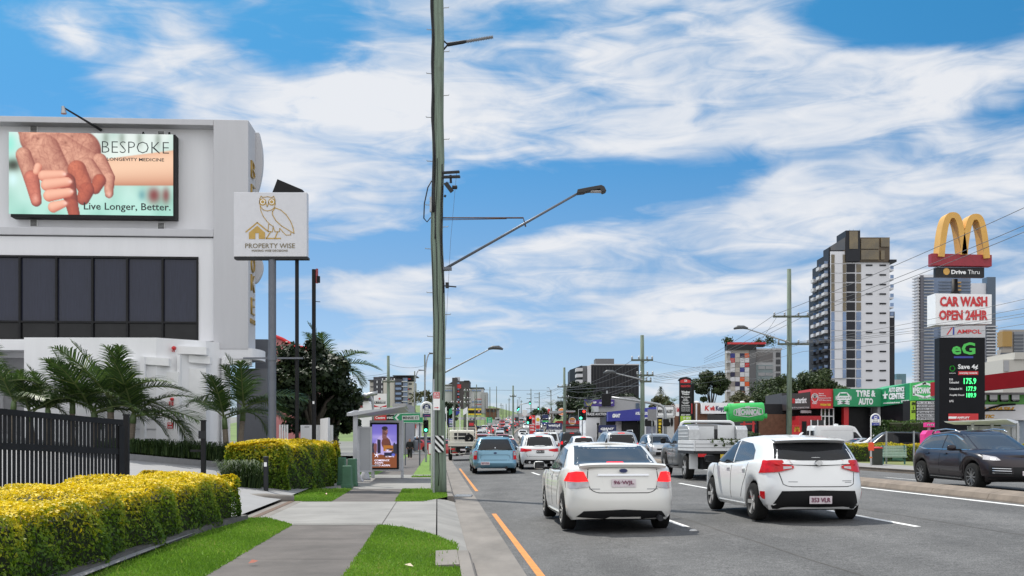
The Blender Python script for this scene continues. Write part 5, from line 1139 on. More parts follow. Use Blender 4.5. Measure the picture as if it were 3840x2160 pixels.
# ---- bus shelter with the lit poster
def paint_poster(w,h):
 X,Y=np.meshgrid(np.linspace(0,1,w),np.linspace(1.75,0,h));img=np.zeros((h,w,3))
 t=np.clip(Y/1.75,0,1)[...,None];img[:]=np.array([.34,.30,.72])*(t)+np.array([.55,.50,.85])*(1-t)
 g=np.random.default_rng(5).random((9,9));
 def mask(m,c,k=1.0):img[:]=np.where(m[...,None],img*(1-k)+np.array(c)*k,img)
 for cx,cy,rx,ry in((.3,1.25,.5,.10),(.75,1.0,.4,.08),(.2,.9,.3,.07)):a=np.exp(-((X-cx)/rx)**2-((Y-cy)/ry)**2)[...,None]*.55;img[:]=img*(1-a)+np.array([.72,.66,.92])*a
 e=lambda cx,cy,rx,ry:((X-cx)/rx)**2+((Y-cy)/ry)**2<1
 mask((Y<.95+.05*np.sin(X*22)+.04*np.sin(X*51))&(Y>.5)&((X>.72)|(X<.08)),(.10,.10,.16));mask(Y<.60-.05*X,(.44,.20,.09));mask((Y<.62-.05*X)&(Y>.57-.05*X),(.34,.16,.10))
 shirt=((X-.47)/.34)**2+((Y-.90)/.42)**2<1;shirt|=(np.abs(X-.48)<.26)&(Y>.56)&(Y<1.1);mask(shirt&(Y>.55-.05*X),(.66,.58,.86));mask((X>.20)&(X<.34)&(Y<1.16-(X-.20)*.2)&(Y>.58)&(X>.22+(1.1-Y)*.1-.06),(.07,.06,.13));mask((X>.70)&(X<.80)&(Y>.72-(X-.7)*0)&(Y<1.2-(X-.7)*4),(.08,.07,.14))
 mask(e(.13,.82,.07,.22)&(Y<.98),(.40,.22,.22));mask(e(.55,1.0,.17,.24),(.34,.16,.13));mask(e(.62,.82,.16,.14),(.30,.14,.11))
 mask((np.abs(X-.50)<.085)&(Y>1.18)&(Y<1.42),(.40,.24,.24));mask(e(.52,1.48,.115,.17),(.50,.31,.30));mask(e(.46,1.46,.05,.13),(.33,.19,.20));mask(e(.51,1.60,.125,.08),(.09,.06,.08));mask(e(.54,1.38,.09,.05),(.28,.15,.15));mask(e(.55,1.50,.02,.012)|e(.60,1.49,.016,.012)|e(.49,1.505,.018,.012),(.12,.07,.09));mask(e(.57,1.40,.035,.012),(.55,.28,.28))
 mask((X>.46)&(X<.86)&(Y>.66)&(Y<.90),(.62,.34,.10));mask((X>.48)&(X<.82)&(Y>.46)&(Y<.62),(.06,.05,.15));mask(e(.86,.52,.07,.06),(.25,.3,.75));mask((X>.56)&(X<.80)&(Y>.63)&(Y<.68),(.80,.74,.92));mask((X>.60)&(X<.84)&(Y>.72)&(Y<.78),(.12,.08,.18))
 return np.clip(img,0,1)**1.7
def shelter():
 a=Vector((latx(-2.62,33.6),33.6,.12));e=Vector((latx(-1.0,37.4),37.4,.12));root=thing('bus_shelter','grey steel bus shelter with a sloping roof on the left footpath','bus shelter',a)
 SG=mat('grey shelter paint',(.42,.43,.46),.45,var=.08,scale=3);PERF=mat('perforated grey screen',(.33,.34,.36),.6,var=.12,scale=90)
 L=lambda v:tuple(Vector(v)-a)
 Q=lambda px,py,d:W_(px,py,d)-a
 # roof: a wedge that rises to the street
 b=MB();r0,r1,r2,r3=Q(1315,1548,33.5),Q(1524,1524,33.7),Q(1330,1540,37.6),Q(1534,1530,37.6)
 top=[r0,r1,r2,r3];tops=[r0+Vector((0,0,.02)),r1+Vector((0,0,.03)),Q(1340,1540,37.6),Q(1534,1540,37.6)]
 b.hexa([r0+Vector((.05,0,-.10)),r1+Vector((-.1,0,-.02)),tops[2]+Vector((0,0,-.28)),tops[3]+Vector((0,0,-.05))]+tops);b.build('roof',SG,root)
 b=MB();b.hexa([r0+Vector((-.12,-.05,-.10)),r0+Vector((.06,-.05,-.10)),tops[2]+Vector((-.12,0,-.12)),tops[2]+Vector((.0,0,-.12)),r0+Vector((-.12,-.05,.0)),r0+Vector((.05,-.05,.0)),tops[2]+Vector((-.12,0,0)),tops[2]+Vector((.0,0,0))]);b.build('gutter',SG,root)
 pz=.0
 def col(px0,px1,d,z1,z0=0.,nm='post',m=SG):
  x0,x1=pat(px0,d)-a.x,pat(px1,d)-a.x;box(nm,x0,x1,d-a.y-.06,d-a.y+.06,z0,z1,m,root)
 col(1325,1341,33.7,2.3);col(1338,1349,33.68,1.0,.0,'brace')
 b=MB();b.prism([(pat(1345,33.7)-a.x,.0),(pat(1362,33.7)-a.x,0),(pat(1352,33.7)-a.x,.14),(pat(1342,33.7)-a.x,.3)],-.05,.3);b.build('foot',SG,root)
 # lattice end screen
 d=34.0;x0,x1=pat(1343,d)-a.x,pat(1395,d)-a.x;z=lambda py:EYE+(HY-py)*d/FPX-.12;y=d-a.y
 fr=MB();fr.box(x0,x1,y-.03,y+.03,z(1606),z(1600));fr.box(x0,x1,y-.03,y+.03,z(1770),z(1764));fr.box(x0,x0+.05,y-.029,y+.029,z(1764),z(1606));fr.box(x1-.05,x1,y-.029,y+.029,z(1764),z(1606));fr.build('screen_frame',SG,root);box('screen',x0+.05,x1-.05,y-.012,y+.012,z(1764),z(1606),PERF,root)
 b=MB();b.tube([(pat(1369,35)-a.x,35-a.y,0),(pat(1369,35)-a.x,35-a.y,.08),(pat(1369,35)-a.x,35-a.y,.4)],[.2,.16,.07],12);b.build('seat_foot',SG,root,smooth=True)
 # advertising case
 d=36.6;y=d-a.y;k=d/FPX;X=lambda px:(px-CX)*k-a.x;Z=lambda py:EYE+(HY-py)*k-.12
 ad=MB();ad.box(X(1386),X(1510),y,y+.30,Z(1766),Z(1576));ad.build('poster_case',SG,root,bevel=.01);box('case_leg',X(1503),X(1512),y+.02,y+.2,.0,Z(1766),SG,root);box('case_leg',X(1392),X(1402),y+.02,y+.2,.0,Z(1766),SG,root)
 box('poster_bezel',X(1388),X(1496),y-.015,y-.002,Z(1760),Z(1585),BLACK,root)
 w,h=66,110;img=paint_poster(w,h);xs=np.linspace(X(1396),X(1488),w);zs=np.linspace(Z(1592),Z(1754),h);V=np.array([(x,y-.02,zz)for zz in zs for x in xs]);I=np.arange(w*h).reshape(h,w);F=np.stack([I[:-1,:-1],I[1:,:-1],I[1:,1:],I[:-1,1:]],-1).reshape(-1,4)
 fastmesh('poster',V,F,picture_mat('poster picture',.8),root,col=np.concatenate([img.reshape(-1,3),np.ones((w*h,1))],1))
 LW=mat('pale lilac letters',(.85,.8,.95),.4,var=0,emit=.5)
 for s,x1_,py in(('COMEBACK',1462,1726),('AGAIN.',1438,1735),('AND AGAIN.',1464,1745)):text(s,X(1404),X(x1_),Z(py+3.5),Z(py-3.5),y-.021,LW,root,bold=.03,shear=.25,depth=.006)
 b=MB()
 for i in range(5):t=R(72*i+10);stroke(b,[(X(1413),Z(1706)),(X(1413)+.085*math.cos(t),Z(1706)+.085*math.sin(t))],.025,y-.03,y-.022)
 b.build('star_mark',LW,root)
 for s,xa,xb,py in(('OMO',1446,1460,1688),('ULTIMATE',1446,1478,1712)):text(s,X(xa),X(xb),Z(py+2.5),Z(py-2.5),y-.021,LW,root,bold=.02,depth=.006)
 b=MB();b.box(X(1398),X(1425),y-.7,y-.25,.42,.46);b.build('seat',SG,root)
shelter()
# ---- white garden walls and fence behind the hedge
def whitewalls():
 d=42.0;k=d/FPX;X=lambda px:(px-CX)*k;Z=lambda py:EYE+(HY-py)*k
 r=thing('boundary_wall','low white boundary wall left of the thin black posts','wall',(X(1150),d,0));o=X(1150);box('panel',X(1127)-o,X(1170)-o,0,.3,0,Z(1594),RENDER_WHITE,r);box('letter_slot',X(1142)-o,X(1160)-o,-.01,0,Z(1602),Z(1600),DARK,r)
 r=thing('boundary_wall','taller white boundary wall beside the bus shelter','wall',(X(1280),36.5,0));k2=36.5/FPX;x0=(1238-1280)*k2;x1=(1326-1280)*k2;zz=lambda py:EYE+(HY-py)*k2
 b=MB();b.hexa([(x0,3,0),(x1,0,0),(x0,3.4,0),(x1,.4,0),(x0,3,2.25),(x1,0,zz(1566)),(x0,3.4,2.25),(x1,.4,zz(1566))]);b.build('panel',RENDER_WHITE,r)
 r=thing('slat_fence','white upright slat fence between the two white walls','fence',(X(1190),d,0));o=X(1190)
 for i in range(14):x=X(1186+i*4.6)-o;box('slat',x,x+.035,-.02,.02,.1,Z(1596),WHITE,r)
 box('rail',X(1186)-o,X(1248)-o,-.03,.03,Z(1596),Z(1594),WHITE,r);box('backing',X(1186)-o,X(1248)-o,.05,.09,.1,Z(1598),mat('off-white board',(.5,.5,.52),.7),r)
 r=thing('slat_fence','white gate panel with dark gaps in front of the taller white wall','fence',(X(1275),37.5,0));k=37.5/FPX
 for i in range(4):x=(1258+i*9-1275)*k;box('slat',x-1.2+.0,x-1.2+.055,-.4,-.36,.1,2.0,WHITE,r)
whitewalls()
def utility_box(label,px,py,d,w,h,dep):
 p=W_(px,HY,d);p.z=.12;o=thing('utility_box',label,'utility box',p,0,'green utility boxes by the shelter');G=mat('green box paint',(.045,.13,.075),.6,var=.12,scale=4)
 b=MB();t=.88;b.hexa([(-w/2,-dep/2,.05),(w/2,-dep/2,.05),(-w/2,dep/2,.05),(w/2,dep/2,.05),(-w*t/2,-dep*t/2,h),(w*t/2,-dep*t/2,h),(-w*t/2,dep*t/2,h),(w*t/2,dep*t/2,h)]);b.build('body',G,o,bevel=.02);box('base',-w*.56,w*.56,-dep*.56,dep*.56,0,.10,G,o,bevel=.01)
utility_box('low green utility box nearest the hedge',1302,0,29.2,.27,.62,.3);utility_box('taller green utility box behind the low one by the shelter',1321,0,30.2,.27,.80,.3);utility_box('pale green utility box half hidden by the hedge end',1283,0,30.9,.24,.82,.3)
# ---- street name board, traffic signal, person
def street_board():
 o,X,Z=post_sign('street_name_sign','green Minnie St arrow board that points left',1574,54,.04,2.6,GREYPOLE);y=-.05
 ap=X(1471);b=MB();b.prism([(ap,Z(1566)),(X(1490),Z(1550)),(X(1584),Z(1546)),(X(1587),Z(1588)),(X(1490),Z(1586))],y,-.02);b.build('panel',GREEN,o)
 flat('border',[[(X(1490),Z(1551.5)),(X(1585),Z(1547.5)),(X(1585),Z(1549)),(X(1490),Z(1553))],[(X(1490),Z(1583)),(X(1586),Z(1585)),(X(1586),Z(1586.5)),(X(1490),Z(1584.5))]],y,SIGNWHITE,o,.01)
 flat('chevron',[[(X(1480),Z(1566)),(X(1492),Z(1553)),(X(1500),Z(1553)),(X(1488),Z(1566)),(X(1500),Z(1580)),(X(1492),Z(1580))]],y,SIGNWHITE,o,.01);flat('name_plate',[[(X(1508),Z(1559)),(X(1572),Z(1557)),(X(1573),Z(1575)),(X(1508),Z(1576))]],y,mat('pale grey plate',(.6,.62,.6),.5,var=0),o,.008)
 text('MINNIE ST',X(1512),X(1569),Z(1572),Z(1562),y-.008,BLACK,o,bold=.015,depth=.008);b=MB();b.cyl((X(1520),0,0),(X(1520),0,Z(1586)),.03,.03,8);b.build('post',GREYPOLE,o)
street_board()
LRED=mat('lit red signal',(1,.03,.02),.3,var=0,emit=3);LGRN=mat('lit green signal',(.10,1,.55),.3,var=0,emit=3)
def signal(name,label,px,d,pytop,pybot,on,ring=True,back=False,postz=0,double=False,group='traffic signals at the crossroads',x_off=0,head_only=False):
 k=d/FPX;p=W_(px,HY,d);p.z=rz(d);o=thing(name,label,'traffic light',p,0,group);Z=lambda q:EYE+(HY-q)*k-p.z;z1,z0=Z(pytop),Z(pybot);h=z1-z0;w=h*(.72 if double else .42)
 if not head_only:b=MB();b.cyl((0,.12,0),(0,.12,z1+.15),.06,.06,10);b.build('post',STEEL,o,smooth='auto')
 b=MB();b.box(-w/2,w/2,-.02,.02,z0,z1);b.build('backing_board',BLACK,o,bevel=.03)
 if ring:b=MB();[stroke(b,[(-w/2,z0),(w/2,z0)],.03,-.03,-.021),stroke(b,[(w/2,z0),(w/2,z1)],.03,-.03,-.021),stroke(b,[(w/2,z1),(-w/2,z1)],.03,-.03,-.021),stroke(b,[(-w/2,z1),(-w/2,z0)],.03,-.03,-.021)];b.build('border',SIGNWHITE,o)
 r=h*.115
 cols=(-w*.2,w*.2)if double else(0,)
 for ci,cx in enumerate(cols):
  for li in range(3):
   z=z1-h*(.2+.3*li);lit=(ci,li)in on;c={0:LRED,1:BLACK,2:LGRN}[li]if lit else mat('unlit signal lens',(.03,.03,.03),.3)
   b=MB();b.lathe([(r,0),(r,-.03),(r*.6,-.05),(.001,-.055)],c=(cx,-.02,z),axis='y',n=14);l=b.build('lamp',c,o,smooth='auto')
   b=MB();n=10;v=[]
   for i in range(n+1):t=R(-20+220*i/n);v+=[(cx+r*1.15*math.cos(t),-.02,z+r*1.15*math.sin(t)),(cx+r*1.15*math.cos(t),-.24,z+r*1.1*math.sin(t))]
   b.add(v,[(2*i,2*i+1,2*i+3,2*i+2)for i in range(n)]);b.build('visor',BLACK,l)
 return o
signal('traffic_signal','slim traffic light with a green lamp just left of the timber pole',1597,62,1575,1622,[(0,2)],False)
SKIN=mat('skin',(.42,.22,.15),.6,var=.08);CLOTHK=mat('black clothing',(.010,.010,.012),.85,var=.2);HAIRK=mat('black hair',(.012,.010,.010),.6);SHOE=mat('white shoe',(.6,.6,.6),.6)
def skin_mesh(name,verts,edges,radii,m,parent,sub=1,rootv=0):
 me=bpy.data.meshes.new(name);me.from_pydata(verts,edges,[]);o=bpy.data.objects.new(name,me);COL.objects.link(o);sk=o.modifiers.new('skin','SKIN');sk.use_smooth_shade=True
 for i,r in enumerate(radii):me.skin_vertices[0].data[i].radius=(r,r)if not isinstance(r,tuple)else r
 for i in range(len(verts)):me.skin_vertices[0].data[i].use_root=(i==rootv)
 s=o.modifiers.new('sub','SUBSURF');s.levels=s.render_levels=sub;dg=bpy.context.evaluated_depsgraph_get();m2=bpy.data.meshes.new_from_object(o.evaluated_get(dg));bpy.data.objects.remove(o)
 m2.name=name;m2.materials.clear();m2.materials.append(m);o=bpy.data.objects.new(name,m2);COL.objects.link(o);o.parent=parent;return o
def walker(px,py,d,label,h=1.7,top=CLOTHK,leg=CLOTHK,rot=0,name='person'):
 p=W_(px,py,d);root=thing(name,label,'person',p,rot);s=h/1.75;V=lambda*a:tuple(x*s for x in a)
 # body faces -Y, mid-stride
 body=skin_mesh('body',[V(0,0,.94),V(0,.01,1.15),V(0,0,1.38),V(0,-.01,1.50),V(0,-.02,1.60),V(0,-.03,1.70),V(.10,0,.90),V(.105,-.10,.50),V(.10,-.06,.09),V(.10,-.20,.05),V(-.10,0,.90),V(-.10,.05,.50),V(-.10,.20,.13),V(-.10,.10,.04),V(.19,0,1.41),V(.25,.04,1.15),V(.25,-.05,.92),V(.25,-.08,.83),V(-.19,0,1.41),V(-.25,.03,1.15),V(-.25,-.06,.92),V(-.25,-.09,.83)],[(0,1),(1,2),(2,3),(3,4),(4,5),(0,6),(6,7),(7,8),(8,9),(0,10),(10,11),(11,12),(12,13),(2,14),(14,15),(15,16),(16,17),(2,18),(18,19),(19,20),(20,21)],[(.15,.11),(.14,.10),(.17,.11),.055,.085,.08,.085,.06,.042,.035,.085,.06,.042,.035,.06,.045,.034,.035,.06,.045,.034,.035],SKIN,root)
 skin_mesh('jacket',[V(0,.0,.86),V(0,.01,1.15),V(0,0,1.40),V(0,-.005,1.50),V(.20,0,1.40),V(.265,.04,1.14),V(.265,-.05,.92),V(-.20,0,1.40),V(-.265,.03,1.14),V(-.265,-.06,.92)],[(0,1),(1,2),(2,3),(2,4),(4,5),(5,6),(2,7),(7,8),(8,9)],[(.19,.14),(.17,.13),(.19,.135),.075,.085,.068,.055,.085,.068,.055],top,root)
 skin_mesh('trousers',[V(0,0,.92),V(.10,0,.86),V(.11,-.10,.50),V(.105,-.06,.12),V(-.10,0,.86),V(-.105,.05,.50),V(-.105,.19,.15)],[(0,1),(1,2),(2,3),(0,4),(4,5),(5,6)],[(.17,.125),.11,.085,.07,.11,.085,.07],leg,root)
 skin_mesh('hair',[V(0,0,1.66),V(0,.0,1.74)],[(0,1)],[.085,.075],HAIRK,root)
 for i,(x,y,z)in enumerate(((.10,-.14,.05),(-.10,.14,.07))):skin_mesh('shoe',[V(x,y+.10,z),V(x,y-.10,z-.01)],[(0,1)],[.045,.042],SHOE,root)
 f=MB()
 for sx in(-1,1):f.lathe([(.012*s,0),(.001,-.006)],c=V(sx*.03,-.112,1.685),axis='y',n=6)
 f.lathe([(.016*s,0),(.001,-.02)],c=V(0,-.115,1.655),axis='y',n=6);f.box(-.025*s,.025*s,-.112*s,-.108*s,1.622*s,1.63*s);f.build('face',HAIRK,body)
 return root
walker(1537,1723,71,'pedestrian in black jacket and trousers with white shoes walking along the left footpath',1.45)
walker(1564,1688,115,'distant pedestrian in dark clothes beyond the walking man',1.55)
def bin_small():
 p=W_(1558,1690,96);o=thing('litter_bin','grey round litter bin on the left footpath behind the walking man','bin',p);b=MB();b.lathe([(.001,0),(.24,0),(.26,.9),(.24,.95),(.001,1.0)],n=16);b.build('drum',GREYPOLE,o,smooth='auto');b=MB();b.lathe([(.265,.88),(.265,.93)],n=16);b.build('rim',STEEL,o)
bin_small()
def drain():
 o=thing('drain_grate','steel storm drain grate in the gutter beside the timber pole','drain',P(.68,27.2,.008));b=MB()
 for i in range(12):b.box(-.22,.22,-.5+i*.085,-.46+i*.085,0,.012)
 b.build('bars',STEEL,o);box('pit',-.24,.24,-.55,.55,-.004,.002,BLACK,o)
drain()
for x,y,lab,cm in((-2.0,11.3,'dry red leaf lying on the left lawn',(.25,.05,.02)),(-.3,11.0,'pale dry leaf on the kerbside lawn',(.5,.42,.3)),(-2.7,25.3,'pink litter scrap on the small lawn by the path',(.7,.4,.4))):
 V,F=leaves(np.array([[0,0,.03]]),np.array([[0,-.3,1.]]),.09,.6,.1);o=fastmesh('fallen_leaf',V,F,mat(lab,cm,.7));o.location=(latx(x,y),y,.13);tag(o,lab,'leaf');
 # --- far side of the road: shops, signs, street furniture
def frame(px,d,zb=None):
 k=d/FPX;p=W_(px,HY,d);p.z=zb if zb is not None else 0.0
 return p,(lambda q:(q-px)*k),(lambda q:EYE+(HY-q)*k-p.z)
def sgn(name,label,px,d,posts,cat='sign',zb=None,m=STEEL,r=.06,y=.1,group=None):
 """a sign on posts: posts = list of (px, top py)"""
 p,X,Z=frame(px,d,zb if zb is not None else max(0.1,rz(d)));o=thing(name,label,cat,p,0,group)
 for q,py in posts:b=MB();b.cyl((X(q),y,0),(X(q),y,Z(py)),r,r,10);b.build('post',m,o,smooth='auto')
 return o,X,Z
BRICK=mat('red brown brick',(.15,.075,.045),.9,var=.25,scale=3,bump=.3,bscale=14,detail=8)
SHOPDARK=mat('dark shop interior',(.012,.012,.014),.35,var=.4,scale=.8,spec=.2);SHOPGLASS=mat('shop window',(.014,.017,.02),.06,var=.5,scale=.5,spec=.35)
LIME=mat('lime sign',(.32,.52,.03),.5,var=.05);BRIGHTG=mat('bright green sign',(.04,.45,.10),.45,var=.05);MGREEN=mat('emerald sign',(.012,.26,.10),.45,var=.08,scale=2);REDF=mat('red fascia',(.42,.012,.02),.45,var=.06);OCHRE=mat('ochre letters',(.70,.36,.03),.5,var=0);GREYW2=mat('grey cladding',(.33,.33,.34),.7,var=.06)
def totem():
 d=60.0;p,X,Z=frame(3608,d,.15);o=thing('fuel_totem','tall black fuel price totem with car wash board and golden arches on top','sign',p);k=d/FPX
 BK=mat('totem panel',(.007,.0075,.010),.5,var=.15,scale=1.5,spec=.15)
 box('cabinet',X(3523),X(3694),0,.72,0,Z(1266),BK,o,bevel=.02)
 w=MB();w.hexa([(X(3508),0,Z(1218)),(X(3719),0,Z(1214)),(X(3508),1.2,Z(1218)),(X(3719),1.2,Z(1214)),(X(3508),0,Z(1100)),(X(3719),0,Z(1104)),(X(3508),1.2,Z(1100)),(X(3719),1.2,Z(1104))]);w.build('car_wash_board',SIGNWHITE,o)
 text('CAR WASH',X(3524),X(3702),Z(1150),Z(1112),-.02,RED,o,bold=.045);text('OPEN 24HR',X(3521),X(3704),Z(1201),Z(1163),-.02,RED,o,bold=.045)
 box('brand_panel',X(3527),X(3693),-.06,-.003,Z(1266),Z(1222),mat('pale silver panel',(.5,.5,.52),.4,var=.04),o);text('AMPOL',X(3586),X(3678),Z(1252),Z(1236),-.06,RED,o,bold=.04)
 flat('chevron',[[(X(3547),Z(1256)),(X(3552),Z(1256)),(X(3572),Z(1228)),(X(3566),Z(1228))]],-.06,RED,o);flat('chevron',[[(X(3572),Z(1228)),(X(3577),Z(1228)),(X(3577),Z(1256)),(X(3571),Z(1256))]],-.06,BLUE,o)
 GL=mat('bright green letters',(.05,.42,.06),.4,var=0,emit=.15);text('eG',X(3569),X(3657),Z(1330),Z(1284),-.005,GL,o,bold=.03);flat('underline',[[(X(3577),Z(1343)),(X(3649),Z(1343)),(X(3649),Z(1336)),(X(3577),Z(1336))]],-.005,BLUE,o)
 WT=mat('white totem letters',(.75,.75,.75),.4,var=0,emit=.1);text('Save 4¢',X(3592),X(3667),Z(1388),Z(1366),-.005,WT,o,bold=.02);flat('reward_label',[[(X(3593),Z(1406)),(X(3668),Z(1406)),(X(3668),Z(1392)),(X(3593),Z(1392))]],-.005,RED,o);text('everyday rewards',X(3597),X(3664),Z(1404),Z(1395),-.018,WT,o,bold=.02)
 b=MB();
 for t in range(5):stroke(b,[(X(3571-9*math.sin(a)),Z(1382+10*math.cos(a)-0))for a in np.linspace(t*1.26,t*1.26+2.2,6)],.05,-.02,-.006)
 b.build('apple_mark',GL,o);text('woolworths',X(3559),X(3583),Z(1401),Z(1397),-.005,WT,o)
 PR=mat('lit price digits',(.06,1,.25),.4,var=0,emit=1.4)
 for s,py,h in(('175.9',1429,11),('177.9',1458,8.5),('189.9',1482,8.5)):text(s,X(3614 if h>9 else 3624),X(3660),Z(py+h),Z(py-h),-.005,PR,o,bold=.012)
 for s,py,x1 in(('E10',1423,3573),('Unleaded',1434,3595),('Unleaded 91',1458,3607),('Amplify Diesel',1482,3615),('LPG',1504,3575)):text(s,X(3560),X(x1),Z(py+4),Z(py-4),-.005,WT,o,bold=.012)
 box('promotion_panel',X(3556),X(3668),-.03,-.003,Z(1577),Z(1551),RED,o);text('AMPLIFY',X(3587),X(3636),Z(1570),Z(1562),-.03,WT,o,bold=.03,shear=.2);flat('stripe',[[(X(3556),Z(1570)),(X(3584),Z(1570)),(X(3588),Z(1562)),(X(3556),Z(1562))]],-.03,WT,o)
 text('Premium Fuel',X(3597),X(3632),Z(1576),Z(1573),-.03,WT,o)
 b=MB();b.tube([(X(3601),.7,Z(1105)),(X(3600),.7,Z(1085)),(X(3599),.7,Z(1040))],[.45,.18,.17],12);b.build('neck',BLACK,o,smooth=True)
 b=MB();b.hexa([(X(3508),0,Z(1038)),(X(3691),0,Z(1041)),(X(3508),.3,Z(1038)),(X(3691),.3,Z(1041)),(X(3508),0,Z(1002)),(X(3691),0,Z(1004)),(X(3508),.3,Z(1002)),(X(3691),.3,Z(1004))]);b.build('drive_board',DARK,o)
 text('Drive',X(3567),X(3622),Z(1028),Z(1012),-.005,WT,o,bold=.035);text('Thru',X(3629),X(3673),Z(1028),Z(1012),-.005,WT,o);flat('round_mark',[ell(X(3549),Z(1018),12*k,13*k)],-.005,mat('golden arches',(.62,.34,.07),.45,var=.10,scale=1.2),o)
 b=MB();b.hexa([(X(3488),-.2,Z(998)),(X(3714),-.2,Z(1001)),(X(3488),.3,Z(998)),(X(3714),.3,Z(1001)),(X(3488),-.2,Z(952)),(X(3714),-.2,Z(958)),(X(3488),.3,Z(952)),(X(3714),.3,Z(958))]);b.build('red_base',mat('deep red base',(.27,.015,.03),.5,var=.1),o,bevel=.02)
 # arches: three feet, each a deep strip
 G=MATS['golden arches']
 def arch(xa,xb,top,foot_a,foot_b,dep=.85,wd=.34):
  n=26;P_=[];cx=(xa+xb)/2;hw=(xb-xa)/2
  for i in range(n+1):
   t=-1+2*i/n;s=math.copysign(abs(t)**.62,t);
   x=cx+hw*s;zf=foot_a if t<0 else foot_b;z=zf+(top-zf)*(1-abs(s)**3.1);P_.append((X(x),Z(0)*0+z))
  b=MB();v=[]
  for i,(x,z)in enumerate(P_):
   a0,a1=P_[max(0,i-1)],P_[min(n,i+1)];dx,dz=a1[0]-a0[0],a1[1]-a0[1];l=math.hypot(dx,dz)or 1;nx,nz=-dz/l,dx/l;w2=wd/2
   for yy,sg in((-.35,1),(-.35,-1),(-.35+dep,-1),(-.35+dep,1)):v.append((x+nx*w2*sg,yy,z+nz*w2*sg))
  f=[]
  for i in range(n):
   for j in range(4):f.append((i*4+j,i*4+(j+1)%4,(i+1)*4+(j+1)%4,(i+1)*4+j))
  f+=[(0,1,2,3),(n*4,n*4+3,n*4+2,n*4+1)];b.add(v,f);return b.build('arch',G,o,smooth='auto')
 arch(3522,3607,Z(811),Z(966),Z(957));arch(3608,3692,Z(817),Z(957),Z(972))
 return o
totem()
def shop_strip():
# left to right: black window-tint shop, red panel, green tyre shop, corner, big green board
 d=104.0;p,X,Z=frame(3060,d,.1);o=thing('tyre_shop','single-storey tyre shop with green fascia signs and red columns','shop',p)
 box('back_wall',X(2980),X(3560),5,12,0,Z(1466),mat('dark shop wall',(.05,.05,.055),.7,var=.1),o)
 b=MB();b.hexa([(X(2976),1.4,Z(1536)),(X(3045),.6,Z(1533)),(X(2976),5,Z(1536)),(X(3045),5,Z(1533)),(X(2976),1.4,Z(1477)),(X(3045),.6,Z(1468)),(X(2976),5,Z(1477)),(X(3045),5,Z(1468))]);b.build('tint_fascia',mat('dark brown sign',(.045,.035,.035),.4,var=.1),o)
 ang=math.atan2(-.8,X(3045)-X(2976));Mt=Matrix.Translation((X(2976),1.4,0))@Matrix.Rotation(ang,4,'Z');Wd=(X(3045)-X(2976))/math.cos(ang)
 text('m',Wd*.12,Wd*.25,Z(1511),Z(1492),-.01,RED,o,bold=.06,M=Mt,depth=.03);text('astertint',Wd*.27,Wd*.82,Z(1511),Z(1488),-.01,SIGNWHITE,o,bold=.03,M=Mt,depth=.03);text('Ph 55 372 374  AUTOMOTIVE TINTING',Wd*.04,Wd*.95,Z(1530),Z(1525),-.01,SIGNWHITE,o,M=Mt,depth=.03)
 box('red_fascia',X(3045)+.01,X(3127),.3,5,Z(1531),Z(1458),RED,o);text('ITSKY',X(3050),X(3068),Z(1515),Z(1508),.3,SIGNWHITE,o,bold=.02,depth=.03);text('PH:5666 7688',X(3080),X(3118),Z(1522),Z(1513),.3,YELLOW,o,bold=.03,depth=.03)
 for i,s in enumerate(('Internet','Networking','Home Automation, Smart Home','CCTV, Alarm, Intercom')):text(s,X(3074),X(3092 if i==0 else(3100 if i==1 else 3120)),Z(1478+i*8.5),Z(1472+i*8.5),.3,SIGNWHITE,o,depth=.03)
 b=MB();kk=d/FPX
 for r_ in(4,8,12):stroke(b,[(X(3059)+r_*kk*math.sin(a),Z(1494)+r_*kk*math.cos(a))for a in np.linspace(-.8,.8,7)],.09,.27,.299)
 stroke(b,[(X(3059)+12*kk*math.sin(a),Z(1491)+15*kk*math.cos(a))for a in np.linspace(-2.9,2.9,16)],.09,.27,.299);b.build('cloud_mark',SIGNWHITE,o)
 box('green_fascia',X(3127)+.01,X(3305),0,5,Z(1524),Z(1458),MGREEN,o);text('TYRE &',X(3210),X(3283),Z(1488),Z(1463),0,SIGNWHITE,o,bold=.05,depth=.03);text('AUTO',X(3219),X(3274),Z(1518),Z(1493),0,SIGNWHITE,o,bold=.05,depth=.03)
 def badge(cx,cz,s,y,Mx=None,c=SIGNWHITE,y1=.003):
  b=MB();w=s*kk
  for pts in([(-26,5),(-26,-6),(26,-6),(26,5),(-26,5)],[(-20,8),(-12,18),(12,18),(20,8)],[(-14,-10),(0,-18),(14,-10)],[(-20,-14),(20,-22)],[(20,-14),(-20,-22)]):stroke(b,[(X(cx)+a*w,Z(cz)+c_*w)for a,c_ in pts],.12,y-.03,y-y1)
  g=b.build('tool_badge',c,o);text('MECHANICAL',X(cx-23*s),X(cx+23*s),Z(cz+4*s),Z(cz-3.5*s),y,c,o,bold=.04,depth=.03)
  if Mx is not None:g.matrix_local=Mx
 badge(3163,1492,1.05,0)
 # street corner face turns away
 X0_,XE=X(3305),(3412-CX)*100/FPX-p.x
 b=MB();b.hexa([(X(3305)+.01,0,Z(1524)),(XE,-4,Z(1514)),(X(3305)+.01,5,Z(1524)),(XE,3,Z(1514)),(X(3305)+.01,0,Z(1460)),(XE,-4,Z(1444)),(X(3305)+.01,5,Z(1460)),(XE,3,Z(1444))]);b.build('service_fascia',MGREEN,o)
 a2=math.atan2(-4,XE-X(3305));M2=Matrix.Translation((X(3305),0,0))@Matrix.Rotation(a2,4,'Z');w2=(XE-X(3305))/math.cos(a2)
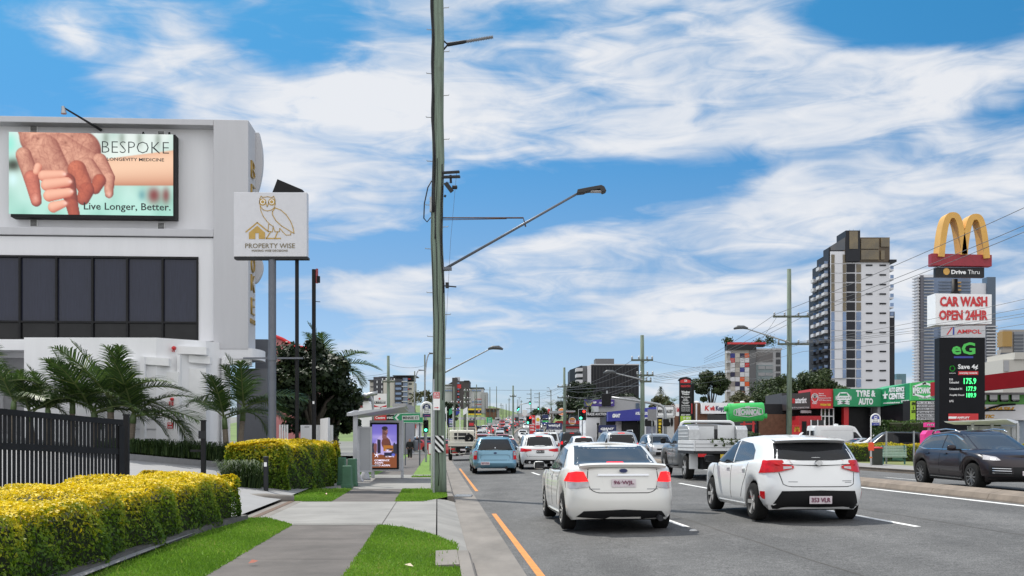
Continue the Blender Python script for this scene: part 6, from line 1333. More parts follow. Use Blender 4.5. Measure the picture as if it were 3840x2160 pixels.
 text('AUTO SERVICE',w2*.28,w2*.82,Z(1474),Z(1456),-.02,SIGNWHITE,o,bold=.04,M=M2,depth=.03);text('CENTRE',w2*.28,w2*.82,Z(1500),Z(1477),-.02,SIGNWHITE,o,bold=.05,M=M2,depth=.03);text('www.mrmechanicals.com.au',w2*.08,w2*.66,Z(1515),Z(1509),-.02,SIGNWHITE,o,bold=.02,M=M2,depth=.03);text('07 5618 1733',w2*.72,w2*.98,Z(1514),Z(1505),-.02,SIGNWHITE,o,bold=.02,M=M2,depth=.03)
 b=MB();b.prism([(w2*.06,Z(1486)),(w2*.24,Z(1484)),(w2*.24,Z(1478)),(w2*.06,Z(1480))],-.04,-.023);b.prism([(w2*.10,Z(1496)),(w2*.20,Z(1496)),(w2*.15,Z(1466))],-.045,-.041);bg=b.build('tool_badge',SIGNWHITE,o);bg.matrix_local=M2
 # windows and openings
 box('shop_window',X(3092),X(3140),1.2,1.4,0,Z(1530),SHOPGLASS,o);fr=MB()
 for px in(3093,3107,3122,3139):fr.box(X(px)-.05,X(px)+.05,1.12,1.2,0,Z(1530))
 for py in(1530,1560,1598):fr.box(X(3093),X(3139),1.10,1.19,Z(py)-.05,Z(py)+.05)
 fr.build('window_frame',WHITE,o);box('red_column',X(3172),X(3190),.6,1.4,0,Z(1526),RED,o);box('open_bay',X(3190),X(3296),2.4,4.9,0,Z(1526),SHOPDARK,o);box('pier',X(3296),X(3307),.4,2,0,Z(1525),GREYW2,o)
 b=MB();b.hexa([(X(3307)+.01,.6,0),(XE,-3.2,0),(X(3307)+.01,2,0),(XE,2,0),(X(3307)+.01,.6,Z(1525)),(XE,-3.2,Z(1516)),(X(3307)+.01,2,Z(1525)),(XE,2,Z(1516))]);b.build('corner_window',SHOPDARK,o)
 fr=MB()
 for t in(.03,.5,.75,.97):x=w2*t;fr.box(x-.06,x+.06,.45,.52,0,Z(1524))
 for py in(1524,1554):fr.box(0,w2,.45,.51,Z(py)-.07,Z(py)+.07)
 g=fr.build('green_frame',BRIGHTG,o);g.matrix_local=M2
 for t,py,w_,h_ in((.22,1545,.10,.24),(.38,1545,.08,.22),(.62,1546,.14,.05),(.62,1574,.16,.2),(.86,1572,.10,.26),(.25,1568,.1,.1),(.4,1568,.1,.1),(.86,1536,.14,.04)):
  b=MB();b.prism(ell(w2*t,Z(py),w2*w_*.5,h_*2.2*.5+.12,14),.40,.44);g=b.build('window_sticker',SIGNWHITE,o);g.matrix_local=M2
 box('red_porch',X(2992),X(3076),-.4,2.5,0,Z(1560),REDF,o);box('porch_window',X(3036),X(3086),-.46,-.41,.3,Z(1576),SHOPGLASS,o);box('porch_door',X(3003),X(3020),-.46,-.41,0,Z(1580),SHOPDARK,o);fr=MB()
 for px in(3036,3061,3086):fr.box(X(px)-.05,X(px)+.05,-.52,-.465,.3,Z(1575))
 fr.build('porch_frame',WHITE,o);box('ac_unit',X(3014),X(3052),.9,1.3,Z(1548),Z(1538),GREYW2,o)
 # tall green board with the list of services
 d2=92.0;p2,X2,Z2=frame(3460,d2,.1);o2=thing('service_board','tall green service board with hexagon logo and list of white strips','sign',p2)
 b=MB();b.prism([(X2(3416),Z2(1502)),(X2(3416),Z2(1436)),(X2(3508),Z2(1426)),(X2(3508),Z2(1500))],0,.3);b.build('panel',BRIGHTG,o2);b=MB();W2_=lambda pts:[(X2(a),Z2(c))for a,c in pts]
 stroke(b,W2_([(3426,1482),(3426,1450),(3468,1436),(3508,1450)]),.16,-.03,-.002);stroke(b,W2_([(3426,1478),(3468,1490),(3508,1478)]),.16,-.03,-.002);b.build('hexagon',SIGNWHITE,o2)
 text('MR',X2(3459),X2(3475),Z2(1444),Z2(1434),0,SIGNWHITE,o2,bold=.04,depth=.03);text('MECHANICAL',X2(3431),X2(3504),Z2(1476),Z2(1452),0,SIGNWHITE,o2,bold=.05,depth=.03);text('AUTO SERVICE CENTRE',X2(3445),X2(3490),Z2(1496),Z2(1491),0,SIGNWHITE,o2,depth=.03)
 box('open_panel',X2(3417),X2(3433),-.01,.2,Z2(1588),Z2(1504),LIME,o2);box('list_panel',X2(3434)+.01,X2(3508),-.01,.2,Z2(1588),Z2(1502),BLACK,o2)
 for s,py in(('OPEN',1514),('6',1529),('DAYS',1543)):text(s,X2(3418)if s!='6' else X2(3423),X2(3432)if s!='6' else X2(3427),Z2(py+6),Z2(py-6),-.01,BLACK,o2,bold=.05,depth=.02)
 for i,s in enumerate(('PH: 5618 1733','LOGBOOK SERVICING','SUSPENSION & BRAKES','MECHANICAL REPAIRS','AIRCON REGAS & TYRES','CUSTOM EXHAUSTS','BATTERIES & MORE')):
  py=1510+i*12;st=box('strip',X2(3438),X2(3506),-.05,-.011,Z2(py+4.2),Z2(py-4.2),SIGNWHITE,o2);text(s,X2(3440),X2(3504),Z2(py+3),Z2(py-3),-.05,BLACK,st,bold=.03,depth=.015)
 b=MB();b.box(X2(3434),X2(3500),.5,3,0,Z2(1500));b.build('wall',BLACK,o2)
shop_strip()
def brick_shop():
 d=106.0;p,X,Z=frame(2740,d,.1);o=thing('brick_shop','red-brown brick shop with a white printing sign and dark windows','shop',p)
 box('wall',X(2470),X(2960),3,14,0,Z(1552),BRICK,o);box('upper_wall',X(2700),X(2962),2.5,14,Z(1551),Z(1512),DARK,o);box('brick_face',X(2860),X(2962),1.5,2.9,0,Z(1552),BRICK,o)
 for a,c,t in((2603,2615,1512),(2617,2631,1510),(2632,2658,1512),(2532,2548,1516)):box('brick_pier',X(a),X(c),.8,2.9,0,Z(t),BRICK,o)
 for a in(2609,2624,2797,2833):b=MB();b.lathe([(.22,0),(.28,.05),(.2,.2),(.001,.24)],c=(X(a),1.6,Z(1510)),n=12);b.build('pier_cap',WHITE,o,smooth=True)
 box('print_sign',X(2632),X(2802),.1,.75,Z(1551),Z(1510),SIGNWHITE,o);text('K',X(2643),X(2661),Z(1540),Z(1521),.1,RED,o,bold=.04,shear=.15,depth=.03);text('wik',X(2663),X(2683),Z(1540),Z(1522),.1,RED,o,bold=.05,depth=.03);text('Kopy.',X(2685),X(2724),Z(1545),Z(1522),.1,NAVY,o,bold=.05,depth=.03);flat('corner_flash',[[(X(2728),Z(1551)),(X(2802),Z(1551)),(X(2802),Z(1536)),(X(2742),Z(1536))],[(X(2752),Z(1515)),(X(2802),Z(1515)),(X(2802),Z(1510)),(X(2752),Z(1510))]],.1,RED,o)
 for a,c,y0 in((2660,2760,1554),(2766,2858,1560)):box('shop_window',X(a),X(c),1.9,2.9,.2,Z(y0),SHOPGLASS,o)
 b=MB();b.cyl((X(2616),.7,0),(X(2616),.7,Z(1513)),.08,.08,8);b.build('downpipe',WHITE,o)
 d=100;p,X,Z=frame(2500,d,.1);o=thing('mirror_shop','small shop with a white mirror gallery sign and mirror shapes on its wall','shop',p)
 box('wall',X(2425),X(2530),.3,8,0,Z(1565),mat('light shop wall',(.5,.5,.5),.7,var=.1),o);box('sign_board',X(2464),X(2530),0,.29,Z(1565),Z(1521),SIGNWHITE,o);text('MIRROR GALLERY',X(2468),X(2523),Z(1549),Z(1536),0,DARK,o,bold=.02,depth=.03);b=MB();stroke(b,[(X(2466),Z(1560)),(X(2466),Z(1524)),(X(2527),Z(1524)),(X(2527),Z(1560)),(X(2466),Z(1560))],.05,-.02,-.001);b.build('border',DARK,o)
 for cx,cy,rx,ry in((2446,1588,9,14),(2511,1590,3.5,8),(2521,1583,5,16),(2501,1590,4,10)):b=MB();b.prism(ell(X(cx),Z(cy),rx*d/FPX,ry*d/FPX),.2,.29);b.build('mirror',BLACK,o);
 box('art_panel',X(2424),X(2460),.2,.29,.1,Z(1595),mat('mural panel',(.16,.17,.22),.6,var=.8,scale=.9,detail=8),o);box('side_sign',X(2534),X(2550),-.1,.2,Z(1560),Z(1515),SIGNWHITE,o);text('Kwik',X(2537),X(2548),Z(1545),Z(1527),-.1,RED,o,bold=.04,depth=.03)
brick_shop()
def mid_shops():
 d=104.0;p,X,Z=frame(2370,d,.02);o=thing('bicycle_shop','bicycle shop with a deep blue slanted awning fascia and dark front','shop',p);GB=mat('royal blue fascia',(.03,.035,.27),.5,var=.1,scale=1)
 box('wall',X(2276),X(2470),1,12,0,Z(1560),DARK,o);b=MB();b.hexa([(X(2278),-.6,Z(1580)),(X(2462),-.6,Z(1576)),(X(2278),1,Z(1580)),(X(2462),1,Z(1576)),(X(2278),-.6,Z(1545)),(X(2462),-.6,Z(1526)),(X(2278),1,Z(1545)),(X(2462),1,Z(1526))]);b.build('fascia',GB,o)
 text('GIANT',X(2294),X(2324),Z(1567),Z(1552),-.6,SIGNWHITE,o,bold=.07,shear=.25,depth=.03);text('ADELAIDE GOLD COAST',X(2380),X(2455),Z(1556),Z(1545),-.6,SIGNWHITE,o,bold=.04,depth=.03);box('poster_panel',X(2312),X(2334),.8,.98,.2,Z(1580),mat('poster paper',(.45,.42,.42),.6,var=.5,scale=1.4),o);box('dark_bay',X(2336),X(2396),.6,.99,0,Z(1581),SHOPDARK,o);fr=MB()
 for a in(2396,2420,2437):fr.box(X(a)-.04,X(a)+.04,.85,.97,0,Z(1578))
 fr.build('window_frame',STEEL,o)
 d=112.0;p,X,Z=frame(2240,d,.05);o=thing('auction_house','white auction building with a black lettered band along its top','building',p);box('wall',X(2196),X(2279),0,10,0,Z(1564),RENDER_WHITE,o);box('band',X(2194),X(2281),-.2,10,Z(1563),Z(1545),BLACK,o);text('TRADE AUCTION',X(2180+18),X(2276),Z(1558),Z(1548),-.2,SIGNWHITE,o,bold=.02,depth=.03)
 for i in range(9):box('fence_post',X(2198+i*9),X(2199+i*9),-1,-.95,0,Z(1640),DARK,o)
 # grey warehouse with the purple sign behind
 d=150.0;p,X,Z=frame(2310,d,.3);o=thing('warehouse','grey warehouse behind the bicycle shop with a purple cleaning sign','building',p);b=MB();b.prism([(X(2245),0),(X(2245),Z(1500)),(X(2290),Z(1488)),(X(2378),Z(1488)),(X(2420),Z(1512)),(X(2420),0)],0,14);b.build('wall',GREYW2,o);PU=mat('purple sign',(.045,.02,.20),.5,var=.05)
 box('sign_board',X(2190),X(2303),-.5,-.1,Z(1524),Z(1499),PU,o);text('xtr',X(2222),X(2236),Z(1515),Z(1504),-.5,SIGNWHITE,o,bold=.06,shear=.2,depth=.03);text('CLEAN DEPARTMENT',X(2245),X(2298),Z(1514),Z(1508),-.5,SIGNWHITE,o,bold=.03,depth=.03)
 b=MB()
 for sx in(-1,1):b.prism([(X(2208),Z(1520)),(X(2208+sx*14),Z(1506)),(X(2208+sx*6),Z(1522))],-.54,-.505)
 b.build('leaf_mark',YELLOW,o);box('window',X(2384),X(2398),-.1,-.01,Z(1532),Z(1512),GLASSB,o)
mid_shops()
# ---- signs standing along the far side
def signs():
 def T(o,s,x0,x1,zc,h,y,m,**k):return text(s,x0,x1,zc-h,zc+h,y,m,o,depth=.02,**k)
 o,X,Z=sgn('shop_pylon','black arched pylon sign numbered 54 listing window tinting services',2568,86,[],m=BLACK);b=MB();b.prism([(X(2549),0),(X(2549),Z(1428))]+[(X(2570)+26*86/FPX*math.cos(R(a)),Z(1428)+15*86/FPX*math.sin(R(a)))for a in range(180,-1,-15)]+[(X(2591),Z(1428)),(X(2591),0)],0,.35);b.build('cabinet',BLACK,o)
 b=MB();b.prism([(X(2551),Z(1436)),(X(2589),Z(1436)),(X(2589),Z(1426)),(X(2570),Z(1421)),(X(2551),Z(1426))],-.03,-.002);b.build('red_cap',RED,o);T(o,'54',X(2566),X(2576),Z(1428),.09,-.03,SIGNWHITE,bold=.04)
 for s,py,h,a,c in(('mastertint',1447,5,2553,2589),('Window',1470,4.5,2555,2587),('Tinting',1479,4.5,2557,2585),('Paint Protection',1489,2.2,2555,2587),('Leather',1496,2,2563,2578),('Protection',1501,2,2561,2581),('Home & Boat',1508,2,2557,2585),('Protection',1513,2,2561,2581),('Rust Protection',1520,2,2556,2586),('Privacy Screens',1527,2,2555,2587),('Security Screens',1534,2,2555,2587),('Ceramic Coating',1541,2,2555,2587),('5527 0374',1556,3,2554,2588)):T(o,s,X(a),X(c),Z(py),h*86/FPX,-.002,SIGNWHITE if s!='mastertint' else RED,bold=.03)
 box('lime_panel',X(2551),X(2591),-.04,-.003,Z(1588),Z(1560),LIME,o);T(o,'IT SKY',X(2562),X(2588),Z(1568),.1,-.04,SIGNWHITE,bold=.02)
 p=sgn('banner_frame','dark narrow banner frame behind the arched pylon',2599,88,[],m=BLACK);box('frame',p[1](2592),p[1](2603),0,.3,0,p[2](1440),BLACK,p[0]);box('stripe',p[1](2592.5),p[1](2596),-.02,-.001,p[2](1552),p[2](1513),RED,p[0])
 o,X,Z=sgn('mirror_column_sign','black column sign with yellow letters that read mirrors downward',2474,82,[],m=BLACK);box('cabinet',X(2466),X(2484),0,.3,0,Z(1566),BLACK,o)
 for i,ch in enumerate('MIRRORS'):T(o,ch,X(2470),X(2480),Z(1577+i*12.2),4.6*82/FPX,-.001,YELLOW,bold=.05)
 o,X,Z=sgn('bicycle_sign','small dark blue bicycle brand sign on a black post in front of the white building',2277,88,[(2242,1586)],m=BLACK);box('panel',X(2245),X(2311),0,.15,Z(1622),Z(1594),NAVY,o);T(o,'GIANT',X(2252),X(2303),Z(1608),.10,0,SIGNWHITE,bold=.06,shear=.25);box('lower_panel',X(2246),X(2282),.0,.1,Z(1650),Z(1624),mat('mixed sign',(.4,.42,.38),.6,var=.5,scale=3),o);box('post_head',X(2238),X(2247),-.1,.15,Z(1593),Z(1586),BLACK,o)
 o,X,Z=sgn('paint_shop_sign','navy paint centre sign above a white express panel',2078,118,[(2052,1586),(2104,1586)]);box('panel',X(2049),X(2107),-.05,.05,Z(1611),Z(1586),NAVY,o);T(o,'wattyl',X(2055),X(2100),Z(1596),.2,-.05,SIGNWHITE,bold=.05);T(o,'PAINT CENTRE',X(2055),X(2100),Z(1606),.07,-.05,GREYL,bold=.01);box('lower_panel',X(2049),X(2107),-.04,.04,Z(1638),Z(1612),SIGNWHITE,o);T(o,'PLUS',X(2053),X(2082),Z(1617),.1,-.04,DARK,bold=.03);T(o,'EXPRESS',X(2064),X(2103),Z(1630),.15,-.04,DARK,bold=.03)
 o,X,Z=sgn('fuel_sign','white and red fuel price sign with a yellow shell mark',2017,165,[(2010,1560),(2024,1560)],zb=.4);box('panel',X(2009),X(2025),-.1,.1,Z(1610),Z(1559),SIGNWHITE,o);b=MB();b.prism([(X(2012),Z(1577))]+[(X(2017)+7*165/FPX*math.cos(R(a)),Z(1576)+10*165/FPX*math.sin(R(a)))for a in range(180,-1,-20)]+[(X(2022),Z(1577)),(X(2020),Z(1580)),(X(2014),Z(1580))],-.15,-.101);b.build('fan_mark',YELLOW,o);box('red_band',X(2009.5),X(2024.5),-.13,-.101,Z(1608),Z(1594),RED,o);T(o,'energy',X(2011),X(2023),Z(1590),.09,-.1,RED,bold=.03)
 o,X,Z=sgn('red_sale_board','tall red board with white words behind the first traffic light',1997,150,[(1990,1560),(2004,1560)],zb=.3);box('panel',X(1986),X(2007),-.1,.1,Z(1634),Z(1557),RED,o)
 for s,py in(('OPEN',1570),('24 HRS',1590),('OIL',1600),('FUEL',1612)):T(o,s,X(1989),X(2004),Z(py),.12,-.1,SIGNWHITE,bold=.03)
 o,X,Z=sgn('tenant_board','dark multi-tenant board with green and blue strips',2042,175,[(2028,1546),(2056,1546)],zb=.5,m=BLACK)
 for a,c,mm in((1555,1569,NAVY),(1570,1576,DARK),(1577,1583,BRIGHTG),(1584,1590,BLUE)):box('panel',X(2034),X(2057),-.1,.1,Z(c),Z(a),mm,o)
 box('frame',X(2026),X(2050),.05,.15,Z(1552),Z(1547),BLACK,o)
 o,X,Z=sgn('burger_sign','raised red and white burger sign beside a red pylon top',2105,190,[(2106,1535)],zb=.6);box('panel',X(2095),X(2118),-.1,.2,Z(1555),Z(1533),RED,o)
 def burger(o,X,Z,cx,cy,r,y):
  b=MB();b.prism(ell(X(cx),Z(cy),r*1.05,r*1.15),y-.05,y);b.build('white_disc',SIGNWHITE,o);b=MB();b.prism(ell(X(cx),Z(cy)+r*.35,r*.85,r*.6,16,0,180),y-.09,y-.051);b.prism(ell(X(cx),Z(cy)-r*.5,r*.85,r*.4,16,180,360),y-.09,y-.051);b.build('bun',mat('bun orange',(.75,.3,.04),.5,var=0),o);T(o,'HUNGRY',X(cx)-r*.8,X(cx)+r*.8,Z(cy)+r*.1,r*.17,y-.05,RED,bold=.05);T(o,"JACK'S",X(cx)-r*.7,X(cx)+r*.7,Z(cy)-r*.28,r*.17,y-.05,RED,bold=.05)
 burger(o,X,Z,2106,1544,.62,-.1)
 d=185.0;p,X,Z=frame(2140,d,.5);o=thing('burger_restaurant','red-roofed burger restaurant with a white front at the crossroads','restaurant',p);box('wall',X(2090),X(2196),1,10,0,Z(1582),mat('pale restaurant wall',(.5,.5,.51),.7,var=.08),o);box('red_roof',X(2090),X(2198),0,10,Z(1590),Z(1578),REDF,o);b=MB();b.box(X(2120),X(2196),.5,.99,Z(1606),Z(1597));b.build('window',SHOPDARK,o);box('red_band',X(2120),X(2196),.4,.98,Z(1606.5),Z(1600),REDF,o);burger(o,X,Z,2146,1579,.62,0)
 b=MB();b.box(X(2100),X(2150),-6,0,Z(1548),Z(1543));b.build('canopy',GREYW2,o);box('red_fin',X(2054),X(2061),-2,0,Z(1552),Z(1534),RED,o);box('canopy_deck',X(2058),X(2100),-6,-1,Z(1553),Z(1544),GREYW2,o)
 o,X,Z=sgn('plain_sign_back','blank grey back of a road sign on a thin post',2446,60,[(2446,1536)],r=.03);box('panel',X(2429),X(2463),0,.03,Z(1577),Z(1535),mat('sign back aluminium',(.22,.22,.23),.5,metal=.4,var=.08),o)
 o,X,Z=sgn('muffler_sign','giant bright green exhaust muffler sign on a red stand',2805,80,[],m=RED);k=80/FPX;b=MB();rr=35*k;b.lathe([(.001,X(2738)),(rr*.96,X(2738)),(rr,X(2742)),(rr,X(2868)),(rr*.94,X(2872)),(.001,X(2872))],c=(0,.9,Z(1547)),axis='x',n=28)
 for i,q in enumerate(b.v):b.v[i]=(q[0],.9+(q[1]-.9)*.8,q[2]+(q[0]-X(2738))*.035)
 b.build('body',BRIGHTG,o,smooth='auto');b=MB();b.cyl((X(2725),.9,Z(1532)),(X(2742),.9,Z(1532)),.22,.2,14);b.cyl((X(2868),.9,Z(1559)),(X(2886),.9,Z(1559)),.16,.2,14);b.build('pipe',BRIGHTG,o,smooth='auto');b=MB();b.lathe([(rr*1.02,X(2740)),(rr*1.05,X(2744)),(rr*1.02,X(2748))],c=(0,.9,Z(1547)),axis='x',n=28)
 for i,q in enumerate(b.v):b.v[i]=(q[0],.9+(q[1]-.9)*.8,q[2])
 b.build('rim',BRIGHTG,o,smooth='auto');yl=.9-rr*.8-.03;SIL=mat('silver letters',(.5,.5,.52),.35,var=0);b=MB();stroke(b,[(X(a),Z(c))for a,c in((2755,1548),(2757,1537),(2790,1528),(2840,1528),(2862,1534),(2864,1552),(2810,1563),(2757,1556),(2755,1548))],.06,yl,yl+.35);b.build('hexagon',SIL,o)
 T(o,'MR',X(2800),X(2818),Z(1527),.11,yl+.05,SIL,bold=.06);T(o,'MECHANICAL',X(2763),X(2856),Z(1545),.24,yl,SIL,bold=.07)
 st=MB();st.beam((X(2800),.9,0),(X(2800),.9,Z(1578)),.14,.14);st.beam((X(2835),.9,0),(X(2835),.9,Z(1578)),.14,.14);st.beam((X(2786),.9,Z(1590)),(X(2842),.9,Z(1588)),.12,.12);st.build('stand',RED,o)
 o,X,Z=sgn('arches_sign','small red sign with a yellow arch letter beside the timber pole',2988,66,[(2978,1595),(3000,1595)],r=.04);box('panel',X(2973),X(3003),-.04,.04,Z(1629),Z(1594),RED,o);b=MB()
 for cx in(2984,2992):stroke(b,[(X(cx)+4.2*66/FPX*s,Z(1618)+17*66/FPX*(1-abs(s)**2.6))for s in np.linspace(-1,1,11)],.05,-.06,-.041)
 b.build('arch_mark',YELLOW,o)
signs()
# ---- car wash and service station roof at the right edge
def carwash():
 d=72.0;p,X,Z=frame(3780,d,.1);o=thing('car_wash','car wash building with a red roof band and green fascia at the right edge','building',p)
 b=MB();b.hexa([(X(3685),0,Z(1466)),(X(3960),-6,Z(1440)),(X(3685),9,Z(1466)),(X(3960),9,Z(1440)),(X(3685),0,Z(1408)),(X(3960),-6,Z(1374)),(X(3685),9,Z(1408)),(X(3960),9,Z(1374))]);b.build('roof_band',mat('station red',(.30,.008,.014),.6,spec=.2,var=.12,scale=.5),o)
 box('soffit',X(3690),X(3950),2,9,Z(1474),Z(1467),GREYW2,o);box('green_fascia',X(3680),X(3950),3,4,Z(1511),Z(1468),mat('grass green fascia',(.10,.36,.06),.5,var=.06),o);box('white_fascia',X(3680),X(3950),2.9,4,Z(1572),Z(1512),SIGNWHITE,o);box('wall',X(3680),X(3950),3.5,9,0,Z(1573),mat('bluish shop wall',(.30,.36,.42),.6,var=.08),o)
 for i in range(5):px=3694+i*43;b=MB();b.box(X(px),X(px+33),2.84,2.99,Z(1501),Z(1470));g=b.build('picture_frame',BLACK,o,bevel=.05);box('picture',X(px+2),X(px+31),2.80,2.835,Z(1493),Z(1472),SIGNWHITE,g);text(('Services','Brakes','Repairs','Suspension','Tyres')[i],X(px+5),X(px+28),Z(1499),Z(1495),2.835,SIGNWHITE,g,depth=.02)
 text('ur CAR WASH',X(3660),X(3880),Z(1537),Z(1521),2.9,OCHRE,o,bold=.06,shear=.3,depth=.03);text('AUTOMATIC',X(3664),X(3802),Z(1565),Z(1551),2.9,OCHRE,o,bold=.06,shear=.3,depth=.03)
 b=MB();stroke(b,[(X(a),Z(c))for a,c in((3756,1538),(3790,1524),(3830,1514),(3880,1511))],.14,2.80,2.88);stroke(b,[(X(a),Z(c))for a,c in((3756,1538),(3790,1535),(3880,1534))],.08,2.80,2.88);b.build('car_outline',BLACK,o)
carwash()
def right_shelter():
 d=46.0;p,X,Z=frame(3700,d,.15);o=thing('bus_shelter','pale bus shelter with a flat roof at the right edge behind the plum SUV','bus shelter',p);SG=MATS['grey shelter paint']
 b=MB();b.hexa([(X(3545),0,Z(1584)),(X(3712),-1.6,Z(1577)),(X(3650),2,Z(1590)),(X(3860),1,Z(1592)),(X(3540),0,Z(1580)),(X(3710),-1.6,Z(1573)),(X(3650),2,Z(1578)),(X(3860),1,Z(1578))]);b.build('roof',SIGNWHITE,o)
 for a in(3660,3734,3830):box('post',X(a)-.05,X(a)+.05,.3,.4,0,Z(1586),SG,o)
 box('back_panel',X(3662),X(3860),.9,.95,.4,Z(1598),mat('translucent shelter panel',(.42,.43,.44),.3,var=.12),o)
 fr=MB()
 for py in(1600,1640,1692):fr.box(X(3662),X(3860),.84,.89,Z(py)-.03,Z(py)+.03)
 for a in(3664,3705,3745,3790,3830):fr.box(X(a)-.02,X(a)+.02,.84,.885,.4,Z(1600))
 fr.build('panel_frame',SG,o);b=MB();b.tube([(X(3654),.2,Z(1604)),(X(3658),.2,Z(1620)),(X(3652),.2,Z(1628))],.04,6);b.build('bracket',SIGNWHITE,o)
right_shelter()
def right_furniture():
 bus_stop('white tube bus stop hoop with blue panel beyond the far kerb',3283,49,1553,0,34,42,['Stop','Street'],0,BLUE,right_leg='left',zb=.15)
 # bin with orange box
 d=50.0;p,X,Z=frame(3281,d,.15);o=thing('wheelie_bin','dark wheelie bin with a red lid beside the far bus stop','bin',p);b=MB();b.hexa([(X(3268),-.25,.08),(X(3304),-.25,.08),(X(3270),.25,.08),(X(3304),.25,.08),(X(3264),-.3,Z(1682)),(X(3302),-.3,Z(1682)),(X(3264),.3,Z(1682)),(X(3302),.3,Z(1682))]);b.build('body',mat('bin plastic',(.025,.03,.022),.5,var=.1),o,bevel=.02);b=MB();b.hexa([(X(3263),-.32,Z(1682)),(X(3303),-.32,Z(1681)),(X(3263),.32,Z(1682)),(X(3303),.32,Z(1681)),(X(3263),-.32,Z(1679)),(X(3301),-.32,Z(1677)),(X(3263),.32,Z(1676)),(X(3301),.32,Z(1675))]);b.build('lid',RED,o)
 for s in(-1,1):b=MB();b.cyl((X(3294),s*.2-.03,.1),(X(3294),s*.2+.03,.1),.10,.10,14);b.build('wheel',BLACK,o)
 d=48.7;p,X,Z=frame(3266,d,.15);o=thing('timetable_case','orange red timetable case strapped to the white bus stop tube','sign',p);box('case',X(3255),X(3275),-.10,-.05,Z(1690),Z(1659),mat('orange red case',(.75,.07,.015),.45,var=.05),o,bevel=.01);box('band',X(3262),X(3269),-.06,.06,Z(1718),Z(1713),ORANGE,o)
 # bench
 d=51.5;p,X,Z=frame(3352,d,.15);p.y=d;o=thing('park_bench','green slatted park bench with cast legs beyond the far kerb','bench',p,R(-18));TEAL=mat('teal cast iron',(.015,.10,.10),.5,var=.15);SLT=mat('pale green slats',(.36,.46,.38),.6,var=.1)
 for i in range(4):box('seat_slat',-.62,.62,-.28+i*.105,-.20+i*.105,.44-.008*i,.475-.008*i,SLT,o)
 for i in range(7):b=MB();z=.52+i*.075;y=.17+i*.032;b.beam((-.60,y,z),(.60,y,z),.03,.055);b.build('back_slat',SLT,o)
 for s in(-.5,.5):
  b=MB();b.prismx([(-.30,0),(-.22,.0),(-.10,.2),(.06,.2),(.22,.0),(.34,0),(.22,.26),(.22,.44),(.42,1.02),(.36,1.04),(.14,.44),(-.28,.44),(-.28,.40),(-.14,.34)],s-.03,s+.03);b.build('leg',TEAL,o)
 b=MB();b.beam((-.5,.05,.22),(.5,.05,.4),.015,.015);b.beam((-.5,.05,.4),(.5,.05,.22),.015,.015);b.build('brace',TEAL,o)
 o=thing('utility_box','small green pit box in front of the far hedge','utility box',P(FARK+6.6,58,.2),0,None);b=MB();b.hexa([(-.3,-.2,0),(.3,-.2,0),(-.3,.2,0),(.3,.2,0),(-.27,-.18,.45),(.27,-.18,.45),(-.27,.18,.45),(.27,.18,.45)]);b.build('body',mat('green box paint',(.045,.13,.075)),o,bevel=.02);box('base',-.33,.33,-.23,.23,0,.06,MATS['green box paint'],o)
 for px,d,top,lab in((3324,52,1617,'thin grey steel post in front of the far hedge left of the bench back'),(3427,54,1616,'thin grey steel post right of the park bench')):post_sign('steel_post',lab,px,d,.045,EYE+(HY-top)*d/FPX,STEEL,'post')
 # pink telephone booth with wireless antenna
 d=58.0;p,X,Z=frame(3488,d,.15);o=thing('phone_booth','bright pink phone booth with a wireless antenna box on top','phone booth',p);b=MB();b.prism([(X(3460),0),(X(3460),Z(1628)),(X(3470),Z(1615)),(X(3510),Z(1612)),(X(3520),Z(1622)),(X(3520),0)],-.3,.4);b.build('cabin',PINK,o,bevel=.02);box('pole',X(3483)-.06,X(3483)+.06,-.06,.06,Z(1618),Z(1602),GREYW2,o);b=MB();b.box(X(3468),X(3500),-.22,.22,Z(1602),Z(1585));b.build('antenna_box',PINK,o,bevel=.02)
 for cx in(3476,3490):
  b=MB()
  for r_ in(2,4.5,7):stroke(b,[(X(cx)+r_*d/FPX*math.sin(a),Z(1598)+r_*d/FPX*math.cos(a))for a in np.linspace(-.8,.8,6)],.03,-.24,-.221)
  b.build('wifi_mark',SIGNWHITE,o)
 text('T',X(3497),X(3502),Z(1622),Z(1616),-.30,SIGNWHITE,o,bold=.05,depth=.02)
right_furniture()
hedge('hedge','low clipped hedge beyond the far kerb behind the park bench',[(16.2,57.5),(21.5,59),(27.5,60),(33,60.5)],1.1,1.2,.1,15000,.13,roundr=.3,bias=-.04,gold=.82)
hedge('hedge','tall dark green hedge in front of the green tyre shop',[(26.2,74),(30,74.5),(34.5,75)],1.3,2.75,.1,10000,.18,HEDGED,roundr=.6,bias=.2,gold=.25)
tree('shrub','round green shrub behind the tray of the silver ute',pat(2815,72),72,.1,1.9,1.0,1.0,2200,.16,LEAFM,.08,5,cz=1.0)
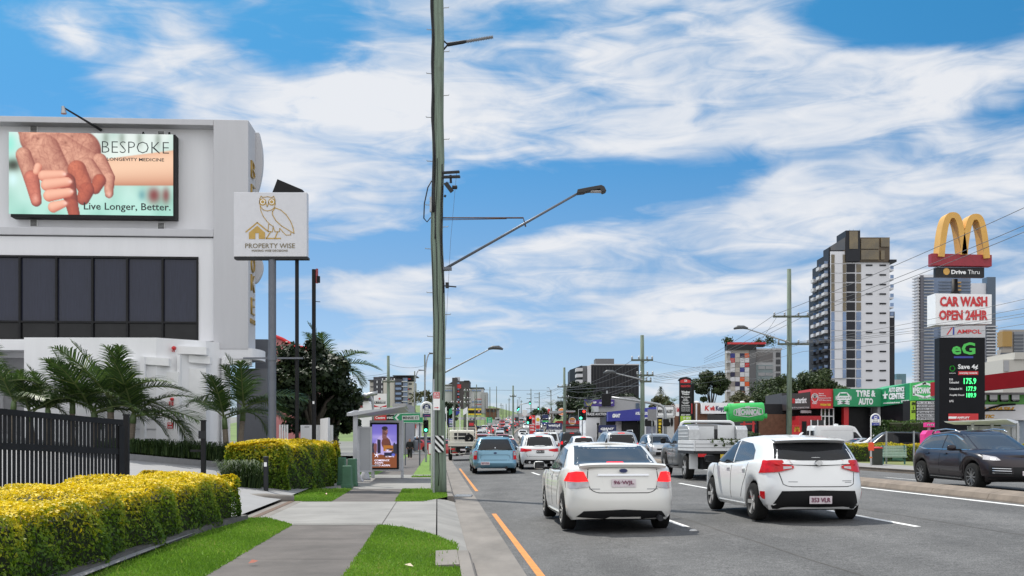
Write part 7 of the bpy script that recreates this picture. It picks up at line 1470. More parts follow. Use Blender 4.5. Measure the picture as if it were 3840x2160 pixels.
# --- buildings, trees and poles in the distance
def windows(parent,name,w,h,dep,mats,spots):
 """one window mesh, then copies that share it: spots are (x, y, z, rotz)"""
 pr=None
 for(x,y,z,a)in spots:
  if pr is None:pr=MB().box(-w/2,w/2,-dep,dep,-h/2,h/2).build(name,mats,parent);o=pr
  else:o=pr.copy();COL.objects.link(o);o.parent=parent
  o.location=(x,y,z);o.rotation_euler=(0,0,a)
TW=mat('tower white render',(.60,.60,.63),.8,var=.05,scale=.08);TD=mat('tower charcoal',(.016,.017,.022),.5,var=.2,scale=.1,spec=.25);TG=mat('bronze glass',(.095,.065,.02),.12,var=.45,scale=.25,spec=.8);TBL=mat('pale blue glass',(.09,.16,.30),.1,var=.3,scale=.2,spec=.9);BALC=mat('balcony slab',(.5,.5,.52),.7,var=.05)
def tower():
 d=325.0;p,X,Z=frame(3200,d,0);k=d/FPX;o=thing('apartment_tower','tall white and charcoal apartment tower with a bronze glass crown','building',p)
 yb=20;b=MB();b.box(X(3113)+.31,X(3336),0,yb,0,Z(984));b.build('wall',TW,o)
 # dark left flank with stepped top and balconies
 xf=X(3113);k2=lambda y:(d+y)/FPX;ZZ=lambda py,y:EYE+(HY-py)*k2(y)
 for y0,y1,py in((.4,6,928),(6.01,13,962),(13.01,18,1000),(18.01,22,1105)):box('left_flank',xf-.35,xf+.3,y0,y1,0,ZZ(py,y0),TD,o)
 for i in range(14):
  py=985+i*35.5
  for y in(2.6,8.5,14.5):
   if py<1000 and y>12:continue
   z=Z(py+8);bal=box('balcony',xf-1.5,xf-.36,y-1.6,y+1.6,z-.5,z+.5,BALC if i<8 else TD,o);box('balcony_glass',xf-1.5,xf-.4,y-1.66,y-1.61,z+.52,z+1.3,TBL,bal)
   # stair core strip with bronze then blue side panes
 box('core_frame',X(3113),X(3171),-.6,0-.01,Z(1420),Z(944),TW,o)
 for i in range(13):
  y0,y1=956+i*35.8,956+i*35.8+33;m_=TG if i<6 else TBL
  for a,c in((3115,3127),(3158,3170)):box('core_window',X(a),X(c),-.75,-.61,Z(y1),Z(y0),m_,o)
  box('spandrel_line',X(3128),X(3157),-.68,-.61,Z(y1+1),Z(y1-.6),GREYW2,o)
 for i in range(13):
  y0=990+i*35.9
  box('dark_bay',X(3174),X(3206),-.2,-.01,Z(y0+31),Z(y0),TD,o);box('side_window',X(3211),X(3228),-.25,-.01,Z(y0+31),Z(y0+1),TG if i<5 else TBL,o)
 windows(o,'slit_window',24*k,5.4*k,.15,TD,[(X(a),-.1,Z(995+i*35.9),0)for i in range(13)for a in(3259,3310)])
 # crown
 box('crown',X(3166),X(3333),-.8,16,Z(983),Z(892),mat('bronze crown',(.07,.045,.02),.4,var=.3,scale=.2),o);box('lift_tower',X(3167),X(3221),-1.2,8,Z(983),Z(867),TD,o)
 for a,c,y0,y1 in((3180,3212,870,936),(3224,3290,898,936),(3224,3290,940,976),(3298,3330,894,928),(3298,3312,942,976)):box('crown_window',X(a),X(c),-1.35,-.81,Z(y1),Z(y0),TG,o)
 box('crown_wing',X(3113),X(3166),1,6,Z(984),Z(936),TD,o);b=MB();b.box(X(3330),X(3356),-1.5,6,Z(985),Z(976));b.build('cornice',TD,o)
 for i in range(6):bal=box('balcony',X(3337),X(3351),0,5,Z(1016+i*35),Z(1010+i*35),BALC,o);box('balcony_glass',X(3337)+.1,X(3351),-.1,-.01,Z(1009+i*35),Z(996+i*35),TBL,bal)
 box('right_flank',X(3337),X(3357),.5,12,0,Z(1168),TD,o)
 for px in(3202,3216,3240):b=MB();b.cyl((X(px),4,Z(892)),(X(px),4,Z(850)),.12,.06,6);b.build('aerial',STEEL,o)
tower()
def checker_block():
 d=350.0;p,X,Z=frame(2828,d,0);k=d/FPX;o=thing('checker_building','mid-rise block with a chequered panel of red, blue, beige and white squares','building',p)
 box('wall',X(2725),X(2812),0,3,0,Z(1296),mat('beige wall',(.34,.32,.29),.8,var=.05),o);box('grey_core',X(2810),X(2834),-.5,3,0,Z(1300),mat('mid grey wall',(.12,.12,.125),.7,var=.08),o);box('roof_band',X(2724),X(2834),-.8,3,Z(1312),Z(1290),DARK,o);box('red_roof',X(2726),X(2870),-.9,-.81,Z(1292),Z(1284),RED,o);box('penthouse',X(2724),X(2868),0,3,Z(1300),Z(1284),DARK,o)
 cols=[mat('chequer white',(.6,.6,.62),.6,var=0),mat('chequer beige',(.45,.42,.37),.6,var=0),mat('chequer taupe',(.27,.24,.22),.6,var=0),mat('chequer blue',(.03,.04,.22),.6,var=0),mat('chequer red',(.5,.03,.03),.6,var=0),mat('chequer orange',(.65,.10,.02),.6,var=0),mat('chequer navy',(.02,.02,.06),.6,var=0)]
 rows=['3165','4100','0204','0130','6200','0051','2605','1060','0140']
 for r_,row in enumerate(rows):
  for c_,ch in enumerate(row):box('coloured_panel',X(2738+c_*18)+.06,X(2756+c_*18)-.06,-.2,-.01,Z(1342+r_*17.8)+.06,Z(1324.5+r_*17.8)-.06,cols[int(ch)],o)
 for i in range(5):box('balcony',X(2722),X(2737),-1.6,0,Z(1326+i*36),Z(1318+i*36),BALC,o)
 box('right_wing',X(2834),X(2932),1,14,0,Z(1308),mat('pale wing wall',(.42,.42,.43),.8,var=.05),o);box('wing_cap',X(2833),X(2934),.4,14,Z(1312),Z(1306),BALC,o)
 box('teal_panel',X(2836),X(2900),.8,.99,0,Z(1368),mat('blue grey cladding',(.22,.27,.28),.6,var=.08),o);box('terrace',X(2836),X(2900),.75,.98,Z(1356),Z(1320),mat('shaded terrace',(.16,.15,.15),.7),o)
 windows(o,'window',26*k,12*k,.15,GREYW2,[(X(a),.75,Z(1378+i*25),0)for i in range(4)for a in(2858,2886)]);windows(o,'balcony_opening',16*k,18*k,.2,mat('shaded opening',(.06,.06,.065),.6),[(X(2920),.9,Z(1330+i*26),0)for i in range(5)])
 for px,r_ in((2738,1.2),(2853,1.0),(2893,1.6)):
  V,F=leaves(rng.normal(0,1,(240,3))*np.array([r_*.6,.6,r_*.5]),rng.normal(0,1,(240,3)),.7,.6);f=fastmesh('foliage',V,F,LEAFM,o,tone=rng.random(240));f.location=(X(px),3,Z(1283)+r_*.4)
checker_block()
def office_dark():
 d=300.0;p,X,Z=frame(2260,d,3.2);k=d/FPX;o=thing('dark_office_block','black-clad office block with white framed left flank behind dark trees','building',p)
 CL=mat('charcoal cladding',(.013,.0135,.017),.45,spec=.25,var=.25,scale=.25,streak=(1,1,3));box('wall',X(2217),X(2396),0,16,0,Z(1367),CL,o);b=MB();b.box(X(2216),X(2397),-.2,16,Z(1369),Z(1365));b.build('parapet',BALC,o);box('plant_room',X(2237),X(2308),4,10,Z(1366),Z(1341),mat('grey plant room',(.11,.11,.115),.7,var=.1),o)
 box('white_blade',X(2202),X(2216),-.6,2,Z(1440),Z(1372),TW,o);box('grey_flank',X(2184),X(2201),0,14,0,Z(1372),mat('slate panel',(.12,.125,.135),.7,var=.06),o);b=MB();b.hexa([(X(2143),8,0),(X(2183),0,0),(X(2143),20,0),(X(2183),14,0),(X(2143),8,Z(1380)),(X(2183),0,Z(1370)),(X(2143),20,Z(1380)),(X(2183),14,Z(1370))]);b.build('left_flank',TD,o)
 for i in range(4):box('balcony',X(2160),X(2184),-1.5,4,Z(1393+i*22),Z(1381+i*22),BALC,o)
 windows(o,'facade_line',.12,19,.1,mat('thin mullion',(.035,.035,.038),.5,var=0),[(X(2225+i*12),-.1,Z(1500),0)for i in range(14)])
office_dark()
def far_towers():
 d=900.0;p,X,Z=frame(3520,d,0);k=d/FPX;o=thing('distant_tower','tall distant blue glass tower with white balcony lines behind the totem','building',p);BG=mat('distant blue glass',(.10,.14,.22),.25,var=.35,scale=.06);box('wall',X(3446),X(3640),0,8,0,Z(1038),BG,o);box('dark_fin',X(3450),X(3462),-1,10,0,Z(1033),mat('slate fin',(.10,.10,.12),.6),o);box('white_edge',X(3440),X(3450),0,7,0,Z(1040),TW,o);box('roof',X(3446),X(3560),-.5,7,Z(1040),Z(1030),TW,o)
 slab=None
 for i in range(33):
  b=MB().box(X(3463),X(3500),-1.6,0,-.36,.36)if slab is None else None
  if slab is None:slab=b.build('balcony_line',GREYW2,o);s=slab
  else:s=slab.copy();COL.objects.link(s);s.parent=o
  s.location=(0,0,Z(1052+i*11.8))
 sl2=MB().box(X(3520),X(3640),-1.2,0,-.22,.22).build('floor_line',mat('slate floor line',(.16,.19,.25),.5),o)
 for i in range(32):
  s=sl2 if i==0 else sl2.copy()
  if i:COL.objects.link(s);s.parent=o
  s.location=(0,0,Z(1056+i*11.8))
 sl3=MB().box(X(3436),X(3446),-2,10,-.5,.5).build('edge_balcony',BALC,o)
 for i in range(36):
  s=sl3 if i==0 else sl3.copy()
  if i:COL.objects.link(s);s.parent=o
  s.location=(0,0,Z(1040+i*11.5))
 for py in(1058,1072,1086):box('ochre_balcony',X(3570),X(3600),-2.5,0,Z(py+5),Z(py),mat('ochre balcony',(.4,.24,.08),.7),o)
 d=930.0;p,X,Z=frame(3690,d,0);o=thing('distant_tower','second distant tower with a dark fin at its right, behind the totem','building',p);box('wall',X(3640),X(3728),0,8,0,Z(1062),TW,o);box('dark_fin',X(3698),X(3730),-2,8,0,Z(1040),mat('blue slate fin',(.06,.09,.13),.4,var=.1),o)
 box('glass_face',X(3694),X(3729),-2.6,-2.01,0,Z(1200),mat('grey glass face',(.09,.10,.12),.4,var=.2),o);s0=MB().box(X(3692),X(3733),-4.5,-2.61,-.5,.5).build('balcony_line',BALC,o)
 for i in range(18):
  s=s0 if i==0 else s0.copy()
  if i:COL.objects.link(s);s.parent=o
  s.location=(0,0,Z(1226+i*11.8))
 d=1000.0;p,X,Z=frame(3800,d,0);o=thing('distant_tower','beige distant tower with a gold glass corner at the right edge','building',p);BE=mat('beige tower wall',(.32,.29,.26),.8,var=.06);box('wall',X(3760),X(3870),0,8,0,Z(1236),BE,o);box('gold_corner',X(3756),X(3792),-2,10,Z(1300),Z(1243),mat('gold glass',(.32,.18,.03),.2,var=.2),o);box('lower_wing',X(3742),X(3785),-6,2,0,Z(1312),BE,o);box('grey_bay',X(3800),X(3838),-1.5,10,0,Z(1244),mat('grey bay',(.2,.21,.23),.6,var=.1),o)
 windows(o,'window',3.2,1.7,.4,mat('distant window',(.07,.08,.10),.4),[(X(3747+j*9),-6.1,Z(1328+i*12.5),0)for i in range(9)for j in range(4)]+[(X(3806+j*11),-1.6,Z(1258+i*12.5),0)for i in range(8)for j in range(3)])
 d=180.0;p,X,Z=frame(3810,d,0);o=thing('cream_building','cream rendered upper storey above the red roof at the right edge','building',p);box('wall',X(3762),X(3880),0,12,0,Z(1348),mat('cream render',(.45,.43,.39),.8,var=.05),o);box('parapet',X(3800),X(3880),-.5,10,Z(1348),Z(1322),mat('cream render',(.45,.43,.39)),o)
 b=MB();b.prism([(X(3764),Z(1352)),(X(3782),Z(1352)),(X(3782),Z(1392)),(X(3764),Z(1392))],-.2,-.01);b.build('window',GREYL,o)
 d=500.0;p,X,Z=frame(3380,d,0);o=thing('glass_block','small green-blue glass office block between the towers','building',p);box('wall',X(3362),X(3398),0,14,0,Z(1402),mat('teal glass',(.06,.14,.17),.15,var=.25,scale=.3),o);box('podium',X(3356),X(3378),-1,5,0,Z(1424),GREYW2,o)
far_towers()
def left_blocks():
 d=600.0;p,X,Z=frame(1470,d,0);k=d/FPX;o=thing('apartment_block','dark and cream apartment block on the hill left of the timber pole','building',p);CR=mat('cream wall',(.48,.45,.41),.8,var=.05);DK=mat('charcoal wall',(.045,.045,.055),.7,var=.1)
 box('left_wing',X(1386),X(1414),0,20,0,Z(1428),CR,o);box('dark_core',X(1402),X(1440),-2,18,0,Z(1414),DK,o);box('cream_face',X(1440),X(1483),-3,18,0,Z(1426),CR,o);box('dark_bay',X(1483),X(1513),-4,18,0,Z(1422),DK,o);box('glass_bay',X(1512),X(1530),-3,18,0,Z(1418),TBL,o);box('right_wing',X(1529),X(1552),-2,18,0,Z(1432),CR,o);box('penthouse',X(1420),X(1550),0,16,Z(1426),Z(1412),DK,o);box('roof',X(1476),X(1562),-5,17,Z(1412),Z(1409),DK,o);box('roof_left',X(1381),X(1405),-1.5,17,Z(1428),Z(1424),DK,o)
 W1=mat('flat window',(.03,.035,.045),.3)
 windows(o,'slot_window',12*k,3*k,.4,W1,[(X(1400-5),-.2,Z(1432+i*18.5),0)for i in range(4)]);windows(o,'white_window',3.5*k,9*k,.3,TW,[(X(a),-2.2,Z(1433+i*18.5),0)for i in range(4)for a in(1416,1434)]);windows(o,'window',22*k,8*k,.3,TBL,[(X(1497),-4.2,Z(1440+i*18.5),0)for i in range(5)]);windows(o,'recess',11*k,6*k,.3,W1,[(X(1540),-2.2,Z(1440+i*18.5),0)for i in range(5)])
 for i in range(6):box('balcony',X(1511),X(1531),-6,-3,Z(1434+i*18.5),Z(1431+i*18.5),BALC,o)
 for i in range(3):box('red_panel',X(1531),X(1541),-2.4,-2.01,Z(1424+i*38),Z(1420+i*38),RED,o)
 d=450.0;p,X,Z=frame(1745,d,5);k=d/FPX;o=thing('hotel_block','charcoal and white hotel block with a red square sign right of the timber pole','building',p);HD=mat('charcoal brown wall',(.06,.05,.052),.75,var=.08);WH=mat('pale hotel wall',(.5,.5,.51),.8,var=.05)
 box('left_wing',X(1650),X(1697),3,20,0,Z(1444),WH,o);b=MB();b.prism([(X(1655),Z(1446)),(X(1678),Z(1440)),(X(1698),Z(1428)),(X(1698),Z(1446))],2.8,20);b.build('sloped_roof',HD,o);box('tower_core',X(1696),X(1714),-1,14,0,Z(1417),HD,o);box('charcoal_face',X(1713),X(1759),0,18,0,Z(1429),HD,o);box('roof_cap',X(1740),X(1760),-.5,18,Z(1430),Z(1427),DARK,o);box('right_wing',X(1759),X(1812),2,18,0,Z(1454),WH,o);box('right_end',X(1806),X(1828),1,18,0,Z(1471),GREYW2,o);box('wing_roof',X(1762),X(1814),1.5,18,Z(1456),Z(1452),DARK,o)
 box('red_sign',X(1714),X(1729),-.4,-.01,Z(1457),Z(1442),RED,o);windows(o,'blue_window',8*k,6*k,.3,TBL,[(X(1719),-.1,Z(1437+i*10.3*2),0)for i in range(5)]);windows(o,'red_window',6*k,4*k,.3,RED,[(X(1719),-.1,Z(1468+i*20.5),0)for i in range(4)]);windows(o,'band_window',7*k,5*k,.3,TBL,[(X(1773+j*9),1.9,Z(y),0)for y in(1464,1506,1526)for j in range(4)]+[(X(1668+j*8),2.9,Z(1464),0)for j in range(4)])
 for y in(1452,1440):box('white_line',X(1664),X(1696),2.6,2.99,Z(y+3),Z(y),BALC,o)
 for y in(1495,1515):box('red_line',X(1782),X(1806),1.8,1.99,Z(y+2),Z(y),RED,o)
 for i in range(4):b=MB();b.cyl((X(1706+i*5),4,Z(1430)),(X(1706+i*5),4,Z(1412)),.25,.25,6);b.build('aerial',BALC,o)
 d=430.0;p,X,Z=frame(1845,d,11.5);o=thing('brick_house','low brown brick house with a flat roof on top of the grassy hill','house',p);box('wall',X(1822),X(1862),0,10,-3,Z(1534),BRICK,o);box('roof',X(1818),X(1873),-1,11,Z(1534),Z(1530.5),mat('fawn roof',(.25,.2,.16),.8),o);box('annex',X(1860),X(1872),.5,8,-3,Z(1536),GREYW2,o);windows(o,'window',1.6,1.0,.1,GLASSD,[(X(1832),-.05,Z(1541),0),(X(1850),-.05,Z(1541),0)])
left_blocks()
def left_strip():
# buildings behind the shelter
 d=92.0;p,X,Z=frame(1400,d,.1);o=thing('blood_centre','white clinic with a slanted white roof edge behind the bus shelter','building',p);b=MB();b.prism([(X(1340),0),(X(1340),Z(1504)),(X(1382),Z(1503)),(X(1396),Z(1525)),(X(1450),Z(1528)),(X(1450),0)],0,12);b.build('wall',RENDER_WHITE,o);box('dark_roof',X(1338),X(1384),-.3,12,Z(1503),Z(1481),DARK,o);b=MB();b.prism([(X(1344),Z(1518)),(X(1354),Z(1512)),(X(1362),Z(1528)),(X(1344),Z(1530))],-.05,-.001);b.build('red_window',mat('dull red',(.25,.05,.05),.5),o);box('grey_block',X(1462),X(1514),2,10,0,Z(1510),GREYW2,o)
 o,X,Z=sgn('blood_service_sign','white blood service sign with a red cross and red pointed base',1427,85,[(1427,1520)]);box('panel',X(1402),X(1450),-.1,.1,Z(1527),Z(1476),SIGNWHITE,o);c=MB();c.box(X(1420),X(1428),-.13,-.101,Z(1497),Z(1494));c.build('red_cross',RED,o);c=MB();c.box(X(1422.6),X(1425.4),-.135,-.131,Z(1499.5),Z(1491.5));c.build('red_cross',RED,o)
 text('Australian Red Cross',X(1405),X(1447),Z(1506),Z(1502),-.1,GREYL,o,depth=.02);text('Lifeblood',X(1404),X(1446),Z(1514),Z(1506.5),-.1,BLACK,o,bold=.04,depth=.02);flat('red_point',[[(X(1402),Z(1527)),(X(1402),Z(1519)),(X(1426),Z(1527))],[(X(1450),Z(1527)),(X(1450),Z(1519)),(X(1426),Z(1527))]],-.1,RED,o,.03)
 p=W_(1393,1500,60);o=thing('roof_duct','grey bent duct pipes on a stand above the shelter roof','duct',p);b=MB();V=lambda px,py:W_(px,py,60)-p;b.tube([V(1362,1480),V(1376,1484),V(1392,1478),V(1414,1474)],[.10,.14,.12,.12],10);b.build('pipe',STEEL,o,smooth=True);b=MB();b.tube([V(1391,1484),V(1396,1500),V(1399,1530),V(1399,1640)],[.10,.08,.07,.07],8);b.build('stand',STEEL,o,smooth=True)
 o,X,Z=sgn('tile_sign','red and black shop sign half hidden by the shelter roof',1440,80,[(1412,1560),(1470,1560)]);box('red_panel',X(1401),X(1449),-.05,.05,Z(1577),Z(1556),RED,o);text('Centre',X(1408),X(1444),Z(1571),Z(1561),-.05,SIGNWHITE,o,bold=.03,depth=.02);box('black_panel',X(1449)+.005,X(1478),-.05,.05,Z(1577),Z(1556),BLACK,o);text('rott',X(1452),X(1476),Z(1571),Z(1561),-.05,SIGNWHITE,o,bold=.03,depth=.02)
 d=180.0;p,X,Z=frame(1540,d,.3);o=thing('white_warehouse','white warehouse far down the left footpath beyond the street sign','building',p);box('wall',X(1512),X(1566),0,8,0,Z(1592),RENDER_WHITE,o);box('roof',X(1508),X(1570),-.5,8,Z(1592),Z(1588),GREYW2,o);box('roller_door',X(1520),X(1540),-.05,-.001,0,Z(1602),GREYW2,o)
 for a,c,mm in((1534,1546,SIGNWHITE),(1548,1562,RED),(1518,1532,SIGNWHITE)):box('sign_board',X(a),X(c),-.6,-.5,Z(1606),Z(1592),mm,o)
 o,X,Z=sgn('blue_sign_board','blue and white multi-panel sign right of the timber pole',1692,150,[(1683,1568),(1701,1568)],zb=.3,m=BLACK);box('panel',X(1683),X(1702),-.1,.1,Z(1588),Z(1570),BLUE,o);box('panel',X(1683),X(1702),-.1,.1,Z(1602),Z(1591),NAVY,o)
 for py in(1577,1583,1596):text('SALE',X(1686),X(1699),Z(py+2),Z(py-2),-.1,SIGNWHITE,o,bold=.03,depth=.03)
 o,X,Z=sgn('election_billboard','yellow and black billboard with a portrait on the hillside',1781,240,[(1762,1550),(1800,1550)],zb=3);box('panel',X(1756),X(1805),-.1,.2,Z(1557),Z(1531),BLACK,o);box('yellow_band',X(1756),X(1805),-.16,-.101,Z(1538),Z(1532),YELLOW,o);box('yellow_band',X(1756),X(1805),-.16,-.101,Z(1556),Z(1551),YELLOW,o);b=MB();b.prism([(X(1787),Z(1551)),(X(1788),Z(1546)),(X(1793),Z(1543)),(X(1799),Z(1543)),(X(1803),Z(1547)),(X(1804),Z(1551))],-.15,-.101);b.build('portrait_suit',NAVY,o);b=MB();b.prism(ell(X(1796),Z(1540.5),.24,.32),-.16,-.13);b.build('portrait_head',mat('portrait skin',(.5,.3,.25),.6),o)
 o,X,Z=sgn('direction_sign','green road direction sign on the grassy slope',1835,210,[(1828,1570),(1842,1570)],zb=2);box('panel',X(1825),X(1846),-.1,.1,Z(1585),Z(1565),GREEN,o)
 for py in(1570,1576,1581):text('CITY',X(1830),X(1841),Z(py+1.6),Z(py-1.6),-.1,SIGNWHITE,o,depth=.03)
 for a,c,y0,y1,lab in((1828,1873,1598,1580,'lower'),(1857,1877,1576,1565,'upper'),(1708,1820,1574,1564,'long')):
  d=225.0;p,X,Z=frame((a+c)/2,d,2);o=thing('fence_banner',lab+' white graffiti banner on a fence of the grassy slope','banner',p);b=MB();t=10 if lab=='lower' else 0;b.prism([(X(a),Z(y0)),(X(c),Z(y0-t)),(X(c),Z(y1-t)),(X(a),Z(y1))],0,.1);b.build('cloth',mat('scrawled banner',(.42,.42,.42),.8,var=.45,scale=1.6,detail=6),o)
  for q in(a,c):bb=MB();bb.cyl((X(q),.2,-.6),(X(q),.2,Z(y1-(t if q==c else 0))),.05,.05,6);bb.build('post',STEEL,o)
 for i,px in enumerate((1674,1699,1725,1752)):
  o,X,Z=sgn('flag_pole','white flag pole in the row left of the queue',px,140,[],cat='flag pole',zb=.2,group='white flag poles');o['label']=('first','second','third','last')[i]+' white flag pole from the timber pole';b=MB();b.cyl((0,0,0),(0,0,Z(1525)),.06,.05,8);b.build('pole',WHITE,o,smooth='auto')
  b=MB();b.grid(lambda u,v:(-.05-.5*u,.04*math.sin(u*7),Z(1527)-.8*v-.3*u),6,4);b.build('flag',[WHITE,GREEN,BLUE,WHITE][i],o)
 o,X,Z=sgn('bistro_sign','dark poster stand with red picture beside the truck',1768,130,[],zb=.2);box('panel',X(1755),X(1780),0,.2,0,Z(1577),mat('poster mix',(.05,.035,.035),.6,var=.7,scale=1.2),o);box('picture',X(1759),X(1776),-.02,-.001,Z(1596),Z(1586),RED,o);box('number_board',X(1761),X(1779),-.02,.2,Z(1576),Z(1569),NAVY,o)
 text('19',X(1766),X(1774),Z(1575),Z(1570),-.02,SIGNWHITE,o,bold=.03,depth=.02)
 o,X,Z=sgn('small_notice','white notice with a red border on a short post by the timber pole',1608,45,[(1612,1660)],r=.02);box('panel',X(1606),X(1616),-.03,0,Z(1704),Z(1662),RED,o);box('paper',X(1608),X(1616),-.04,-.031,Z(1701),Z(1665),SIGNWHITE,o)
 d=75.0;p,X,Z=frame(1090,d,.1);o=thing('pink_roof_building','building with a faded pink curved roof edge behind the dark tree','building',p);b=MB();b.prism([(X(1035),0),(X(1035),Z(1262)),(X(1060),Z(1272)),(X(1110),Z(1300)),(X(1150),Z(1306)),(X(1150),0)],0,6);b.build('wall',mat('faded pink wall',(.42,.16,.16),.7,var=.08),o);b=MB();b.tube([(X(1035),-.1,Z(1262)),(X(1060),-.1,Z(1272)),(X(1110),-.1,Z(1300)),(X(1150),-.1,Z(1306))],.12,8);b.build('roof_edge',RED,o)
left_strip()
# --- distant trees, each its own
GT='trees along the skyline'
for i,(lab,px,d,ztop,rx,m_,n,cz)in enumerate((('large round dark tree left of the chequered block',2668,190,1386,3.7,LEAFM,9000,8.0),('mid green tree in front of the chequered block foot',2775,180,1462,4.0,LEAFO,3500,None),('broad green tree right of the chequered block',2945,170,1398,6.4,LEAFM,13000,None),('rounded green tree at the foot of the white tower',3070,165,1381,5.8,LEAFM,12000,None),('dark tree at the left foot of the dark office block',2175,230,1420,3.6,LEAFD,5000,None),('dark tree in front of the dark office block',2245,225,1462,4.6,LEAFD,5500,None),('dark tree right of the dark office block front',2345,225,1470,4.8,LEAFD,5500,None),('low dark tree beside the purple sign',2130,220,1490,3.2,LEAFD,3000,None),('thin olive gum tree between the two left blocks',1590,260,1450,3.6,LEAFO,1200,None),('dark tree at the foot of the hotel block',1680,210,1505,2.6,LEAFD,2600,None),('grey green tree left of the timber pole behind the blood sign',1500,240,1515,4.5,LEAFM,2600,None),('olive tree beyond the shops left of the brick shop',2480,230,1478,3.0,LEAFO,1500,None),('dark tree behind the dark brown tint shop',2900,140,1440,3.6,LEAFM,4500,None),('green street tree on the right of the far road',2030,420,1528,5.0,LEAFM,2000,None))):
 zb=rz(d)*(0.0 if px>2400 else .8);h=EYE+(HY-ztop)*d/FPX-zb;tree('distant_tree',lab,pat(px,d),d,zb,h,rx,min(h*.42,rx*.95),n,.42 if d<200 else .5,m_,.25,20+i,GT,clumps=40)
def norfolk():
 d=260.0;p,X,Z=frame(2478,d,0);o=thing('norfolk_pine','thin tiered pine rising between the timber pole and the arched pylon','tree',p);b=MB();b.cyl((0,0,0),(0,0,Z(1450)),.25,.05,8);b.build('trunk',BARK,o);C,N_=[],[]
 for i in range(13):
  z=Z(1512)+(Z(1450)-Z(1512))*i/13;r=2.3*(1-i/13.5)
  for j in range(9):
   a=j*.698+i;
   for t in np.linspace(.15,1,7):C.append((r*t*math.cos(a),r*t*math.sin(a),z+.25*t));N_.append((0,-.3,1))
 V,F=leaves(np.array(C),np.array(N_,float),.42,.35,.3);fastmesh('crown',V,F,LEAFM,o,tone=rng.random(len(F)))
norfolk()
def simple_palm(lab,px,d,ztop,L_,n=16,seed=0):
 zb=rz(d);zt=EYE+(HY-ztop)*d/FPX;o=thing('palm_tree',lab,'palm tree',(pat(px,d),d,zb),0,'palms near the fast food restaurant');h=zt-zb-L_*.45;b=MB();b.tube([(0,0,-.2),(.1,0,h*.5),(0,0,h)],[.2,.15,.12],8);b.build('trunk',TRUNKP,o);r=random.Random(seed)
 for i in range(n):
  a=i*2.4;li=r.uniform(.1,1.2);V,F,T,rach=frond_mesh(L_*r.uniform(.8,1.1),1.3,li,26,.5);c,s=math.cos(a),math.sin(a);V=V.copy();V[:,0],V[:,1]=V[:,0]*c-V[:,1]*s,V[:,0]*s+V[:,1]*c;V[:,2]+=h;fastmesh('frond',V,F,FROND,o,tone=T)
simple_palm('leaning palm beside the burger sign',2068,200,1500,3.2,18,1);simple_palm('small palm beside the purple sign',2203,140,1502,2.0,14,2);simple_palm('second small palm beyond the arched pylon',2525,200,1490,2.6,14,3)
# --- poles and overhead lines along the road
def pole(lab,px,d,ptop,r=.15,arms=(),lamp=None,m=TIMBERD,zb=None,group='timber poles along the road',name='power_pole',pb=None):
 zb=rz(d)-.1 if zb is None else zb;p,X,Z=frame(px,d,zb);o=thing(name,lab,'power pole',p,0,group);k=d/FPX;b=MB();zt=Z(ptop);b.tube([(0,0,-.2),(.02,0,zt*.5),(0,0,zt)],[r,r*.9,r*.75],12);b.build('shaft',m,o,smooth=True)
 for py,wl,wr in arms:
  z=Z(py);b=MB();b.beam((-wl*k,-.12,z),(wr*k,-.12,z),.09,.12);b.build('cross_arm',TIMBERD,o)
  for xx in(-wl*.92,-wl*.3,wr*.45,wr*.92):b=MB();b.lathe([(.04,0),(.07,.05),(.04,.12),(.07,.16),(.001,.22)],c=(xx*k,-.12,z+.06),n=8);b.build('insulator',STEEL,o)
 if lamp:
  (pya,lpx,lpy)=lamp;b=MB();e=(X(lpx),-.6,Z(lpy));b.tube([(0,-.1,Z(pya)),e],[.05,.035],8);b.build('lamp_arm',STEEL,o);s=1 if e[0]>0 else-1;b=MB();b.tube([(e[0]-s*.1,e[1],e[2]),(e[0]+s*.15,e[1],e[2]+.08),(e[0]+s*.5,e[1],e[2]+.08),(e[0]+s*.75,e[1],e[2]-.02)],[.06,.11,.12,.05],8);b.build('lamp_head',LAMPG,o,smooth=True)
 return o
pole('tall timber pole with two cross arms and a lamp in front of the white tower',2959,63,1009,.17,[(1188,62,74),(1291,45,74)],(1285,2790,1236),TIMBER,.1)
pole('timber pole with three cross arms and a lamp behind the silver ute',2408,68,1257,.16,[(1351,42,40),(1408,20,42),(1431,10,34)],(1424,2302,1401),TIMBER)
pole('timber pole with two cross arms above the paint sign',2116,112,1378,.16,[(1451,26,24),(1492,26,17)],None,TIMBER)
pole('split-topped timber pole in the middle of the queue',1924,150,1446,.15,[(1487,12,12)],None,TIMBER)
pole('broken timber pole with tangled wires behind the blood sign',1456,90,1334,.16,[(1432,22,26)],None,TIMBER);pole('lamp arm pole hidden behind the timber pole, its arm reaching over the road',1655,60,1300,.14,[],(1404,1838,1312),TIMBER)
i=0
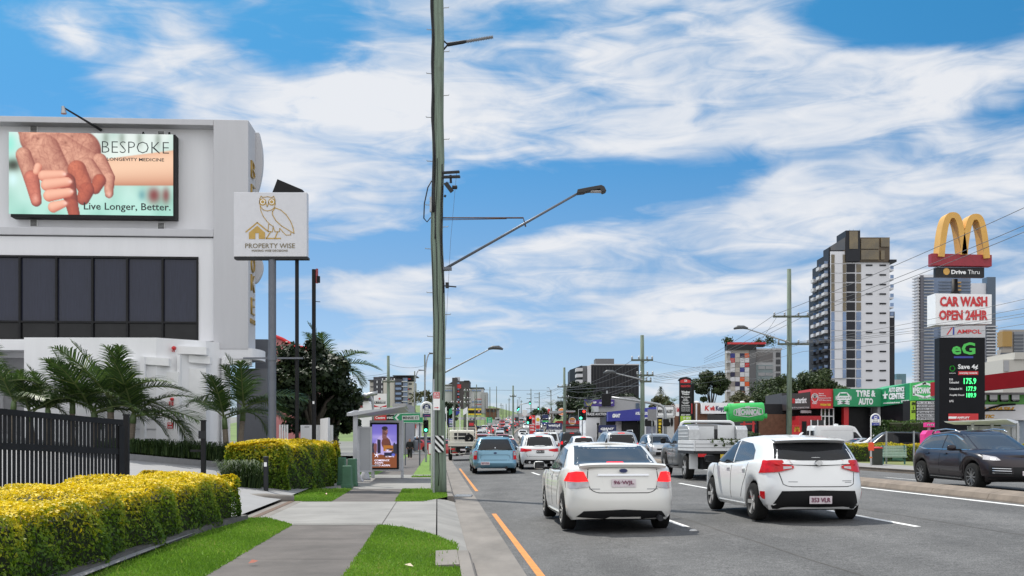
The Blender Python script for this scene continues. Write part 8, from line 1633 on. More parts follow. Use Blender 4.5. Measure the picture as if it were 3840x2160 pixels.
for px,d,pt,r,arms in((1593,130,1330,.12,[]),(1555,170,1392,.12,[]),(1703,130,1450,.13,[(1512,10,26),(1540,8,22)]),(1745,150,1455,.13,[(1468,4,18),(1497,4,20),(1513,4,20)]),(1781,190,1468,.12,[]),(1740,210,1480,.12,[]),(1787,260,1442,.14,[]),(1837,300,1452,.14,[]),(1862,330,1449,.13,[]),(1819,320,1482,.14,[]),(1879,480,1512,.16,[(1520,6,6)]),(1898,450,1514,.15,[]),(1909,400,1492,.15,[(1500,5,5)]),(1991,300,1458,.14,[(1478,16,2),(1495,16,2),(1533,17,10)]),(2022,280,1470,.13,[(1477,18,2),(1492,18,2),(1508,18,2)]),(2066,330,1462,.14,[(1468,16,2),(1483,16,2)]),(2122,200,1440,.12,[]),(1955,520,1500,.16,[(1506,5,5)]),(1886,430,1518,.14,[]),(1940,500,1498,.14,[]),(1852,400,1522,.14,[])):
 i+=1;side='left' if px<1920 else 'right'
 pole(f'thin distant pole {"with side arms " if arms else ""}'+['behind the timber pole sign','left of the timber pole, far back','just right of the timber pole','beside the hotel block','in front of the hotel sign','below the hotel red sign','before the hotel right wing','rising above the brick house','tallest above the brick house','in front of the hotel end wall','at the hill crest left of the road','beside the crest pole','nearest the crest road','right of the queue with three arms','right of the three-armed pole','above the leaning palm','touching the paint sign pole','on the crest right side','on the crest left side','at the crest centre','beside the brick house roof'][i-1],px,d,pt,r,arms)
def curved_lamp(lab,px,d,ptop,reach,h=6):
 zb=rz(d);p,X,Z=frame(px,d,zb);o=thing('street_lamp',lab,'street lamp',p,0,'curved street lamps');zt=Z(ptop);k=d/FPX;b=MB();pts=[(0,0,0),(0,0,zt*.7)]+[(reach*k*(1-math.cos(R(a))),0,zt*.7+zt*.3*math.sin(R(a)))for a in range(10,91,16)];b.tube(pts,.07,8);b.build('post',STEEL,o,smooth=True);b=MB();e=pts[-1];b.tube([(e[0]-.1*(1 if reach>0 else-1),0,e[2]),(e[0]+.7*(1 if reach>0 else-1),0,e[2]-.02)],[.1,.06],8);b.build('lamp_head',LAMPG,o)
curved_lamp('curved grey street lamp close left of the timber pole',1594,110,1325,18);curved_lamp('curved street lamp in front of the cream apartment block',1554,150,1388,18);curved_lamp('curved lamp far along the right side of the road',2066,340,1454,-8);curved_lamp('curved lamp at the crest of the road',1945,480,1490,4);curved_lamp('second curved lamp beside the crest of the road',1950,520,1490,-5)
# traffic lights of the crossing
signal('traffic_signal','two-column traffic light with red and green lamps left of the fuel sign',1984,130,1560,1591,[(1,0),(0,2)],True,double=True);signal('traffic_signal','larger two-column traffic light with red and green lamps before the white building',2184,105,1535,1576,[(1,0),(0,2)],True,double=True)
def mast():
 d=77.0;p,X,Z=frame(2495,d,.1);o=thing('signal_mast','steel mast arm that curves left and carries a black signal over the road','traffic light',p);b=MB();b.tube([(0,0,0),(0,0,Z(1560)),(X(2490),0,Z(1530)),(X(2474),0,Z(1518)),(X(2440),0,Z(1511)),(X(2360),0,Z(1499)),(X(2280),0,Z(1489))],[.13,.12,.12,.11,.10,.08,.07],12);b.build('mast',STEEL,o,smooth=True)
 b=MB();b.box(X(2256),X(2291),-.12,.06,Z(1523),Z(1476));h=b.build('signal_head',BLACK,o,bevel=.05)
 for i in range(3):b=MB();b.lathe([(.001,.05),(.20,.06),(.20,.36)],c=(X(2268),.0,Z(1486+i*14)),axis='y',n=12);b.build('visor',BLACK,h)
 box('cap',X(2274),X(2279),-.08,.08,Z(1479),Z(1465),STEEL,o)
 for a,py in((2428,1585),(2496,1585)):b=MB();b.box(X(a)-.22,X(a)+.22,-.3,-.12,Z(py+14),Z(py-14));b.build('lower_signal',BLACK,o,bevel=.04)
mast()
def far_mast():
 d=330.0;zb=rz(d);p,X,Z=frame(1945,d,zb);o=thing('signal_mast','distant curved signal mast with green lamps near the hill crest','traffic light',p);b=MB();b.tube([(0,0,0),(0,0,Z(1530)),(X(1950),0,Z(1517)),(X(1985),0,Z(1510))],.12,8);b.build('mast',STEEL,o,smooth=True)
 for px,py in((1941,1536),(1945,1531),(1987,1511),(2019,1531)):
  h=MB().box(X(px)-.3,X(px)+.3,-.2,.1,Z(py)-.55,Z(py)+.55).build('signal_head',BLACK,o);b=MB();b.lathe([(.2,0),(.001,-.08)],c=(X(px),-.2,Z(py)-.2),axis='y',n=10);b.build('lamp',LGRN,h)
far_mast()
NW=0
def wire(lab,pts,r=.012,sag=.3):
 global NW
 a=[W_(*q)for q in pts];o0=a[0];P_=[]
 for s,e in zip(a[:-1],a[1:]):
  for i in range(13):t=i/12;P_.append(s.lerp(e,t)-o0-Vector((0,0,sag*4*t*(1-t))))
 b=MB();b.tube(P_,r,5);o=b.build('power_line',WIREM,None);o.location=o0;tag(o,lab,'power line','overhead power lines')
 # three high wires from the right pole towards the upper right, nearer the camera there
wire('highest wire sweeping right past the golden arches',[(2640,1345,110),(2905,1180,63),(3860,770,40)],.014,.12);wire('middle wire of the upper three past the golden arches',[(2640,1352,110),(2985,1181,63),(3860,838,40)],.014,.12);wire('lowest wire of the upper three crossing the red base',[(2640,1360,110),(3023,1182,63),(3860,862,40)],.014,.12)
for i,(y0,y1)in enumerate(((1286,1118),(1287,1152),(1288,1172),(1291,1183),(1318,1212))):wire(['top','second','third','fourth','lowest'][i]+' wire of the lower set crossing the totem',[(2450,1408+i*6,68),(2965+12*i,y0,63),(3860,y1,45)],.011,.14)
for i,(px,py)in enumerate(((2372,1350),(2440,1350),(2400,1408),(2442,1408),(2420,1431))):wire(['first','second','third','fourth','fifth'][i]+' wire from the middle right pole down to the paint sign pole',[(px,py,68),(2096+10*i,1452+10*(i>1)+25*(i>2),112),(1980+8*i,1478+8*i,300)],.014,.6)
for i,(px,py)in enumerate(((2436,1351),(2446,1408),(2440,1431))):wire(['upper','middle','lower'][i]+' wire from the middle right pole to the brick shop',[(px,py,68),(2760,1365+22*i,95),(2912,1190+i*100,63)],.011,.4)
wire('single span wire across the road between the far poles',[(1815,1462,150),(2050,1463,150),(2400,1446,68)],.02,.05);wire('thin drop wire right of the timber pole',[(1712,650,26.5),(1690,900,26.5),(1672,1240,26.5)],.004,0)
for i in range(3):wire(['upper','middle','lower'][i]+' wire from the broken pole to the left',[(1456,1398+i*9,90),(1320,1412+i*7,80)],.012,.1)
wire('wire from the broken pole to the right lamp',[(1458,1365,90),(1594,1370,110)],.014,.3)
# --- the rest of the traffic
def generic(kind,name,label,pm,lat,y,flip=0,group=None,brake=False,detail=True,plate_t='',spokes=10,rails=False,dz=0,pl=(PLATEW,MAROON),scale=None,glass=CGLASS):
 root=thing(name,label,{'suv':'SUV','hatch':'car','sedan':'car','wagon':'car','jeep':'4WD','van':'van'}[kind],(0,0,0),0,group)
 sp=dict(suv=dict(L=4.5,W=1.86,H=1.64,r=.35,axles=(-1.32,1.37),zb=.22,ra=.40,top=[(-2.25,1.05),(-1.4,1.07),(0,1.04),(1.0,1.06),(1.6,1.0),(2.25,.80)],rows=[(0,.12,.14,.90),(.1,.04,.05,.97),(.3,0,0,.99),(.55,.01,.01,1),(.8,.07,.08,.98),(.94,.13,.18,.95),(1,.19,.3,.88)],m=9,n=3,crown=.05,gh=[(.98,-2.04,1.3,.86),(1.1,-1.98,1.05,.83),(1.3,-1.84,.7,.775),(1.48,-1.68,.4,.71),(1.57,-1.58,.2,.66),(1.6,-1.5,.05,.6)],roof=[(-1.6,-.05),(-.5,0),(.2,-.02)],rcrown=.04,gm=8,gn=4.5),hatch=dict(L=3.9,W=1.68,H=1.5,r=.30,axles=(-1.18,1.25),zb=.2,ra=.345,top=[(-1.95,1.05),(0,.98),(.9,.98),(1.5,.90),(1.95,.72)],rows=[(0,.1,.14,.9),(.12,.02,.04,.97),(.4,0,0,1),(.7,.05,.06,.99),(.92,.12,.2,.95),(1,.18,.32,.88)],m=8,n=2.7,crown=.04,gh=[(.95,-1.82,1.2,.79),(1.1,-1.72,.9,.75),(1.3,-1.56,.55,.69),(1.42,-1.44,.3,.63),(1.46,-1.34,.12,.56)],roof=[(-1.4,-.04),(-.4,0),(.2,-.02)],rcrown=.04,gm=7,gn=4),sedan=dict(L=4.6,W=1.80,H=1.45,r=.32,axles=(-1.35,1.4),zb=.19,ra=.365,top=[(-2.3,1.03),(-1.6,1.05),(-.8,.98),(1.0,.97),(1.6,.90),(2.3,.70)],rows=ROWS_SEDAN,m=9,n=3,crown=.035,gh=[(.92,-1.8,1.3,.82),(1.1,-1.45,.85,.76),(1.3,-.95,.4,.68),(1.39,-.7,.1,.61),(1.41,-.58,.0,.55)],roof=[(-1,-.03),(-.3,0),(.2,-.01)],rcrown=.035,gm=8,gn=5),wagon=dict(L=4.75,W=1.86,H=1.72,r=.35,axles=(-1.4,1.42),zb=.24,ra=.40,top=[(-2.37,1.08),(0,1.05),(1.0,1.07),(1.7,.98),(2.37,.82)],rows=[(0,.12,.14,.9),(.1,.04,.05,.97),(.4,0,0,1),(.75,.05,.06,.99),(.94,.1,.18,.95),(1,.15,.3,.89)],m=10,n=3.2,crown=.05,gh=[(1.0,-2.2,1.3,.87),(1.15,-2.15,1.05,.83),(1.4,-2.02,.6,.76),(1.58,-1.9,.25,.69),(1.66,-1.8,.05,.62)],roof=[(-1.9,-.06),(-.5,0),(.2,-.02)],rcrown=.035,gm=9,gn=5),jeep=dict(L=4.5,W=1.84,H=1.82,r=.38,axles=(-1.3,1.38),zb=.28,ra=.43,top=[(-2.25,1.15),(0,1.14),(1.0,1.12),(2.25,1.0)],rows=[(0,.1,.1,.93),(.15,.0,.0,.98),(.5,0,0,1),(.9,.04,.06,.98),(1,.08,.14,.94)],m=14,n=4,crown=.03,gh=[(1.1,-2.15,1.1,.88),(1.3,-2.1,.85,.84),(1.6,-2.0,.5,.78),(1.74,-1.92,.3,.72),(1.79,-1.86,.2,.66)],roof=[(-2,-.02),(0,0),(.3,-.02)],rcrown=.03,gm=12,gn=7),van=dict(L=5.6,W=2.0,H=2.5,r=.34,axles=(-1.7,1.9),zb=.22,ra=.39,top=[(-2.8,2.42),(.9,2.46),(1.3,2.35),(2.0,1.45),(2.45,1.15),(2.8,.95)],rows=[(0,.06,.14,.95),(.1,0,.05,.985),(.3,0,0,1),(.6,.02,.03,.98),(.9,.05,.06,.93),(1,.09,.1,.87)],m=14,n=5,crown=.06))[kind]
 c=Car(root,sp,pm,40);hw=sp['W']/2;bt=sp['gh'][0][0]if sp.get('gh')else 1.4
 if kind=='van':
  for s in('left','right'):
   c.patch('side_window',glass,[(1.05,1.35),(1.95,1.30)],[(1.05,1.95),(1.32,1.92),(1.9,1.38)],s,12,4);c.line('door_gap',GREYL,[(-2.5,.95),(.95,.95)],s,.02);c.line('door_gap',GREYL,[(.98,.4),(.98,2.2)],s,.016);c.line('door_gap',GREYL,[(-2.4,2.08),(.95,2.08)],s,.016)
  c.patch('windscreen',glass,[(-.8,1.42),(.8,1.42)],[(-.74,2.1),(.74,2.1)],'front',12,6)
  for s in(-1,1):c.patch('rear_window',glass,[(s*.1,1.45),(s*.75,1.45)],[(s*.1,2.05),(s*.72,2.05)],'rear',6,4);c.patch('tail_light',LAMPR,[(s*.82,.8),(s*.95,.8)],[(s*.82,1.3),(s*.95,1.3)],'rear',3,5,.02)
  for s in(-1,1):c.patch('headlight',LAMPW,[(s*.55,.72),(s*.9,.74)],[(s*.62,.95),(s*.88,1.0)],'front',6,4,.014)
  b=MB();b.lathe([(.22,0),(.2,.12),(.001,.15)],c=(.1,-.2,2.5),n=14);b.build('roof_vent',pm,root)
  c.plate(0,2.83,.5,'')
 else:
  g=sp['gh'];zt=g[-1][0];zb_=bt+.06;rr=g[1];L_=sp['L']/2;zl=zt-.06;wtop=g[-2][3]*.93;yr1=g[1][1]+.12
  for s in('left','right'):
   yb=g[1][1]+.32;c.patch('side_window',glass,[(yb,zb_+.02),(-.3,zb_)],[(yb+.14,zl-.16),(yb+.34,zl-.03),(-.3,zl)],s,12,4);c.patch('side_window',glass,[(-.22,zb_),(g[1][2]-.15,zb_)],[(-.22,zl),(g[-2][2]-.02,zl-.05),(g[1][2]-.15,zb_+.03)],s,12,4)
   if detail:
    c.line('door_gap',TRIM,[(-.26,.36),(-.26,bt)],s,.012);c.line('door_gap',TRIM,[(.9,.36),(.98,.7),(.92,bt)],s,.012)
    for y_ in(-.08,-1.0):c.patch('door_handle',pm,[(y_-.1,bt-.1),(y_+.1,bt-.1)],[(y_-.1,bt-.075),(y_+.1,bt-.075)],s,3,1,.03)
  w0=g[1][3]*.84;q=g[2]if kind!='sedan' else g[1]
  if kind=='sedan':c.patch('rear_window',glass,[(-w0,1.07),(w0,1.07)],[(-wtop*.9,1.36),(wtop*.9,1.36)],'rear',12,6)
  else:c.patch('rear_window',glass,[(-w0,zb_+.05),(0,zb_+.02),(w0,zb_+.05)],[(-wtop*.95,zl-.06),(0,zl-.02),(wtop*.95,zl-.06)],'rear',14,6)
  c.patch('windscreen',glass,[(-g[1][3]*.86,zb_+.03),(g[1][3]*.86,zb_+.03)],[(-wtop,zl-.02),(wtop,zl-.02)],'front',12,6)
  lm=LAMPB if brake else LAMPR
  for s in(-1,1):
   t=lambda a:[(s*x,z)for x,z in a];side='left' if s<0 else 'right'
   if kind in('jeep',):c.patch('tail_light',lm,t([(hw*.80,.85),(hw*.97,.85)]),t([(hw*.80,1.08),(hw*.96,1.08)]),'rear',4,4,.014)
   elif kind=='suv':c.patch('tail_light',lm,t([(hw*.42,bt-.12),(hw*.7,bt-.17),(hw*.96,bt-.17)]),t([(hw*.45,bt-.05),(hw*.7,bt-.03),(hw*.93,bt+.0)]),'rear',10,4,.014)
   elif kind=='wagon':c.patch('tail_light',lm,t([(hw*.74,.78),(hw*.97,.8)]),t([(hw*.80,1.12),(hw*.94,1.12)]),'rear',6,6,.014)
   else:c.patch('tail_light',lm,t([(hw*.62,.76),(hw*.98,.78)]),t([(hw*.70,.95),(hw*.96,.96)]),'rear',8,4,.014)
   c.patch('headlight',LAMPW,t([(hw*.55,.66),(hw*.95,.70)]),t([(hw*.62,.78),(hw*.93,.84)]),'front',8,4,.014)
  c.patch('lower_bumper',TRIM,[(-hw*.82,.27),(hw*.82,.27)],[(-hw*.75,.44),(hw*.75,.44)],'rear',16,3,.012);c.patch('lower_grille',TRIM,[(-hw*.6,.32),(hw*.6,.32)],[(-hw*.6,.52),(hw*.6,.52)],'front',10,3,.012)
  c.patch('grille',TRIM,[(-hw*.5,.62),(hw*.5,.62)],[(-hw*.55,.72),(hw*.55,.72)],'front',10,2,.012)
  if kind=='suv':
   c.line('lamp_strip',lm,[(-hw*.5,bt-.07),(hw*.5,bt-.07)],'rear',.022,.012);c.line('tailgate_gap',TRIM,[(-hw*.7,bt-.2),(-hw*.66,.6),(hw*.66,.6),(hw*.7,bt-.2)],'rear',.012)
   for s in(-1,1):b=MB();b.cyl((s*.5,-2.2,.33),(s*.5,-2.28,.33),.055,.055,12);b.build('exhaust',CHROME,root)
  c.patch('high_brake_light',lm,[(-.16,zl-.03),(.16,zl-.03)],[(-.16,zl-.005),(.16,zl-.005)],'rear',4,1,.02)
  if kind=='jeep':
   b=MB();b.lathe([(.10,-.13),(.34,-.13),(.37,-.08),(.37,.06)],c=(0.15,-2.27,.98),axis='y',n=24);b.build('spare_wheel',TYRE,root,smooth='auto')
  c.plate(0,-L_-.004,.82 if kind in('suv','sedan')else .62,plate_t,m=pl[0],lm=pl[1],w=.36)
  if rails:
   for s in(-1,1):b=MB();x=g[-1][3]*.98;b.tube([(s*x,g[-1][1]+.2,zt-.03),(s*x,g[-1][1]+.35,zt+.06),(s*x,-.1,zt+.06),(s*x*.98,.1,zt-.02)],.022,8);b.build('roof_rail',STEEL if pm is not PBLK else BLACK,root,smooth=True)
  c.mirrors(g[1][2]-.3,bt+.08,pm if kind!='hatch' else pm)
 c.wheels(spokes=spokes);put(c,lat,y,flip,dz)
 if scale:root.scale=scale
 return c
def ute_blue():
 root=thing('ute','pale blue ute with a dark-windowed canopy, second vehicle in the kerb lane','ute',(0,0,0))
 sp=dict(L=5.0,W=1.87,H=1.5,r=.325,axles=(-1.5,1.4),zb=.22,wi=.01,ra=.37,top=[(-2.5,1.02),(-.4,1.02),(.9,.99),(1.7,.92),(2.5,.72)],rows=[(0,.08,.14,.92),(.12,.0,.05,.97),(.28,-.02,.0,1),(.36,.03,0,1),(.75,.05,.05,1),(.93,.06,.18,.975),(1,.09,.3,.93)],m=14,n=4,crown=.02,gh=[(.97,-2.42,1.3,.90),(1.1,-2.33,1.05,.86),(1.3,-2.12,.65,.775),(1.45,-1.92,.35,.70),(1.55,-1.75,.15,.64),(1.575,-1.68,.05,.60)],roof=[(-1.8,0),(-.4,-.0),(.2,-.08)],rcrown=.03,gm=10,gn=6)
 c=Car(root,sp,PBLUE);c.patch('canopy_window',CGLASS,[(-.78,1.07),(.78,1.07)],[(-.60,1.49),(.60,1.49)],'rear',16,8,.012);c.patch('canopy_sill',TRIM,[(-.84,1.025),(.84,1.025)],[(-.82,1.075),(.82,1.075)],'rear',14,2,.018)
 for s in('left','right'):c.patch('side_window',CGLASS,[(-2.1,1.1),(-.62,1.06)],[(-1.95,1.4),(-.62,1.46)],s,12,4);c.patch('side_window',CGLASS,[(-.5,1.04),(1.0,1.02)],[(-.5,1.46),(.2,1.42),(1.0,1.05)],s,12,4);c.line('door_gap',TRIM,[(-.4,.36),(-.4,1.0)],s,.014)
 c.patch('windscreen',CGLASS,[(-.7,1.06),(.7,1.06)],[(-.58,1.46),(.58,1.46)],'front',10,5)
 for s in(-1,1):
  t=lambda a:[(s*x,z)for x,z in a];l=c.patch('tail_light',LAMPR,t([(.76,.62),(.90,.62)]),t([(.75,.98),(.885,.98)]),'rear',4,8,.014)[0];c.patch('clear_lens',LAMPW,t([(.77,.80),(.89,.80)]),t([(.765,.95),(.88,.95)]),'rear',3,3,.022,parent=l);c.patch('reflector',LAMPR,t([(.48,.33),(.60,.33)]),t([(.48,.36),(.60,.36)]),'rear',4,1,.014)
 c.line('tailgate_gap',TRIM,[(-.72,1.0),(-.72,.60),(.72,.60),(.72,1.0)],'rear',.014);c.line('tailgate_crease_shade',mat('blue crease shade',(.10,.20,.27),.4),[(-.62,.66),(-.60,.78),(-.5,.82),(.5,.82),(.60,.78),(.62,.66)],'rear',.03,.004);c.patch('rear_bumper',PBLUE,[(-.86,.32),(.86,.32)],[(-.88,.545),(.88,.545)],'rear',20,3,.03);c.plate(-.42,-2.55,.46,'967·TDS',w=.37)  # the crease's shade is put in as a darker blue strip on the tailgate
 b=MB();b.prism(ell(0,.90,.07,.035),-2.47,-2.40);b.build('badge',NAVY,root);c.patch('canopy_lock',CHROME,[(-.02,1.1),(.02,1.1)],[(-.02,1.14),(.02,1.14)],'rear',2,2,.02);b=MB();b.cyl((.45,-2.4,.27),(.45,-2.52,.27),.06,.06,12);b.build('exhaust',DARK,root)
 b=MB();
 for y in(-1.6,-.7):b.beam((-.62,y,1.64),(.62,y,1.64),.05,.03)
 b.build('roof_bars',BLACK,root);c.mirrors(.75,1.06,PBLUE);c.wheels(spokes=5);put(c,2.40,43.0);root.scale=(1,1,.97)
def tray(root,c,m_side,x0,x1,y0,y1,z0,h,m_floor=DARK,boards=True,rail=None):
 w=.05;t=box('tray_floor',x0,x1,y0,y1,z0-.08,z0,m_floor,root)
 for nm,a in(('side_board',(x0,x0+w,y0,y1)),('side_board',(x1-w,x1,y0,y1)),('tail_board',(x0+w+.004,x1-w-.004,y0,y0+w)),('head_board',(x0+w+.004,x1-w-.004,y1-w,y1))):
  bd=box(nm,*a,z0+.003,z0+h,m_side,root,bevel=.008)
  if 'head' not in nm:
   g=MB()
   for q in(.33,.66):
    zz=z0+h*q
    if nm=='side_board':s=-1 if a[0]==x0 else 1;xx=x0 if s<0 else x1;g.box(min(xx,xx+s*.008),max(xx,xx+s*.008),y0+.02,y1-.02,zz-.01,zz+.01)
    else:g.box(x0+.06,x1-.06,y0-.008,y0,zz-.01,zz+.01)
   g.build('rib',GREYL,bd)
def ute_silver():
 root=thing('tray_ute','grey crew-cab ute with a white drop-side tray and open tool boxes, in the far lane','ute',(0,0,0));PU_=paint('gunmetal car paint',(.16,.165,.17),.5)
 sp=dict(L=5.3,W=1.85,H=1.8,r=.39,axles=(-1.5,1.55),zb=.32,wi=-.02,tw=.25,ra=.45,top=[(-.55,1.16),(1.0,1.14),(1.7,1.10),(2.4,1.0),(2.65,.88)],rows=[(0,2.06,.14,.93),(.12,2.02,.05,.97),(.4,2.02,0,1),(.8,2.03,.06,.99),(.94,2.05,.15,.96),(1,2.08,.3,.9)],m=9,n=3.4,crown=.04,gh=[(1.08,-.60,1.5,.87),(1.25,-.58,1.2,.83),(1.5,-.52,.85,.76),(1.7,-.46,.6,.69),(1.77,-.4,.45,.62)],roof=[(-.4,0),(.4,0)],rcrown=.04,gm=9,gn=5)
 c=Car(root,sp,PU_)
 for s in('left','right'):c.patch('side_window',CGLASS,[(-.42,1.19),(.3,1.17)],[(-.36,1.64),(.3,1.68)],s,8,4);c.patch('side_window',CGLASS,[(.38,1.17),(1.3,1.16)],[(.38,1.68),(.7,1.6),(1.3,1.2)],s,10,4);c.line('door_gap',TRIM,[(.34,.45),(.34,1.15)],s,.014)
 c.patch('rear_window',CGLASS,[(-.6,1.22),(.6,1.22)],[(-.55,1.62),(.55,1.62)],'rear',10,4);c.patch('windscreen',CGLASS,[(-.7,1.2),(.7,1.2)],[(-.6,1.68),(.6,1.68)],'front',10,4)
 WT=mat('white tray paint',(.66,.67,.68),.4,var=.06,scale=2);SIL=mat('checker plate alloy',(.48,.49,.50),.35,metal=.6,var=.15,scale=14)
 tray(root,c,WT,-.95,.95,-2.75,-.62,.92,.34)
 for x0,x1 in((-.95,-.60),(.60,.95)):
  b=MB();b.prismx([(-2.1,1.27),(-.65,1.27),(-.65,1.72),(-1.95,1.72),(-2.1,1.6)],x0,x1);tb=b.build('tool_box',SIL,root,bevel=.01);g=MB()
  for i in range(3):g.box(x0-.006 if x0<0 else x1,x0 if x0<0 else x1+.006,-2.0,-.7,1.36+i*.11,1.39+i*.11)
  g.build('rib',WT,tb)
 b=MB();b.box(-.58,.0,-1.6,-1.55,1.28,1.70);b.build('open_lid',WT,root);b=MB();b.box(.05,.58,-1.9,-1.86,1.28,1.74);b.build('open_lid',WT,root)
 b=MB();b.tube([(-.90,-.75,1.27),(-.90,-.75,1.70),(-.86,-.76,1.82),(-.76,-.76,1.87),(.76,-.76,1.87),(.86,-.76,1.82),(.90,-.75,1.70),(.90,-.75,1.27)],.045,10);b.build('headboard_bar',CHROME if 0 else WT,root,smooth=True)
 C=rng.normal(0,1,(900,3))*np.array([.26,.36,.06])+np.array([.22,-2.2,1.17]);V,F=leaves(C,rng.normal(0,1,(900,3))+np.array([0,0,.6]),.11,.5);o=fastmesh('branches',V,F,LEAFM,None,tone=rng.random(900));tag(o,'cut green branches lying in the tray of the grey ute','branches');cut=o
 for s in(-1,1):
  box('mud_flap',s*.78-.14,s*.78+.14,-2.05,-2.03,.35,.85,WT if s<0 else BLACK,root);box('tail_light',s*.68-.13,s*.68+.13,-2.74,-2.70,.74,.84,LAMPR,root)
 c.plate(.1,-2.72,.76,'',m=PLATEY,w=.4);box('chassis',-.45,.45,-2.6,1.2,.5,.82,UNDER,root);box('side_step',-1.0,-.86,-.3,1.0,.40,.44,BLACK,root)
 c.mirrors(1.15,1.24,BLACK,(.2,.12,.2));c.wheels(spokes=6);put(c,8.9,32.4);cut.location=root.location;cut.rotation_euler=root.rotation_euler
def truck_cream():
 root=thing('tray_truck','cream flat-tray truck with a ladder rack seen from behind at the kerb','truck',(0,0,0));root.location=P(1.75,72.5);root.rotation_euler=(0,0,heading(72));CR=PCREAM
 b=MB();b.prismx([(1.5,.55),(3.2,.55),(3.2,1.3),(2.9,2.05),(2.7,2.12),(1.6,2.12),(1.5,2.0)],-.88,.88);cab=b.build('cab',CR,root,bevel=.06);box('rear_window',-.55,.55,1.46,1.494,1.45,1.9,CGLASS,root);box('side_window',-.89,-.884,1.9,2.7,1.35,1.85,CGLASS,root);box('side_window',.884,.89,1.9,2.7,1.35,1.85,CGLASS,root)
 c=type('T',(),{})();tray(root,c,CR,-1.0,1.0,-2.4,1.35,.98,.30)
 fr=MB()
 for x in(-.95,-.3,.35,.95):fr.beam((x,1.33,1.28),(x,1.33,2.25),.05,.05)
 for z in(1.65,1.95,2.25):fr.beam((-1.0,1.33,z),(1.0,1.33,z),.05,.05)
 fr.build('ladder_rack',CR,root);b=MB();b.box(-.85,.85,-.9,.6,1.0,1.28);b.build('load_mat',GREYW2,root);b=MB();b.lathe([(.1,-.1),(.3,-.1),(.33,0),(.3,.1),(.1,.1)],c=(.45,-.4,1.5),axis='y',n=18);b.build('spare_wheel',TYRE,root);b=MB();b.tube([(.95,-2.3,1.28),(.93,-1.0,2.2),(.9,1.3,2.5)],.03,6);b.build('timber_pole',mat('raw timber',(.25,.16,.08),.8),root)
 for y in(-1.2,2.4):
  for s in(-1,1):b=MB();b.lathe([(.2,-.11),(.36,-.11),(.39,-.07),(.39,.07),(.36,.11),(.2,.11),(.001,.08)],c=(s*.84,y,.39),axis='x',n=22);w=b.build('wheel',TYRE,root,smooth='auto');b=MB();b.lathe([(.2,.0),(.18,.10),(.001,.10)],c=(s*.84,y,.39),axis='x',n=16);b.build('rim',STEEL,w)
 box('chassis',-.42,.42,-2.3,2.9,.55,.88,UNDER,root)
 for s in(-1,1):box('tail_light',s*.75-.18,s*.75+.18,-2.42,-2.36,.74,.84,LAMPR,root)
 b=MB();b.tube([(-.85,-2.45,.95),(-.85,-2.45,.48),(.1,-2.45,.48),(.2,-2.45,.75),(.85,-2.45,.75)],.025,6);b.build('step_bar',CR,root);p_=MB().box(-.2,.2,-2.45,-2.44,.68,.80).build('number_plate',PLATEW,root)
ute_blue();ute_silver();truck_cream();sedan();hatch();suv_plum()
generic('suv','suv','white compact SUV with a red lamp strip across its tailgate and a black plate',PW,4.72,47.6,plate_t='KYN 17',pl=(PLATEK,SIGNWHITE),rails=True)
generic('sedan','dark_coupe','black sedan between the blue ute and the white compact SUV',PBLK,3.75,57,glass=CGLASSL)
generic('wagon','wagon','silver-roofed station wagon with dark rear glass in the far lane beyond the white sedan',PSILV,8.85,49.5,rails=True,brake=True)
generic('jeep','four_wheel_drive','black boxy 4WD with a spare wheel on its tailgate',PBLK,10.4,80,rails=True,brake=True)
generic('hatch','small_hatchback','small white hatchback with lit brake lamps behind the black 4WD',PW,9.9,70,brake=True)
generic('jeep','four_wheel_drive','white boxy 4WD just behind the white compact SUV',PW,7.3,69)
generic('suv','oncoming_suv','silver SUV facing the camera right of the silver-roofed wagon',PSILV,13.6,62,1)
generic('van','delivery_van','white high-roof delivery van parked in front of the tyre shop',PW,0,0);
def park(label_part,lat,y,ang):
 o=[x for x in bpy.data.objects if x.get('label')==label_part][0];o.location=(lat,y,.12);o.rotation_euler=(0,0,R(ang));return o
park('white high-roof delivery van parked in front of the tyre shop',pat(3140,88),88,-80).scale=(1,.9,1)
for kind,nm,lab,pm,px,d,ang in(('jeep','parked_pickup','black 4WD parked behind the low far hedge',PBLK,3325,66,82),('suv','parked_suv','white SUV parked left of the small red arch sign',PW,2895,78,-95),('hatch','parked_hatchback','white hatchback parked further back behind the white SUV',PW,2840,92,-80),('wagon','parked_wagon','dark red wagon parked beside the red porch',PRED,3030,92,-100),('jeep','parked_pickup','white pickup parked behind the black 4WD',PW,3290,80,75),('sedan','parked_sedan','silver sedan parked right of the delivery van',PSILV,3240,84,-70),('wagon','parked_wagon','black wagon parked left of the timber pole before the brick shop',PBLK,2935,84,-80),('suv','parked_suv','white SUV parked on the left lawn edge before the slope',PW,1808,200,-60)):
 generic(kind,nm,lab,pm,0,0,detail=False);park(lab,pat(px,d),d,ang)
 if d==200:[x for x in bpy.data.objects if x.get('label')==lab][0].location.z=rz(200)+.3
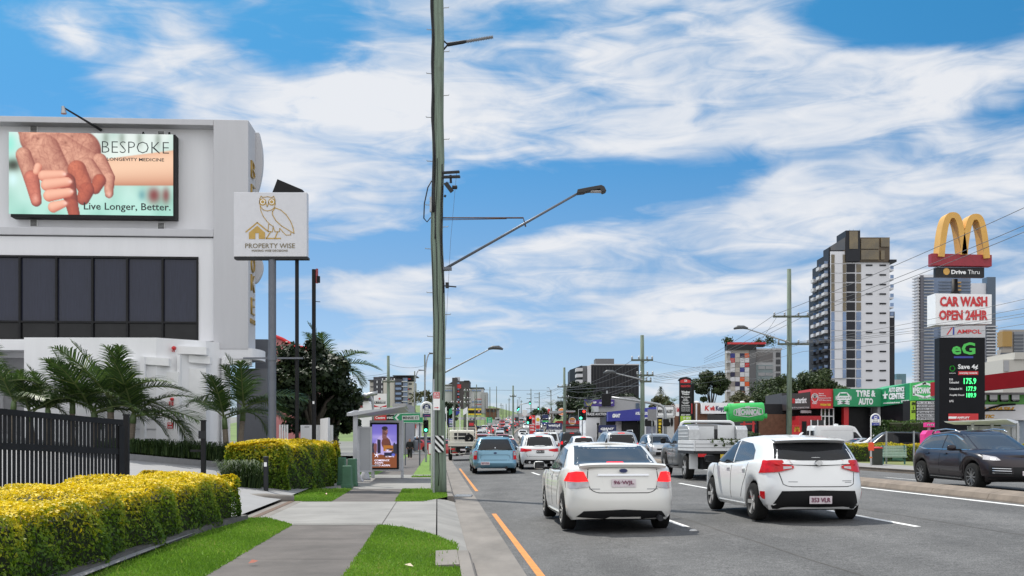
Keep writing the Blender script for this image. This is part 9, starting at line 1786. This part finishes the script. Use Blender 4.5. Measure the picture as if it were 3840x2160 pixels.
 # ---- the queue over the hill: simple one-mesh cars, each placed by hand
def mini(kind):
 sp=dict(sedan=(4.5,1.8,[(-2.25,.55),(-2.2,.98),(-1.5,1.02),(-.9,1.38),(.2,1.42),(1.0,.98),(2.1,.82),(2.25,.5)]),suv=(4.5,1.85,[(-2.25,.6),(-2.2,1.05),(-1.95,1.6),(-.2,1.68),(.5,1.62),(1.2,1.08),(2.1,.95),(2.25,.55)]),van=(4.9,1.95,[(-2.45,.6),(-2.4,2.0),(.9,2.05),(1.6,1.35),(2.35,1.1),(2.45,.6)]),truck=(7.5,2.4,[(-3.7,.8),(-3.7,3.2),(1.6,3.2),(1.6,2.6),(3.4,2.5),(3.7,1.4),(3.7,.6)]))[kind]
 L_,Wd,pr=sp;b=MB();n=len(pr);hw=Wd/2
 def wz(z,y):return hw*(1-.20*max(0,(z-1.0))/.6)if kind!='truck' and kind!='van' else hw*(1-.05*max(0,z-1))
 low=[(pr[0][0]+.05,.22),(pr[-1][0]-.05,.22)];prof=[low[0]]+pr+[low[1]];n=len(prof);v=[]
 for s in(-1,1):
  for y,z in prof:v.append((s*wz(z,y)*(.93 if abs(y)>L_/2-.06 else 1),y,z))
 f=[tuple(range(n)),tuple(range(2*n-1,n-1,-1))]+[(i,(i+1)%n,n+(i+1)%n,n+i)for i in range(n)];b.add(v,f,0)
 zt=max(z for _,z in pr);
 if kind in('sedan','suv'):
  top=[p for p in pr if p[1]>1.3];y0,y1=top[0][0],top[-1][0];yb,ya=(-1.5,1.0)if kind=='sedan' else(-2.1,1.2)
  for s in(-1,1):x=lambda z:s*(wz(z,0)+.006);b.add([(x(1.05),yb+.35,1.05),(x(1.05),ya-.15,1.05),(x(zt-.1),y1-.05,zt-.1),(x(zt-.1),y0+.12,zt-.1)],[(0,1,2,3)],1)
  a=[p for p in pr];i=2 if kind=='sedan' else 1
  def face(pa,pb,sg,t0,t1):
   (ya_,za),(yb_,zb)=pa,pb;q=lambda t:(ya_+(yb_-ya_)*t,za+(zb-za)*t);(y2,z2),(y3,z3)=q(t0),q(t1);e=.012*sg;b.add([(-wz(z2,0)*.86,y2+e,z2+.008),(wz(z2,0)*.86,y2+e,z2+.008),(wz(z3,0)*.84,y3+e,z3+.008),(-wz(z3,0)*.84,y3+e,z3+.008)],[(0,1,2,3)],1)
  face(pr[i],pr[i+1],-1,.1,.88);j=4 if kind=='sedan' else 4;face(pr[j],pr[j+1],1,.12,.9)
 else:
  yb=pr[0][0];b.add([(-hw*.7,yb-.02,zt*.6),(hw*.7,yb-.02,zt*.6),(hw*.7,yb-.02,zt*.85),(-hw*.7,yb-.02,zt*.85)],[(0,1,2,3)],1 if kind=='van' else 0)
  if kind=='van':b.add([(-hw*.85,1.58,1.42),(hw*.85,1.58,1.42),(hw*.82,1.0,1.95),(-hw*.82,1.0,1.95)],[(0,1,2,3)],1)
  else:b.add([(-hw*.85,3.5,1.6),(hw*.85,3.5,1.6),(hw*.82,3.43,2.4),(-hw*.82,3.43,2.4)],[(0,1,2,3)],1)
 for s in(-1,1):
  yb=pr[0][0]-.03;b.box(s*hw*.78-.17,s*hw*.78+.17,yb-.02,yb+.1,.72,.95,2);yf=pr[-1][0];b.box(s*hw*.72-.16,s*hw*.72+.16,yf-.12,yf+.03,.60,.76,3)
  for y in(-L_*.29,L_*.30):b.lathe([(.001,-.1),(.32,-.1),(.33,0),(.32,.1),(.001,.1)],c=(s*(hw-.1),y,.33),axis='x',n=12,mi=4)
 return b
MINI={}
def queue_car(kind,pm,lat,y,flip,label,lit=True,group=None):
 key=(kind,pm.name,lit,flip)
 if key not in MINI:
  o=mini(kind).build({'sedan':'sedan','suv':'suv','van':'van','truck':'truck'}[kind]if 0 else 'queued_'+kind if not flip else 'oncoming_'+kind,[pm,CGLASS,LAMPB if lit else LAMPR,HEADL if flip else LAMPW,TYRE],None,smooth=False);MINI[key]=o
 else:o=MINI[key].copy();COL.objects.link(o)
 o.location=P(lat,y);sl=math.atan2(rz(y+2)-rz(y-2),4);o.rotation_euler=(sl*(1 if not flip else-1),0,heading(y)+(math.pi if flip else 0));tag(o,label,{'sedan':'car','suv':'SUV','van':'van','truck':'truck'}[kind],group)
cols=[('white',PW),('silver',PSILV),('black',PBLK),('red',PRED),('grey',PGREY),('white',PW),('navy',PNAVY),('white',PW)]
r=random.Random(4);y=118
GQ,GO='cars queueing up the hill','cars coming down the hill'
for i in range(13):
 for lane,lat in(('kerb',2.4),('middle',5.7),('inner',9.1)):
  if y<175 and lane!='kerb' and r.random()<.3:continue
  cn,pm=r.choice(cols);kd=r.choice(['sedan','suv','suv','sedan','van']if i else['suv','sedan']);kname={'sedan':'sedan','suv':'SUV','van':'van'}[kd]
  queue_car(kd,pm,lat+r.uniform(-.25,.25),y+r.uniform(0,4),0,f'{cn} {kname} with lit brake lamps, queueing uphill in the {lane} lane',True,GQ)
 y+=r.uniform(13,20)*(1+i*.08)
y=128
for i in range(11):
 for lane,lat in(('inner',13.6),('outer',17.2)):
  if r.random()<.32:continue
  cn,pm=r.choice(cols);kd=r.choice(['sedan','suv','suv','sedan']);queue_car(kd,pm,lat,y+r.uniform(0,9),1,f'{cn} {"SUV" if kd == "suv" else kd} with headlamps on, coming downhill in the {lane} lane',False,GO)
 y+=r.uniform(22,40)
queue_car('van',PW,2.6,104,0,'white van between the cream truck and the blue ute roof',True);queue_car('truck',PW,14,500,1,'white box truck at the crest of the hill',False);queue_car('truck',PW,6,455,0,'white box truck climbing near the crest',False);queue_car('sedan',PRED,.95,92,0,'red car left of the cream truck, half hidden by the timber pole',True);queue_car('sedan',PSILV,3.0,96,0,'silver sedan ahead of the blue ute at the stop line',True);queue_car('suv',PSILV,6.0,112,0,'silver SUV crossing the junction ahead of the white compact SUV',False)
for i,(px,d,cn,pm)in enumerate(((1573,124,'orange red',PRED),(1586,132,'blue',PNAVY),(1512,135,'white',PW),(1575,140,'white',PW),(1690,140,'black',PBLK),(1720,150,'white',PW))):
 o=mini('suv' if i%2 else 'sedan').build('parked_car',[pm,CGLASS,LAMPR,LAMPW,TYRE],None);o.location=(pat(px,d),d,rz(d)-.2+.1);o.rotation_euler=(0,0,R(60+20*i));tag(o,f'{cn} car parked '+('beyond the walking man, beside the blue one','beyond the walking man, beside the orange one','left of the orange red one on the lot','behind the street sign','right of the timber pole on the lot','beside the black parked one on the lot')[i],'car')
